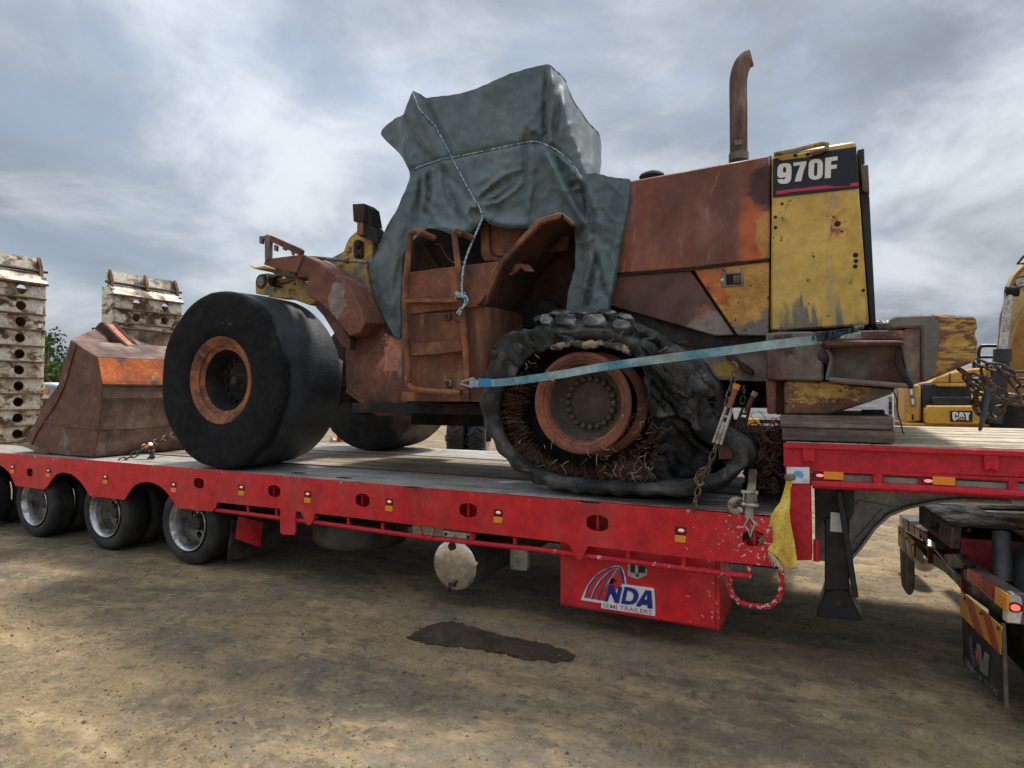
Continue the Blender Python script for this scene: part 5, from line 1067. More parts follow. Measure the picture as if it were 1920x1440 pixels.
def sheet(out, n_, flap):
    res = resample(out, n_); ed_ = [V((p.x + 1.0 * noise.noise((i * .35, 0, 0)), p.y + 1.3 * noise.noise((i * .35, 5, 0)))) for i, p in enumerate(res)]
    cv = list(ed_); n0 = len(cv)
    for i in range(int(500 / stp)):
        for j in range(int(540 / stp)): cv.append(V((686 + (i + .5 * (j % 2)) * stp + jr.uniform(-.3, .3), 118 + j * stp * .92 + jr.uniform(-.3, .3))))
    r = delaunay_2d_cdt(cv, [(i, (i + 1) % n0) for i in range(n0)], [], 1, 1e-4)
    px = {}; vs = []
    for v in r[0]:
        q = m.bm.verts.new(tarp_p(v.x, v.y, 0, flap)); vs.append(q); px[q] = v
    fs = [m.face([vs[i] for i in f]) for f in r[2]]
    for v in vs:
        if not v.link_faces: m.bm.verts.remove(v)
    # the sheet runs on over the roof and round the back of the cab
    be = [e for e in m.bm.edges if len(e.link_faces) == 1 and e.verts[0] in px and e.verts[1] in px]; bv = {}
    for v in {v for e in be for v in e.verts}:
        q = px[v]; b = v.co.copy()
        if flap: b.y += .06
        elif q.x > 1030 and q.y < 340: b.x -= .12; b.z -= .10
        elif q.y < 335: b.y += max(.05, 6.0 - b.y); b.z -= .14
        else: b.y += .05
        bv[v] = m.bm.verts.new(b)
    for e in be:
        a, b = e.verts; m.face([a, b, bv[b], bv[a]])
sheet(tarp_out, 330, False); sheet(flap_out, 170, True)
bx0, bx1 = P(775, 200, 4.9).x, XC - .08      # roof and far side of the cover
rf = [m.bm.verts.new(p) for p in ((bx0 + .1, 5.1, 4.16), (bx1, 5.1, 4.34), (bx1 - .55, 6.7, 4.42), (bx0 + .1, 6.7, 4.20), (bx0 + .05, 6.75, 2.5), (bx1 - .5, 6.75, 2.6))]
m.face(rf[:4]); m.face([rf[3], rf[2], rf[5], rf[4]]); m.face([rf[0], rf[3], rf[4]])
tarp = obj('tarp', m, tarp_m, None, smooth=80, recalc=False)
tag(tarp, 'dark green tarp draped over the loader cab and tied with rope', 'tarp')
rope_m = weather('blue_white_rope', (.46, .54, .58), .8, 0, [dict(col=(.06, .20, .34), scale=42, th=.52, soft=.05, detail=1)], bump=.5, bscale=120, var=.1)
rope = thing('tarp_rope', 'thin blue and white rope lashed around the green tarp and knotted on the hand rail', 'rope', P(893, 378, 4.7))
def rope_on(pts, n, r_=.006):
    q = resample(K3(pts), n, False); obj('rope_strand', MB().tube([tarp_p(p.x, p.y, .015) for p in q], r_, 6), rope_m, rope)
rope_on([(302, 600), (330, 583), (430, 550), (490, 538), (620, 512), (770, 480), (870, 460), (905, 458), (940, 470), (1000, 497), (1060, 545), (1105, 600), (1125, 638)], 70)
rope_on([(300, 222), (330, 300), (410, 385), (490, 538), (560, 670), (602, 745)], 50); rope_on([(602, 745), (630, 790), (641, 830)], 12)
e0 = tarp_p(*K3([(641, 835)])[0], .02); hr = P(*K5([(712, 520)])[0], 4.37)
obj('rope_strand', MB().tube(spline([e0, P(*K3([(560, 1030)])[0], 4.45), P(*K3([(541, 1140)])[0], 4.38), P(*K5([(706, 585)])[0], 4.37)], 24), .0085, 6), rope_m, rope)
rw_ = rope_m
m = MB()
for k in range(4):
    c_ = P(*K5([(697, 582 + k * 9)])[0], 4.41); m.tube([c_ + V((math.cos(t) * .038, math.sin(t) * .038, .006 * math.sin(t * 2 + k))) for t in [i * .5236 for i in range(12)]], .008, 6, closed=True)
m.tube(spline([P(x, y, 4.35) for x, y in K5([(700, 590), (730, 600), (742, 630), (725, 660), (690, 690), (675, 712)])], 20), .0085, 6)
m.tube(spline([P(x, y, 4.352) for x, y in K5([(700, 600), (722, 612), (728, 640), (708, 680), (690, 722)])], 16), .0085, 6)
obj('rope_knot', m, rope_m, rope)

# ------------------------------------------------------------------ straps
str_blue = weather('faded_blue_webbing', (.10, .30, .38), .75, 0, [dict(col=(.30, .40, .40), scale=3, th=.50, soft=.1, detail=7), dict(col=(.26, .20, .14), scale=8, th=.64, soft=.05)], bump=.3, bscale=90)
str_tan = weather('tan_webbing', (.36, .30, .20), .85, 0, [dict(col=(.16, .12, .08), scale=5, th=.55, soft=.1)], bump=.3, bscale=90)
bright_blue = plain('blue_sleeve', (.03, .22, .52), .6)
s0, s1 = P(878, 718, 4.20), P(1540, 637, 4.20)
bs = thing('ratchet_strap', 'long faded blue webbing strap stretched tight in front of the collapsed rear wheel', 'strap', s0)
sp_ = [P(x, y, Y) for x, y, Y in ((880, 718, 4.24), (905, 719, 4.24), (960, 715, 4.22), (1050, 702, 4.215), (1130, 688, 4.21), (1240, 673, 4.215), (1360, 658, 4.24), (1460, 645, 4.30), (1548, 635, 4.40))]
mm = spline(sp_, 60); side = [(V((0, .12 * math.sin(i * .3), 1))) for i in range(60)]
obj('webbing', MB().ribbon(mm, side, .056, .004), str_blue, bs)
obj('sleeve', MB().ribbon([P(897, 717, 4.232), P(920, 718, 4.23)], (0, 0, 1), .062, .014), bright_blue, bs, bevel=.003)
q = [P(x, y, 4.24) for x, y in ((888, 709), (866, 716), (864, 719), (884, 726), (889, 724), (890, 711))]; obj('hook', MB().tube(q, .008, 6, closed=True), zinc, bs)
obj('seam_stub', MB().ribbon([P(1035, 708, 4.208), P(1037, 714, 4.206)], (1, 0, 0), .02, .006), str_tan, bs)
ts = thing('cargo_strap', 'tan webbing strap with steel ratchet hooked to the trailer rail near the step', 'strap', P(1410, 985, 4.25))
wb = [P(x, y, Y) for x, y, Y in ((1412, 880, 4.62), (1410, 905, 4.5), (1408, 925, 4.36), (1406, 948, 4.30), (1405, 972, 4.25))]
obj('webbing', MB().ribbon(spline(wb, 20), (1, 0, 0), .052, .005), str_tan, ts)
rx = P(1407, 935, 4.33)
m = MB()
for s_ in (-.036, .036): m.prism([rx + V((s_, -.05, .06)), rx + V((s_, -.07, .0)), rx + V((s_, -.05, -.045)), rx + V((s_, .0, -.05)), rx + V((s_, .01, .05))], (.005, 0, 0))
m.cyl(rx + V((-.05, -.04, .045)), rx + V((.05, -.04, .045)), .014, 8); m.cyl(rx + V((-.045, -.055, -.03)), rx + V((.055, -.055, -.03)), .012, 8); obj('ratchet', m, zinc, ts)
obj('webbing_coil', MB().tube([P(1383, 945, 4.36) + V((.045 * math.cos(t) * (1 - i * .02), -.012 * i, .038 * math.sin(t) * (1 - i * .02))) for i, t in enumerate([k * .5 for k in range(26)])][:13], .018, 6), str_tan, ts)
obj('webbing_tail', MB().ribbon(spline([P(x, y, 4.32) for x, y in ((1374, 950), (1385, 935), (1398, 938), (1405, 944))], 10), (0, 1, 0), .05, .005), str_tan, ts)
m = MB(); m.tube([P(x, y, 4.245) for x, y in ((1405, 968), (1396, 985), (1404, 995), (1407, 1008), (1410, 995), (1416, 982), (1405, 968))], .007, 6); obj('hook', m, zinc, ts)

# ------------------------------------------------------------------ chains
chain_m = weather('rusty_chain', (.13, .085, .055), .6, .5, [dict(col=(.25, .20, .14), scale=30, th=.56, soft=.08)], bump=.2)
chain_grey = weather('dull_chain', (.085, .072, .06), .6, .5, [dict(col=(.10, .055, .033), scale=25, th=.50, soft=.08)], bump=.2)
def link_mesh(L_, W_, r_, mat):
    pth = []
    for k in range(12):
        t = 2 * math.pi * k / 12; x = math.cos(t) * W_ / 2; z = math.sin(t) * W_ / 2; pth.append(V((x, 0, z + math.copysign((L_ - W_) / 2, z if abs(z) > 1e-6 else (1 if k < 6 else -1)))))
    return mesh_of('chain_link', MB().tube(pth, r_, 5, closed=True), mat, 70)
def chain(parent, pts, me, pitch, roll=0.0):
    n = max(2, int(sum((b - a).length for a, b in zip(pts, pts[1:])) / pitch)); q = resample(pts, n + 1, False)
    for i in range(n):
        d = (q[i + 1] - q[i]); ql = d.to_track_quat('Z', 'Y') @ Matrix.Rotation(roll + (i % 2) * math.pi / 2 + .3, 3, 'Z').to_quaternion()
        inst('chain_link', me, parent, (q[i] + q[i + 1]) / 2, ql)
lkA = link_mesh(.058, .034, .0055, chain_m); lkB = link_mesh(.085, .055, .0085, chain_grey)
def binder(parent, pts_frame, pts_handle, Y, mat, tip):
    fr = PL(pts_frame, Y); n = len(fr)
    m = MB(); m.tube(fr, .011, 6, closed=True)
    for f in (.25, .45, .65, .82):
        a, b = fr[0].lerp(fr[3], f), fr[1].lerp(fr[2], f); m.cyl(a, b, .009, 6)
    a, b = fr[0].lerp(fr[1], .5), fr[2].lerp(fr[3], .5); m.cyl(a.lerp(b, .4), b, .012, 8); obj('binder_frame', m, mat, parent)
    obj('binder_handle', MB().tube(PL(pts_handle, Y - .01), .017, 8), rust, parent); obj('handle_end', MB().cyl(P(*pts_handle[-1], Y - .01), P(*pts_handle[-2], Y - .01).lerp(P(*pts_handle[-1], Y - .01), .6), .022, 8), tip, parent)
tip_or = plain('orange_tip', (.6, .2, .03), .5)
c1 = thing('load_chain', 'rusty tie down chain with long tensioner in front of the collapsed rear wheel', 'chain', P(1304, 955, 4.25), 'load chains with tensioners')
chain(c1, [P(x, y, Y) for x, y, Y in K4Y] if False else spline([P(x, y, 4.4 - i * .03) for i, (x, y) in enumerate(K4([(1655, 430), (1645, 500), (1625, 560), (1605, 640)]))], 20), lkA, .046)
binder(c1, K4([(1605, 650), (1640, 655), (1572, 875), (1528, 862)]), K4([(1622, 655), (1645, 590), (1672, 512)]), 4.27, zinc, tip_or)
chain(c1, spline([P(x, y, 4.26) for x, y in K4([(1545, 880), (1520, 950), (1490, 1030), (1455, 1085)])], 20), lkA, .046); chain(c1, spline([P(x, y, 4.255) for x, y in K4([(1445, 1090), (1440, 1140), (1420, 1210), (1405, 1275)])], 20), lkA, .046)
chain(c1, spline([P(x, y, 4.25) for x, y in K4([(1490, 1020), (1440, 1040), (1425, 1080), (1450, 1110)])], 20), lkA, .046, .6)
obj('grab_hook', MB().tube(spline([P(x, y, 4.245) for x, y in K4([(1490, 1010), (1475, 1050), (1440, 1060), (1425, 1095), (1450, 1120), (1470, 1100)])], 14), .011, 6), chain_m, c1); obj('frame_hook', MB().tube(spline([P(x, y, 4.5) for x, y in K4([(1640, 380), (1665, 400), (1672, 430), (1655, 450)])], 8), .013, 6), chain_m, c1)
c2_ = thing('load_chain', 'second tensioner chain hanging behind the first, by the wheel and the step', 'chain', P(1385, 800, 4.7), 'load chains with tensioners')
chain(c2_, spline([P(x, y, 4.75) for x, y in K4([(1715, 515), (1710, 570), (1700, 640)])], 16), lkA, .05)
binder(c2_, K4([(1705, 655), (1745, 655), (1712, 800), (1655, 790)]), K4([(1725, 680), (1750, 620), (1782, 560)]), 4.7, chain_grey, str_tan)
chain(c2_, spline([P(x, y, 4.7) for x, y in K4([(1680, 800), (1640, 900), (1600, 990)])], 16), lkA, .05)
c3 = thing('load_chain', 'slack chain with a yellow hook lying on the deck between bucket and front wheel', 'chain', P(282, 860, 4.5), 'load chains with tensioners')
chain(c3, spline([P(x, y, Y) for (x, y), Y in zip(KL([(1390, -30), (1300, 5), (1190, 50), (1100, 105), (1010, 160), (935, 187)]), (5.1, 4.9, 4.7, 4.6, 4.5, 4.4))], 30), lkB, .066)
chain(c3, spline([P(x, y, 4.66) for x, y in KL([(1185, 70), (1178, 110), (1190, 150), (1180, 180)])], 16), lkB, .066); chain(c3, spline([P(x, y, 4.66) for x, y in KL([(1170, 75), (1200, 130), (1172, 176)])], 16), lkB, .066)
obj('grab_hook', MB().tube(spline([P(x, y, 4.65) for x, y in KL([(1120, 60), (1135, 75), (1165, 68), (1180, 50)])], 8), .022, 6), amber, c3)
c4 = thing('load_chain', 'heap of heavy chains slung across the right edge behind the counterweight', 'chain', P(1860, 760, 4.62), 'load chains with tensioners')
for i, pts in enumerate(([(750, 955), (800, 985), (850, 1020), (900, 1050), (980, 1090), (1060, 1150), (1130, 1170), (1213, 1170), (1500, 1150)], [(860, 895), (940, 930), (1040, 942), (1100, 975), (1150, 995), (1213, 1003), (1480, 1020)], [(1040, 935), (1080, 970), (1120, 1020), (1160, 1060), (1213, 1130), (1450, 1250)],
        [(945, 935), (955, 1000), (945, 1060), (955, 1100)], [(850, 1030), (850, 1100), (880, 1180), (910, 1270), (960, 1310), (1020, 1280), (1055, 1230), (1080, 1150), (1180, 1190)], [(800, 1000), (870, 1080), (900, 1150), (880, 1220), (910, 1280)], [(1060, 1160), (1110, 1150), (1200, 1190)], [(780, 965), (840, 1040), (900, 1040), (960, 1070)])):
    chain(c4, spline([P(x, y, 4.6 + .03 * i) for x, y in KE(pts)], 40), lkB, .066, i * .4)
obj('binder_bar', MB().prism(PL(KE([(940, 1085), (985, 1075), (1000, 1110), (970, 1180), (950, 1300), (912, 1398), (892, 1395), (905, 1320), (925, 1180)]), 4.56), (0, .035, 0)), weather('blue_grey_bar', (.055, .065, .075), .5, .5), c4, bevel=.006)
obj('grab_hook', MB().tube(spline([P(x, y, 4.57) for x, y in KE([(935, 1000), (960, 1060), (940, 1090), (970, 1110), (1000, 1080), (980, 1060)])], 14), .014, 6), chain_grey, c4)

# ------------------------------------------------------------------ timber under the counterweight, scrap, flag
tim = weather('weathered_grey_timber', (.165, .135, .105), .85, 0, [dict(col=(.085, .068, .055), scale=5, th=.5, soft=.08, stretch=(.12, 2, 2.5)), dict(col=(.24, .205, .165), scale=4, th=.58, soft=.08, stretch=(.15, 2, 2))], bump=.6, bscale=30)
p0, p1 = P(*K6([(196, 900)])[0], 4.48), P(*K6([(869, 898)])[0], 4.48); zt = P(*K6([(500, 750)])[0], 4.48).z; zm = P(*K6([(500, 826)])[0], 4.48).z
o = obj('timber_beam', MB().bb(p0.x + .01, p1.x, 4.48, 5.7, GZ + .009, zm - .001), tim, None, bevel=.006); tag(o, 'lower grey timber beam resting on the gooseneck deck', 'timber', 'timber beams under the counterweight')
o = obj('timber_beam', MB().bb(p0.x, p1.x - .006, 4.47, 5.72, zm + .002, zt), tim, None, bevel=.006); tag(o, 'upper grey timber beam stacked below the counterweight', 'timber', 'timber beams under the counterweight')
q = PL(K6([(676, 716), (810, 716), (811, 746), (684, 748)]), 4.75); o = obj('steel_offcut', MB().prism(q, (0, .12, 0)), soot, None, bevel=.004); tag(o, 'short black steel offcut lying on the end of the upper timber', 'steel offcut')
tw_ = MB().tube(spline([P(x, y, 4.45) for x, y in K6([(855, 600), (880, 650), (885, 720), (905, 790), (915, 840), (925, 858)])], 16), .004, 5); o = obj('wire_end', tw_, soot, None); tag(o, 'thin dark wire dangling beside the timber from the counterweight', 'wire')
rag_m = weather('dark_rag', (.030, .045, .055), .8, 0, [dict(col=(.10, .12, .12), scale=6, th=.57, soft=.1)], bump=.4); pale_rag = weather('pale_rag', (.30, .36, .34), .8, 0)
def cloth(name, pts, Y, amp, mat, parent=None, step=6, freq=.06, seed=1.0, th=.004):
    pr = resample(pts, max(24, len(pts) * 4)); n = len(pr); cv = [V((p.x, p.y)) for p in pr]
    x0, x1 = min(p.x for p in cv), max(p.x for p in cv); y0, y1 = min(p.y for p in cv), max(p.y for p in cv)
    for i in range(int((x1 - x0) / step) + 1):
        for j in range(int((y1 - y0) / step) + 1): cv.append(V((x0 + i * step + .3 * (j % 2), y0 + j * step)))
    r = delaunay_2d_cdt(cv, [(i, (i + 1) % n) for i in range(n)], [], 1, 1e-4); m = MB()
    vs = [m.bm.verts.new(P(v.x, v.y, Y + amp * noise.noise((v.x * freq, v.y * freq * .35, seed)) + amp * .4 * noise.noise((v.x * freq * 3, v.y * freq, seed + 3)))) for v in r[0]]
    for f in r[2]: m.face([vs[i] for i in f])
    bmesh.ops.delete(m.bm, geom=[v for v in m.bm.verts if not v.link_faces], context='VERTS')
    o = obj(name, m, mat, parent, smooth=80, recalc=False); md = o.modifiers.new('thick', 'SOLIDIFY'); md.thickness = th; return o
o = cloth('rag', K6([(385, 275), (420, 262), (500, 248), (600, 236), (650, 228), (665, 245), (640, 262), (560, 275), (530, 298), (470, 300), (440, 312), (395, 308), (382, 292)]), 4.38, .05, rag_m, step=3, freq=.2); tag(o, 'dark torn rag lying along the top of the counterweight beam', 'rag')
o = cloth('rag', K6([(560, 282), (640, 262), (672, 262), (668, 296), (600, 298), (545, 296)]), 4.36, .03, pale_rag, step=3, freq=.2); tag(o, 'small pale green scrap of cloth at the end of the dark rag', 'rag')
flag_m = weather('yellow_flag_cloth', (.78, .56, .10), .7, 0, [dict(col=(.70, .58, .32), scale=3, th=.56, soft=.12, detail=8, amt=.7)], bump=.3, bscale=120, var=.1)
fb = flag_m.node_tree.nodes['Principled BSDF']
flag = thing('warning_flag', 'frayed yellow warning flag tied to the step of the trailer', 'flag', P(1478, 895, 4.30))
cloth('flag_cloth', K7([(225, 100), (262, 108), (258, 135), (246, 180), (246, 230), (240, 290), (246, 350), (258, 430), (272, 490), (280, 545), (284, 600), (268, 618), (245, 612), (222, 628), (205, 600), (185, 575), (165, 548), (140, 530), (112, 512), (100, 490), (110, 440), (128, 385), (138, 320), (160, 280), (185, 250), (200, 210), (215, 160)]), 4.27, .09, flag_m, flag, step=3, freq=.03, seed=2.2)
fr_m = plain('frayed_threads', (.62, .52, .36), .9); m = MB()
for k in range(240):
    t = k / 240; a, b = ((100, 430), (110, 515)) if t < .25 else (((110, 515), (215, 625)) if t < .65 else ((215, 625), (285, 600)))
    u = rr.random(); x, y = a[0] + (b[0] - a[0]) * u, a[1] + (b[1] - a[1]) * u; l_ = rr.uniform(12, 55); an = rr.gauss(1.25, .35) if t > .25 else rr.gauss(1.9, .4)
    s_, e_ = K7([(x + 4, y - 8), (x + math.cos(an) * l_, y + math.sin(an) * l_)]); Y = 4.27 + .09 * noise.noise((s_[0] * .03, s_[1] * .0105, 2.2)); m.tube([P(*s_, Y), P((s_[0] + e_[0]) / 2 + rr.uniform(-1.5, 1.5), (s_[1] + e_[1]) / 2, Y + rr.uniform(-.02, .02)), P(*e_, Y + rr.uniform(-.03, .03))], .0018, 3, cap=False)
tag(obj('frayed_edge', m, fr_m, flag, smooth=0, recalc=False), kind='stuff')
obj('flag_knot', MB().sphere(P(*K7([(243, 106)])[0], 4.29), .035, (1, .7, .7), 2), str_tan, flag)

# ------------------------------------------------------------------ spare tyre under the deck
sc_ = P(678, 1021, 4.95); o = obj('spare_tyre', MB().lathe([(-.13, .26), (-.14, .36), (-.11, .43), (-.06, .455), (.06, .455), (.11, .43), (.14, .36), (.13, .26)], V((sc_.x, 4.95, P(678, 1016, 4.5).z)), 48, axis=V((0, 0, 1)), closed=True), flap_rubber, None, smooth=50); tag(o, 'dark spare tyre lying flat in its carrier under the trailer deck', 'tyre')

# ------------------------------------------------------------------ bucket in front of the loader
buck_m = weather('rusted_bucket', (.17, .092, .062), .66, .1, [dict(col=(.26, .185, .14), scale=2.2, th=.52, soft=.1, detail=8), dict(col=(.08, .045, .035), scale=2.6, th=.54, soft=.1)], bump=.2, spec=.45)
side_m = weather('rusted_bucket_side', (.135, .066, .046), .7, .1, [dict(col=(.15, .075, .048), scale=2, th=.52, soft=.12), dict(col=(.17, .145, .125), scale=3, th=.64, soft=.06)], bump=.3)
orange_m = weather('orange_bucket_paint', (.50, .115, .025), .5, 0, [dict(col=(.50, .29, .06), scale=2.6, th=.56, soft=.04, detail=9), dict(col=(.17, .08, .05), scale=3.5, th=.58, soft=.06, detail=9), dict(col=(.22, .17, .14), scale=9, th=.66, soft=.03)], bump=.15)
BY0, BY1 = 4.42, 7.05
bucket = thing('loader_bucket', 'big rusty loader bucket with orange band lying in front of the loader', 'bucket', P(110, 850, 4.6))
sidep = K1([(318, 376), (372, 415), (436, 452), (443, 500), (455, 560), (458, 640), (452, 690), (442, 785), (432, 850), (414, 903), (300, 896), (200, 884), (150, 862), (118, 822), (122, 795), (150, 760), (178, 705), (205, 655), (240, 610), (262, 575), (290, 470)])
obj('bucket_side', MB().prism(PL(sidep, BY0), (0, .04, 0)), side_m, bucket, bevel=.006)
obj('bucket_side', MB().prism([p + V((0, BY1 - BY0 - .04, 0)) for p in PL(sidep, BY0)], (0, .04, 0)), side_m, bucket, bevel=.006)
def shell(nm, prof_px, mat, th=.03, ins=.012):
    pr = PL(prof_px, BY0); m = MB(); n = len(pr); off = []
    for i in range(n):
        t = (pr[min(i + 1, n - 1)] - pr[max(i - 1, 0)]).normalized(); off.append(V((-t.z, 0, t.x)) * th)
    A = [p + V((0, ins, 0)) for p in pr]; B = [p - o_ + V((0, ins, 0)) for p, o_ in zip(pr, off)]; W_ = V((0, BY1 - BY0 - 2 * ins, 0))
    for i in range(n - 1): m.prism([A[i], A[i + 1], B[i + 1], B[i]], W_)
    return obj(nm, m, mat, bucket)
shell('bucket_top', K1([(320, 378), (372, 416), (436, 453)]), buck_m)
shell('bucket_back', K1([(437, 455), (444, 500), (455, 560), (457, 578)]), orange_m)
shell('bucket_back', K1([(457, 582), (460, 640), (454, 690), (444, 785)]), buck_m)
shell('bucket_base', K1([(443, 788), (434, 850), (415, 905), (300, 898), (200, 886), (150, 864)]), buck_m)
shell('seam_rib', K1([(460, 576), (461, 584)]), soot, .01)
# wear strips and creases on the side
obj('side_rib', MB().prism(PL(K1([(178, 735), (300, 755), (430, 772), (432, 784), (300, 768), (175, 748)]), BY0 - .012), (0, .012, 0)), side_m, bucket, bevel=.004)
obj('side_cutter', MB().prism(PL(K1([(318, 378), (342, 392), (316, 480), (285, 590), (262, 640), (240, 680), (200, 740), (160, 800), (140, 850), (118, 822), (122, 795), (150, 760), (178, 705), (205, 655), (240, 610), (262, 575), (290, 470)]), BY0 - .02), (0, .02, 0)), side_m, bucket, bevel=.006)
boss(bucket, *K1([(262, 594)])[0], BY0 - .02, .012, .004, soot, 'bolt_hole')
ct = PL(K1([(68, 843), (118, 842), (200, 866), (220, 888), (190, 895), (140, 872)]), BY0 - .01); obj('cutting_edge', MB().prism(ct, (0, BY1 - BY0, 0)), weather('worn_edge_steel', (.33, .24, .15), .6, .3, [dict(col=(.15, .10, .07), scale=3, th=.5, soft=.1)], bump=.2), bucket, bevel=.004)
# spill guard rising from the back, with hinge arms
sg_ = [P(*K1([(324, 372)])[0], BY0 + .03), P(*K1([(432, 452)])[0], BY0 + .03)]
g0, g1 = P(*K1([(430, 326)])[0], 5.0), P(*K1([(800, 350)])[0], 6.6)
ga, gb, gc, gd, ge, gf = PL(K1([(322, 376)]), BY0 + .03)[0], PL(K1([(432, 452)]), BY0 + .03)[0], P(*K1([(760, 437)])[0], 6.7), P(*K1([(800, 352)])[0], 6.9), P(*K1([(500, 322)])[0], 5.3), P(*K1([(430, 326)])[0], 5.0)
m = MB(); dn_ = V((-.03, 0, -.03))
for tri in ((ga, gb, gf), (gb, ge, gf), (gb, gc, ge), (gc, gd, ge)): m.prism(tri, dn_)
obj('spill_guard', m, buck_m, bucket)
obj('guard_rim', MB().tube([P(*K1([(418, 328)])[0], 4.98), P(*K1([(500, 320)])[0], 5.28), P(*K1([(640, 332)])[0], 5.9), P(*K1([(800, 350)])[0], 6.9)], .018, 6), rust_dark, bucket)
for dy in (0, 1.75):
    hb = [p + V((0, dy, 0)) for p in PL(K1([(430, 318), (447, 300), (460, 296), (480, 318), (520, 358), (562, 396), (578, 425), (575, 437), (556, 436), (548, 410), (536, 408), (528, 432), (515, 425), (470, 375)]), 5.02)]
    obj('hinge_arm', MB().prism(hb, (0, .04, 0)), rust_dark, bucket, bevel=.006); obj('hinge_web', MB().prism([p + V((-.02, .05, -.012)) for p in hb], (0, .10, 0)), orange_m, bucket, bevel=.006)
    obj('hinge_arm', MB().prism([p + V((-.05, .16, .01)) for p in hb], (0, .05, 0)), rust_dark, bucket, bevel=.006)
obj('hinge_foot', MB().sphere(P(*K1([(548, 432)])[0], 5.02), .09, (1.2, 1, .2), 2), buck_m, bucket)
# ------------------------------------------------------------------ back of the prime mover under the gooseneck
TN, TF = G(1901, 1114, .75), G(1686, 957, .75)
tb = (TN - TF).normalized(); tf = V((-tb.y, tb.x, 0))
if tf.x < 0: tf = -tf
def PT(pts, d): return [PP(x, y, TN + tf * d, tf) for x, y in pts]
def PS(pts, p0): return [PP(x, y, p0, tb) for x, y in pts]
KS = crop(1680, 920, 7.2)
truck = thing('prime_mover', 'rear end of a maroon and black truck with striped marker boards, under the gooseneck', 'truck', V((TN.x + .6, 5.05, 0)))
dirty_frame = weather('dusty_frame_steel', (.13, .105, .088), .7, 0, [dict(col=(.06, .045, .04), scale=4, th=.52, soft=.1)], bump=.3)
maroon = weather('maroon_frame_paint', (.17, .016, .018), .45, 0, [dict(col=(.09, .05, .042), scale=4, th=.56, soft=.1, amt=.7)], bump=.1)
gloss_black = weather('greasy_black_steel', (.012, .012, .014), .28, 0, [dict(col=(.05, .045, .04), scale=5, th=.6, soft=.1, rough=.6)], bump=.15)
chrome = weather('dusty_chrome', (.60, .57, .53), .35, .8, [dict(col=(.30, .24, .18), scale=5, th=.56, soft=.1, rough=.6)], bump=.05)
amb2 = weather('amber_reflector', (.70, .30, .03), .35, 0, var=.05, bump=0); lens_o = weather('orange_red_lens', (.42, .07, .03), .3, 0, bump=0, var=.1); lens_r = weather('dark_red_lens', (.26, .022, .02), .28, 0, bump=0, var=.1)
ylw = weather('marker_yellow', (.66, .36, .02), .4, 0, [dict(col=(.35, .22, .08), scale=6, th=.62, soft=.1)], bump=0, var=.08); rd2 = weather('marker_red', (.34, .05, .03), .4, 0, bump=0, var=.1)
def tpart(name, pts, d, th, mat, parent=None, bevel=.003, smooth=35): return obj(name, MB().prism(PT(pts, d), tf * th), mat, parent or truck, smooth, bevel)
# chassis rails with end cross member
q = KS([(310, 192), (752, 492), (735, 775), (310, 440)]); h = KS([(430, 350), (582, 446), (577, 592), (430, 482)])
obj('end_member', MB().plate(PT(q, -.05), [PT(h, -.05)], tf * .05), dirty_frame, truck)
e0 = PT(q, -.05); nc, fc = e0[1], e0[0]
for s_, mt in ((nc, maroon), (fc, maroon)):
    lo_ = V((s_.x, s_.y, .52)); hi_ = V((s_.x, s_.y, .855)); m = MB(); sh = tb * (-.012 if s_ is nc else .012)
    a = [lo_ + tf * .05, lo_ + tf * 3.6, hi_ + tf * 3.6, hi_ + tf * .05]; m.prism([p + sh for p in a], -sh * 1.0 if False else tb * .01)
    obj('chassis_rail', m, mt, truck)
m = MB(); m.prism([nc + V((0, 0, .004)), nc + tf * .34 + V((0, 0, .004)), fc + tf * .34 + V((0, 0, .004)), fc + V((0, 0, .004))], (0, 0, .014)); obj('ramp_plate', m, gloss_black, truck, bevel=.004)
for s_, k in ((nc, -1), (fc, 1)):
    m = MB(); a = s_ + V((0, 0, .006)); m.prism([a + tf * .34, a + tf * 3.2 + V((0, 0, .1)), a + tf * 3.2 + tb * (.14 * k) + V((0, 0, .1)), a + tf * .34 + tb * (.14 * k)], (0, 0, .014)); obj('ramp_plate', m, gloss_black, truck, bevel=.004)
cx_ = (nc + fc) / 2; R = Matrix((tf, tb, V((0, 0, 1)))).transposed()
obj('frame_cover', MB().box(cx_ + tf * 2.0 + V((0, 0, -.03)), (3.3, .82, .012), R), gloss_black, truck)
obj('fifth_wheel', MB().box(cx_ + tf * 1.45 + V((0, 0, .10)), (.95, .95, .06), R).box(cx_ + tf * 1.45 + V((0, 0, -.02)), (.6, .84, .18), R), gloss_black, truck, bevel=.01)
obj('cross_member', MB().box(cx_ + tf * 1.6 + V((0, 0, -.22)), (2.6, .8, .16), R), soot, truck)
for x, y in ((830, 525), (975, 530), (830, 710), (985, 720)):
    p = PS(KS([(x, y)]), nc + tb * .0)[0]; obj('bolt', MB().cyl(p + tb * .012, p, .012, 8), hub_dark, truck)
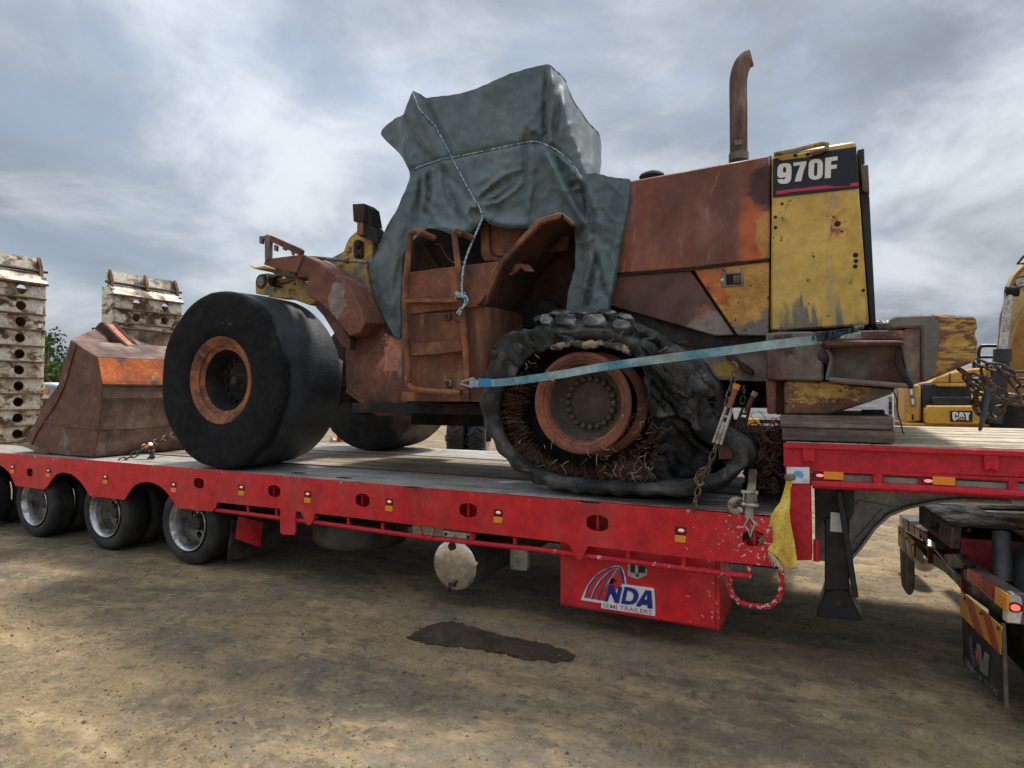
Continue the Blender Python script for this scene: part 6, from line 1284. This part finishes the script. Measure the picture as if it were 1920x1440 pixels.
# light bar
bar = tpart('light_bar', KT([(85, 222), (185, 310), (250, 345), (300, 392), (395, 470), (480, 545), (530, 560), (778, 785), (768, 852), (620, 735), (488, 642), (462, 606), (380, 525), (308, 482), (180, 345), (85, 240)]), .02, .10, black)
obj('bar_rod', MB().cyl(PT(KT([(215, 245)]), -.01)[0], PT(KT([(470, 545)]), -.01)[0], .012, 8), chrome, bar); tpart('plate_mount', KT([(378, 405), (450, 405), (505, 470), (500, 500), (440, 500), (380, 460)]), -.03, .06, black, bar)
fb_ = tpart('tail_lamp', KT([(88, 150), (205, 232), (240, 258), (242, 328), (92, 240)]), -.01, .16, chrome, bar)
for a, b, mt in ((.10, .36, lens_o), (.40, .62, lens_o), (.64, .86, lens_r)):
    A, B, Cc, D = map(lambda k: V((k[0], k[1])), KT([(92, 160), (240, 262), (240, 322), (94, 232)])); qq = [A.lerp(B, a), A.lerp(B, b), D.lerp(Cc, b), D.lerp(Cc, a)]; tpart('lens', [(p.x, p.y) for p in qq], -.022, .012, mt, fb_)
nb_ = tpart('tail_lamp', KT([(500, 470), (525, 486), (782, 658), (780, 852), (772, 848), (760, 770), (640, 668), (520, 585), (500, 560)]), .0, .085, weather('lamp_box_dark', (.10, .075, .065), .5, 0, bump=.1), bar)
for pts, mt in (([(525, 494), (600, 545), (600, 628), (525, 572)], lens_o), ([(604, 548), (700, 612), (696, 716), (604, 634)], lens_r), ([(704, 616), (780, 664), (778, 782), (700, 722)], amb2)):
    ln_ = tpart('lens', KT(pts), -.012, .012, mt, nb_)
    for k in range(4):
        A, B, Cc, D = map(lambda z: V(z), KT(pts)); a0, b0 = A.lerp(D, .2 + .2 * k), B.lerp(Cc, .2 + .2 * k); tpart('lens_rib', [tuple(a0.lerp(b0, .08)), tuple(a0.lerp(b0, .92)), (a0.lerp(b0, .92).x, a0.lerp(b0, .92).y + 2.2), (a0.lerp(b0, .08).x, a0.lerp(b0, .08).y + 2.2)], -.016, .004, mt, nb_, 0)
ep0 = PT([(1887, 1113)], 0)[0] + tb * .004
ec = PS([(1887.5, 1113), (1900, 1112), (1914, 1117), (1917.5, 1127), (1917, 1150), (1914, 1170), (1885.5, 1167)], ep0); cap_ = obj('end_cap', MB().prism([p + tb * .006 for p in ec], -tb * .05), weather('pale_end_cap', (.62, .59, .55), .4, .1, bump=.05), bar, bevel=.006)
el = PS([(1902, 1138)], ep0)[0]; u_ = tf
m = MB(); m.prism([el + tf * math.cos(t) * .034 + V((0, 0, math.sin(t) * .026)) for t in [k * .3927 for k in range(16)]], tb * .010); mk = obj('marker_light', m, lamp_recess, bar)
m = MB(); m.prism([el + tb * .010 + tf * math.cos(t) * .020 + V((0, 0, math.sin(t) * .016)) for t in [k * .3927 for k in range(16)]], tb * .006); obj('lamp_lens', m, plain('lit_red_lens', (1, .12, .08), .2, emit=.8), bar)
# striped boards and mud flaps
def quad_uv(c4, u0, u1, u2, u3):
    A, B, Cc, D = map(lambda z: V(z), KT(c4)); return [tuple(A.lerp(B, u0)), tuple(A.lerp(B, u1)), tuple(D.lerp(Cc, u2)), tuple(D.lerp(Cc, u3))]
for c4, d, n_ in (([(484, 642), (748, 872), (738, 1055), (482, 800)], -.02, 'near'), ([(80, 226), (186, 325), (181, 455), (80, 350)], -.02, 'far')):
    bd = tpart('marker_board', KT(c4), d, .006, ylw, bar)
    for uu in ((.07, .28, .60, .38), (.50, .72, .99, .80)): decal('board_stripe', PT(quad_uv(c4, *uu), d - .001), rd2, bd, toward=-tf, th=.0015)
    if n_ == 'near':
        for k in range(9):
            A, B, Cc, D = map(lambda z: V(z), KT(c4)); f = .1 + .1 * k; a0, b0 = A.lerp(D, f), B.lerp(Cc, f)
            decal('board_rib', PT([tuple(a0), tuple(b0), (b0.x, b0.y + .9), (a0.x, a0.y + .9)], d - .003), brown_vinyl, bd, toward=-tf, th=.001)
    for f in (.1, .5, .92):
        A, B = map(lambda z: V(z), KT(c4[:2])); p = A.lerp(B, f); p = PT([(p.x + .5, p.y + 9)], d - .002)[0]; obj('bolt', MB().cyl(p, p - tf * .006, .010, 8), hub_dark, bd)
flap_dark = weather('black_mudflap', (.016, .016, .016), .6, 0, [dict(col=(.06, .052, .042), scale=2, th=.56, soft=.14)], bump=.15)
flp = tpart('mudflap', KT([(488, 650), (750, 872), (758, 1000), (768, 1200), (772, 1385), (640, 1262), (520, 1142), (500, 1100), (492, 900)]), .0, .008, flap_dark)
gl = weather('grey_flap_print', (.20, .20, .19), .6, 0, [dict(col=(.05, .05, .05), scale=7, th=.55, soft=.1)], bump=0)
KV = crop(1790, 1180, 10.286); fnV = lambda pts: PT(KV(pts), 0)
glyph('flap_letter', [(268, 112), (350, 180), (385, 480), (418, 560), (432, 258), (510, 312), (552, 620), (590, 425), (684, 505), (652, 912), (600, 890), (490, 790), (463, 640), (440, 745), (385, 740), (350, 640)], [], fnV, gl, flp, toward=-tf)
glyph('flap_wing', [(218, 540), (380, 730), (372, 862), (205, 680)], [], fnV, gl, flp, toward=-tf)
glyph('flap_star', [(462, 350), (480, 415), (524, 432), (492, 500), (515, 560), (465, 560), (440, 605), (442, 520), (412, 420), (450, 420)], [], fnV, brown_vinyl, flp, toward=-tf, off=.006)
text('flap_letters', 'STAR TRUCKS', PT(KV([(385, 900), (832, 1290), (862, 1180), (390, 782)]), 0), gl, flp, toward=-tf, off=.003, bold=.015)
obj('flap_stay', MB().tube(PT(KT([(757, 850), (765, 1000), (772, 1200), (778, 1388)]), -.01), .010, 6), dirty_frame, flp)
ff_ = tpart('mudflap', KT([(92, 366), (180, 452), (183, 560), (180, 620), (172, 655), (155, 672), (138, 664), (118, 635), (104, 610), (98, 540)]), .0, .008, flap_rubber); tpart('number_board', KT([(186, 338), (241, 400), (239, 476), (183, 428)]), -.01, .006, weather('dull_gold_board', (.30, .21, .10), .5, 0, bump=0), bar)
wl = tpart('work_lamp', KT([(255, 300), (318, 330), (322, 372), (262, 362)]), -.05, .06, black, bar)
led = plain('lit_led', (1, .95, .8), .3, emit=4.0)
for y in (320, 335, 350): decal('led', PT(KT([(276, y - 4), (291, y - 1), (291, y + 5), (277, y + 2)]), -.052), led, wl, toward=-tf)
wp = weather('white_drum_paint', (.60, .61, .62), .45, 0, [dict(col=(.35, .30, .24), scale=3, th=.58, soft=.1)], bump=.05)
for x, y, d, r_ in ((250, 462, .30, 62), (575, 445, .55, 55)):
    p = PT(KT([(x, y)]), d)[0]; p2 = PT(KT([(x, y + r_)]), d)[0]; rr_ = (p2 - p).length
    obj('air_tank', MB().lathe([(-.07, 0), (-.06, rr_ * .5), (-.02, rr_ * .9), (.03, rr_), (.5, rr_), (.58, rr_ * .6), (.6, 0)], p, 24, axis=-tb), wp, truck, smooth=60)
obj('shock_absorber', MB().cyl(PS(KS([(1420, 560)]), nc + tb * .2)[0], PS(KS([(1450, 1230)]), nc + tb * .3)[0], .045, 14), hub_dark, truck)
# drive wheel and red guard
wc = TN + tf * .60; wc.z = .5; ax_t = -tb
tpz = [(.05, .29), (.0, .33), (.0, .40), (.03, .47), (.07, .495), (.24, .495), (.28, .47), (.30, .40), (.30, .33), (.25, .29)]
wo = wc + (-tb) * .06
tw_ = obj('wheel', MB().lathe([(.02, .29), (.1, .26), (.2, .24), (.21, 0)], wo, 40, axis=ax_t), alloy, truck); obj('tyre', MB().lathe(tpz, wo, 48, axis=ax_t, closed=True), rubber, tw_, smooth=40); obj('tyre_inner', MB().lathe([(a + .33, r_) for a, r_ in tpz], wo, 48, axis=ax_t, closed=True), rubber, tw_, smooth=40)
wo2 = wc + (-tb) * 1.75 + tf * .95; tw2 = obj('wheel', MB().lathe([(.5, .29), (.4, .2), (.35, 0)], wo2, 24, axis=ax_t), alloy, truck); obj('tyre', MB().lathe(tpz, wo2, 40, axis=ax_t, closed=True), rubber, tw2, smooth=40)
gpts = [wc + tf * .42 + (-tb) * .40 + tf * (-.60 * math.cos(t)) + V((0, 0, .58 * math.sin(t))) for t in [.1 + k * .22 for k in range(13)]]
obj('mudguard', MB().ribbon(gpts, tb, .66, .012), red, truck)

# ------------------------------------------------------------------ yellow excavator behind the gooseneck
XY = 13.0
cat_y = weather('excavator_yellow', (.62, .33, .035), .42, 0, [dict(col=(.48, .30, .10), scale=1.2, th=.58, soft=.12, amt=.6)], bump=.04, var=.06)
cream_y = weather('faded_boom_yellow', (.60, .45, .20), .5, 0, [dict(col=(.45, .30, .10), scale=.9, th=.55, soft=.15)], bump=.05, var=.08); boom_shade = weather('shaded_boom_yellow', (.36, .18, .03), .5, 0, [dict(col=(.24, .13, .04), scale=1, th=.55, soft=.15)], bump=.05, var=.08)  # the second yellow is darkened to hold the shade under the boom
dk = weather('excavator_dark_panel', (.028, .032, .038), .5, 0, bump=.1)
ex_ = thing('excavator', 'yellow excavator with dark engine louvres parked behind the gooseneck', 'excavator', P(1800, 850, XY + 1))
def ep(name, pts, mat, th=1.4, dy=0.0, parent=None, bevel=.03): return obj(name, MB().prism(PL(KE(pts), XY + dy), (0, th, 0)), mat, parent or ex_, 35, bevel)
ep('front_panel', [(365, 1085), (385, 1070), (440, 1062), (478, 1062), (482, 1326), (365, 1338)], cat_y, 1.2)
pl__ = ep('panel_print', [(398, 1095), (425, 1090), (448, 1222), (412, 1222)], grey_metal, .01, -.012, None, 0); ep('panel_print', [(402, 1100), (420, 1096), (424, 1135), (405, 1138)], white_vinyl, .01, -.02, pl__ if False else None, 0); ep('panel_print', [(412, 1165), (430, 1165), (432, 1205), (416, 1206)], white_vinyl, .01, -.02, None, 0)
ep('front_slot', [(415, 1278), (427, 1276), (428, 1316), (416, 1318)], soot, .01, -.012, None, 0)
ep('engine_side', [(480, 1060), (800, 1052), (835, 1060), (850, 1220), (520, 1330), (480, 1330)], dk, 1.2, .1); ep('side_trim', [(565, 1058), (805, 1060), (805, 1080), (610, 1078)], cat_y, .2, .0, None, .01)
ep('louvre_box', [(560, 1150), (838, 1150), (845, 1214), (562, 1214)], dk, .5, -.05, None, .02)
for k in range(5): ep('louvre', [(580 + k * 52, 1157), (602 + k * 52, 1157), (602 + k * 52, 1161), (580 + k * 52, 1161)], grey_metal, .01, -.07, None, 0)
ep('engine_hood', [(540, 1060), (600, 1010), (690, 978), (840, 948), (1005, 945), (1010, 1070), (805, 1060)], cat_y, 1.3, .25); ep('hood_seam', [(682, 985), (690, 983), (690, 1056), (682, 1056)], soot, .01, .235, None, 0)
ep('hood_door', [(880, 978), (945, 975), (945, 1030), (880, 1030)], cat_y, .03, .22, None, .008)
cwp = ep('counterweight', [(512, 1245), (520, 1222), (540, 1214), (860, 1214), (890, 1225), (905, 1250), (925, 1352), (530, 1350), (512, 1335)], cat_y, 1.2, -.25, None, .06)
ep('badge_plate', [(688, 1252), (848, 1252), (845, 1330), (690, 1328)], sign_black, .012, -.265, None, 0)
KC = crop(1775, 760, 32.0); fnC = lambda pts: PL(KC(pts), XY - .265)
glyph('badge_letter', [(320, 460), (360, 400), (450, 385), (600, 400), (660, 450), (685, 520), (685, 605), (545, 605), (540, 500), (515, 470), (485, 500), (495, 770), (520, 790), (545, 770), (545, 690), (680, 690), (690, 740), (640, 820), (560, 880), (480, 915), (400, 890), (350, 830)], [], fnC, white_vinyl, cwp, off=.02)
glyph('badge_letter', [(770, 400), (975, 410), (1085, 770), (1000, 700), (890, 660), (790, 700), (690, 770)], [[(878, 560), (902, 615), (868, 615)]], fnC, white_vinyl, cwp, off=.02)
glyph('badge_letter', [(1050, 415), (1390, 440), (1390, 520), (1310, 540), (1305, 925), (1200, 890), (1150, 820), (1130, 540), (1060, 500)], [], fnC, white_vinyl, cwp, off=.02)
glyph('badge_mark', [(650, 870), (760, 770), (880, 715), (1000, 760), (1150, 880)], [], fnC, cat_y, cwp, off=.024)
ep('deck_frame', [(362, 1336), (980, 1350), (975, 1372), (362, 1364)], cat_y, 1.3, -.05); ep('counterweight_end', [(350 + 165, 1222), (525, 1222), (525, 1340), (513, 1340)], dk, .3, -.2, None, .01)
ep('swing_gear', [(985, 1230), (1060, 1180), (1213, 1190), (1400, 1190), (1400, 1500), (985, 1500)], soot, 1.0, -.1)
ep('pivot_housing', [(860, 1150), (900, 1130), (925, 1170), (915, 1240), (870, 1240)], cat_y, .3, -.3, None, .04)
boom = ep('boom', [(1500, -60), (1330, 40), (1213, 215), (1165, 262), (1132, 330), (1118, 380), (1112, 560), (1096, 800), (1062, 1140), (1500, 1140)], cream_y, .5, .3, None, .02)
ep('boom_shaded_face', [(1260, 470), (1213, 545), (1180, 610), (1140, 720), (1112, 850), (1092, 950), (1074, 1145), (1500, 1145), (1500, 300)], boom_shade, .3, -.02, None, .03)  # same yellow boom, its shaded underside put in as a darker colour
def ec_(name, a, b, r_, mat, dy): obj(name, MB().cyl(P(*KE([a])[0], XY + dy), P(*KE([b])[0], XY + dy), r_, 16), mat, ex_)
ec_('cylinder_rod', (1108, 420), (1062, 830), .062, zinc, -.25); ec_('cylinder_eye', (1080, 405), (1175, 402), .085, soot, -.25); ec_('cylinder_barrel', (1060, 815), (1058, 900), .125, dk, -.25); ec_('cylinder_barrel', (1060, 830), (1005, 1340), .105, dk, -.25)
obj('boom_lamp', MB().lathe([(0, .07), (-.03, .09), (.05, .09)], P(*KE([(1190, 335)])[0], XY + .25), 20), soot, ex_); obj('lamp_lens', MB().lathe([(-.01, 0), (-.01, .075)], P(*KE([(1190, 335)])[0], XY + .25), 20), zinc, ex_)
obj('boom_hose', MB().tube(spline([P(x, y, XY + .2) for x, y in KE([(1213, 235), (1150, 300), (1110, 400), (1072, 520), (1050, 600), (1048, 680), (1035, 790), (1010, 860), (985, 960)])], 30), .028, 6), weather('tan_hose', (.30, .15, .06), .6), ex_)
obj('boom_bracket', MB().tube([P(x, y, XY + .2) for x, y in KE([(1213, 150), (1165, 210), (1213, 205)])], .02, 6), soot, ex_)
obj('hand_rail', MB().tube(spline([P(x, y, XY + .9) for x, y in KE([(890, 960), (890, 900), (890, 840), (900, 803), (930, 790), (1030, 790)])], 20), .03, 8).cyl(P(*KE([(892, 870)])[0], XY + .9), P(*KE([(1025, 870)])[0], XY + .9), .026, 8).cyl(P(*KE([(858, 905)])[0], XY + .9), P(*KE([(858, 960)])[0], XY + .9), .03, 8), black, ex_)
for dy in (-.3, 1.9):
    a = P(1700, 800, XY + dy); obj('track', MB().prism([V((a.x + dx, XY + dy, z)) for dx, z in ((-.2, .1), (.1, -.0), (3.6, .0), (3.9, .1), (4.0, .45), (3.8, .8), (3.5, .9), (.1, .9), (-.2, .8), (-.35, .45))], (0, .6, 0)), soot, ex_, bevel=.03)

# ------------------------------------------------------------------ white box truck, panels, cage, tractor, ute, tree
box_w = weather('white_truck_body', (.70, .72, .75), .45, 0, [dict(col=(.55, .55, .55), scale=.8, th=.58, soft=.15)], bump=0, var=.04)
bt_ = thing('box_truck', 'white ribbed box body of a truck seen in the gap under the counterweight', 'truck', P(1520, 800, 16.5))
a, b = P(1365, 786, 16), P(1674, 786, 16); zt = P(1520, 690, 16).z
obj('truck_body', MB().bb(a.x, b.x, 16, 18.4, a.z, zt), box_w, bt_, bevel=.01)
for k in range(9): obj('body_rib', MB().bb(a.x, b.x - .3, 15.985, 16, a.z + .05 + k * .13, a.z + .10 + k * .13), box_w, bt_, bevel=.004)
obj('chassis', MB().bb(a.x, b.x, 16.2, 18.2, .5, a.z - .01), soot, bt_)
for x in (a.x + .8, b.x - 1.0): obj('wheel', MB().lathe([(0, .15), (0, .4), (.04, .46), (.28, .46), (.3, .4)], V((x, 16.05, .46)), 24), rubber, bt_)
for x, y in ((1448, 792), (1455, 795)): obj('tail_light', MB().sphere(P(x, y, 15.95), .06, (1, .4, 1), 1), red_lens, bt_)
green_print = plain('green_print', (.08, .25, .12), .5)
for y0, y1, mt in ((744, 752, green_print), (753, 760, dk), (760, 769, dk), (770, 778, dk)): decal('body_print', PL([(1666, y0), (1672, y0), (1672, y1), (1667, y1)], 15.98), mt, bt_)
pn = thing('notice_panel', 'grey panel with dark framed boards standing left of the yellow excavator', 'panel', P(1685, 815, 14.6))
obj('panel_board', MB().prism(PL([(1676, 727), (1696, 729), (1696, 812), (1677, 812)], 14.6), (0, .06, 0)), grey_frame, pn)
for y0, y1 in ((736, 762), (767, 790)): obj('dark_window', MB().prism(PL([(1683, y0), (1694, y0), (1694, y1), (1683, y1)], 14.58), (0, .02, 0)), dk, pn); obj('pale_notice', MB().prism(PL([(1687, y0 + 4), (1690, y0 + 4), (1690, y1 - 6), (1687, y1 - 6)], 14.57), (0, .01, 0)), white_vinyl, pn)
obj('panel_sill', MB().prism(PL([(1677, 788), (1697, 789), (1697, 792), (1677, 791)], 14.5), (0, .1, 0)), white_vinyl, pn); obj('panel_base', MB().prism(PL([(1677, 792), (1697, 793), (1697, 830), (1677, 830)], 14.62), (0, .06, 0)), dk, pn)
cg = thing('wire_cage', 'dark wire mesh cage with a yellow lid behind the tyre near the step', 'cage', P(1420, 860, 10))
A, B = P(1392, 798, 10), P(1460, 798, 10); zb_ = .2
obj('cage_core', MB().bb(A.x, B.x, 10.05, 10.8, zb_, A.z), dk, cg)
for k in range(7): x = A.x + (B.x - A.x) * k / 6; obj('cage_bar', MB().cyl((x, 10, zb_), (x, 10, A.z), .007, 5), hub_dark, cg)
for k in range(9): z = A.z - k * .09; obj('cage_bar', MB().cyl((A.x, 10, z), (B.x, 10, z), .007, 5), hub_dark, cg)
obj('cage_lid', MB().prism(PL([(1398, 786), (1420, 786), (1421, 796), (1398, 796)], 10), (0, .3, 0)), ylw, cg)
# tractor wheels under the belly
tr_ = thing('tractor', 'dark tractor with white wheels and lugged tyres seen under the loader belly', 'tractor', P(870, 860, 12))
yaw = .42; axd = V((math.cos(yaw), math.sin(yaw), 0)); ag = weather('clean_tractor_tyre', (.014, .015, .018), .45, 0, bump=.1); wr = weather('white_rim_paint', (.72, .70, .66), .4, 0, [dict(col=(.35, .18, .08), scale=5, th=.60, soft=.06)], bump=.05)
for px, sgn_ in ((860, -1), (897, 1)):
    c = P(px, 808, 12.2 if sgn_ > 0 else 12.0); c.z = .72; a_ = axd * sgn_
    wh = obj('wheel', MB().lathe([(-.10, .0), (-.10, .18), (.06, .22), (.10, .36), (.19, .42), (.20, .45), (.17, .45)], c, 32, axis=a_), wr, tr_, smooth=50)
    obj('tyre', MB().lathe([(.17, .44), (.20, .52), (.18, .62), (.13, .67), (-.13, .67), (-.18, .62), (-.20, .52), (-.17, .44)], c, 40, axis=a_, closed=True), ag, wh, smooth=50)
    m = MB(); u0 = a_.cross(V((0, 0, 1))).normalized()
    for k in range(22):
        for s_ in (-1, 1):
            t = 2 * math.pi * (k + .5 * (s_ > 0)) / 22; rd = u0 * math.cos(t) + V((0, 0, 1)) * math.sin(t); tg = a_.cross(rd); m.bar(c + rd * .69 + a_ * .005 * s_, c + rd * .68 + a_ * .17 * s_ + tg * .10, .035, .05, rd)
    obj('tread_bars', m, ag, wh, smooth=0)
c = P(878, 812, 12.1); c.z = .72; obj('front_axle', MB().bar(c - axd * .5, c + axd * .5, .12, .14), soot, tr_); obj('front_weight', MB().prism(PL([(852, 820), (874, 820), (878, 826), (876, 834), (852, 834)], 12.0), (0, .2, 0)), cream, tr_, bevel=.02); obj('tractor_body', MB().bb(c.x - .4, c.x + .4, 12.3, 14.5, .7, 1.5), dk, tr_, bevel=.05); obj('tractor_hood', MB().bb(c.x - .3, c.x + .3, 12.2, 13.8, 1.1, 1.5), grey_metal, tr_, bevel=.05)
jk = thing('release_lever', 'small red lever with pale loop standing at the far deck edge behind the front tyre', 'lever', P(634, 826, 7.3))
obj('lever_body', MB().prism(PL(KU([(150, 330), (160, 305), (175, 310), (192, 360), (190, 415), (200, 445), (155, 450), (160, 400)]), 7.26), (0, .05, 0)), red, jk, bevel=.004); obj('lever_loop', MB().tube(spline([P(x, y, 7.25) for x, y in KU([(158, 325), (128, 330), (125, 345), (160, 362)])], 10), .016, 6), cream, jk); obj('lever_foot', MB().prism(PL(KU([(85, 430), (110, 400), (130, 430), (260, 430), (275, 450), (80, 452)]), 7.27), (0, .05, 0)), cream, jk, bevel=.004)
# white ute at far left with orange indicator
ut = thing('parked_ute', 'white vehicle with orange corner lamp parked between ramp and bucket', 'vehicle', P(88, 790, 14))
uy = 14.0; obj('vehicle_body', MB().prism(PL([(40, 748), (40, 718), (82, 717), (100, 719), (107, 722), (103, 735), (98, 748)], uy), (0, 1.6, 0)), box_w, ut, bevel=.04); obj('windscreen', MB().prism(PL([(84, 722), (104, 724), (99, 742), (86, 740)], uy - .02), (0, .02, 0)), plain('vehicle_glass', (.20, .28, .34), .1), ut); obj('corner_lamp', MB().prism(PL([(80, 729), (89, 728), (90, 737), (80, 738)], uy - .06), (0, .05, 0)), plain('orange_lamp', (.75, .18, .02), .3), ut, bevel=.01)
obj('vehicle_base', MB().prism(PL([(30, 748), (120, 748), (120, 775), (30, 775)], uy + .1), (0, 1.4, 0)), dk, ut); 
for x in (48, 108): c = P(x, 780, uy); obj('wheel', MB().lathe([(0, .1), (0, .32), (.05, .38), (.25, .38)], V((c.x, uy, .38)), 20), rubber, ut)
# trees beyond the yard
leaf = weather('gum_leaf', (.050, .085, .022), .6, 0, [dict(col=(.10, .15, .035), scale=.35, th=.52, soft=.1), dict(col=(.11, .085, .05), scale=.6, th=.64, soft=.05)], bump=0, var=.3, vscale=1)
bark = weather('gum_bark', (.16, .13, .10), .9)
tr = random.Random(9)
def tree(label, x, Y, h_, rad, n, seed, dens=1.0):
    q = P(x, 733, Y); b = V((q.x, Y, 0)); t = thing('gum_tree', label, 'tree', b, 'trees beyond the yard'); rn = random.Random(seed)
    m = MB(); m.tube(spline([b, b + V((.1, 0, h_ * .3)), b + V((-.1, 0, h_ * .6)), b + V((.15, 0, h_ * .92))], 10), [.26 - .022 * i for i in range(10)], 7)
    cl = []
    for k in range(16):
        a = rn.uniform(0, 6.28); z = h_ * rn.uniform(.30, .98); rr2 = rad * (1 - abs(z / h_ - .55) * 1.1) * rn.uniform(.5, 1.0); e = b + V((math.cos(a) * rr2, math.sin(a) * rr2, z)); cl.append((e, rad * rn.uniform(.22, .42)))
        m.tube([b + V((0, 0, z * .65)), b.lerp(e, .5) + V((0, 0, z * .35)), e], [.07, .045, .015], 5)
    obj('trunk', m, bark, t, smooth=60); m = MB()
    for e, r_ in cl:
        for k in range(int(n * dens)):
            d = V((rn.gauss(0, 1), rn.gauss(0, 1), rn.gauss(0, .75))).normalized() * r_ * rn.uniform(.35, 1.05); c = e + d; s = rn.uniform(.10, .22); u = V((rn.gauss(0, 1), rn.gauss(0, 1), rn.gauss(0, 1))).normalized() * s; w_ = u.orthogonal().normalized() * s * .5
            m.face([m.bm.verts.new(c - u), m.bm.verts.new(c + w_), m.bm.verts.new(c + u), m.bm.verts.new(c - w_)])
    tag(obj('crown', m, leaf, t, smooth=0, recalc=False))
tree('bushy green gum tree behind the white vehicle, between ramp and bucket', 88, 26, 5.2, 2.9, 190, 3); tree('taller sparse gum tree with thin top behind the bushy one', 76, 30, 6.6, 2.2, 60, 5); tree('low green gum tree half hidden by the bucket', 128, 27, 4.2, 2.6, 170, 8)

# far tree line along the edge of the yard, one mass
m = MB(); rn = random.Random(21)
for k in range(5200):
    x = rn.uniform(-420, 160); Y = 150 + rn.uniform(0, 14); hmax = 5.5 + 3.0 * noise.noise((x * .03, 0, 3)) + 2.2 * noise.noise((x * .12, 0, 9)); z = hmax * rn.random() ** .7; s = rn.uniform(.5, 1.3)
    u = V((rn.gauss(0, 1), rn.gauss(0, 1), rn.gauss(0, 1))).normalized() * s; w_ = u.orthogonal().normalized() * s * .7; c = V((x, Y, z)); m.face([m.bm.verts.new(c - u), m.bm.verts.new(c + w_), m.bm.verts.new(c + u), m.bm.verts.new(c - w_)])
tag(obj('tree_line', m, leaf, None, smooth=0, recalc=False), kind='stuff')
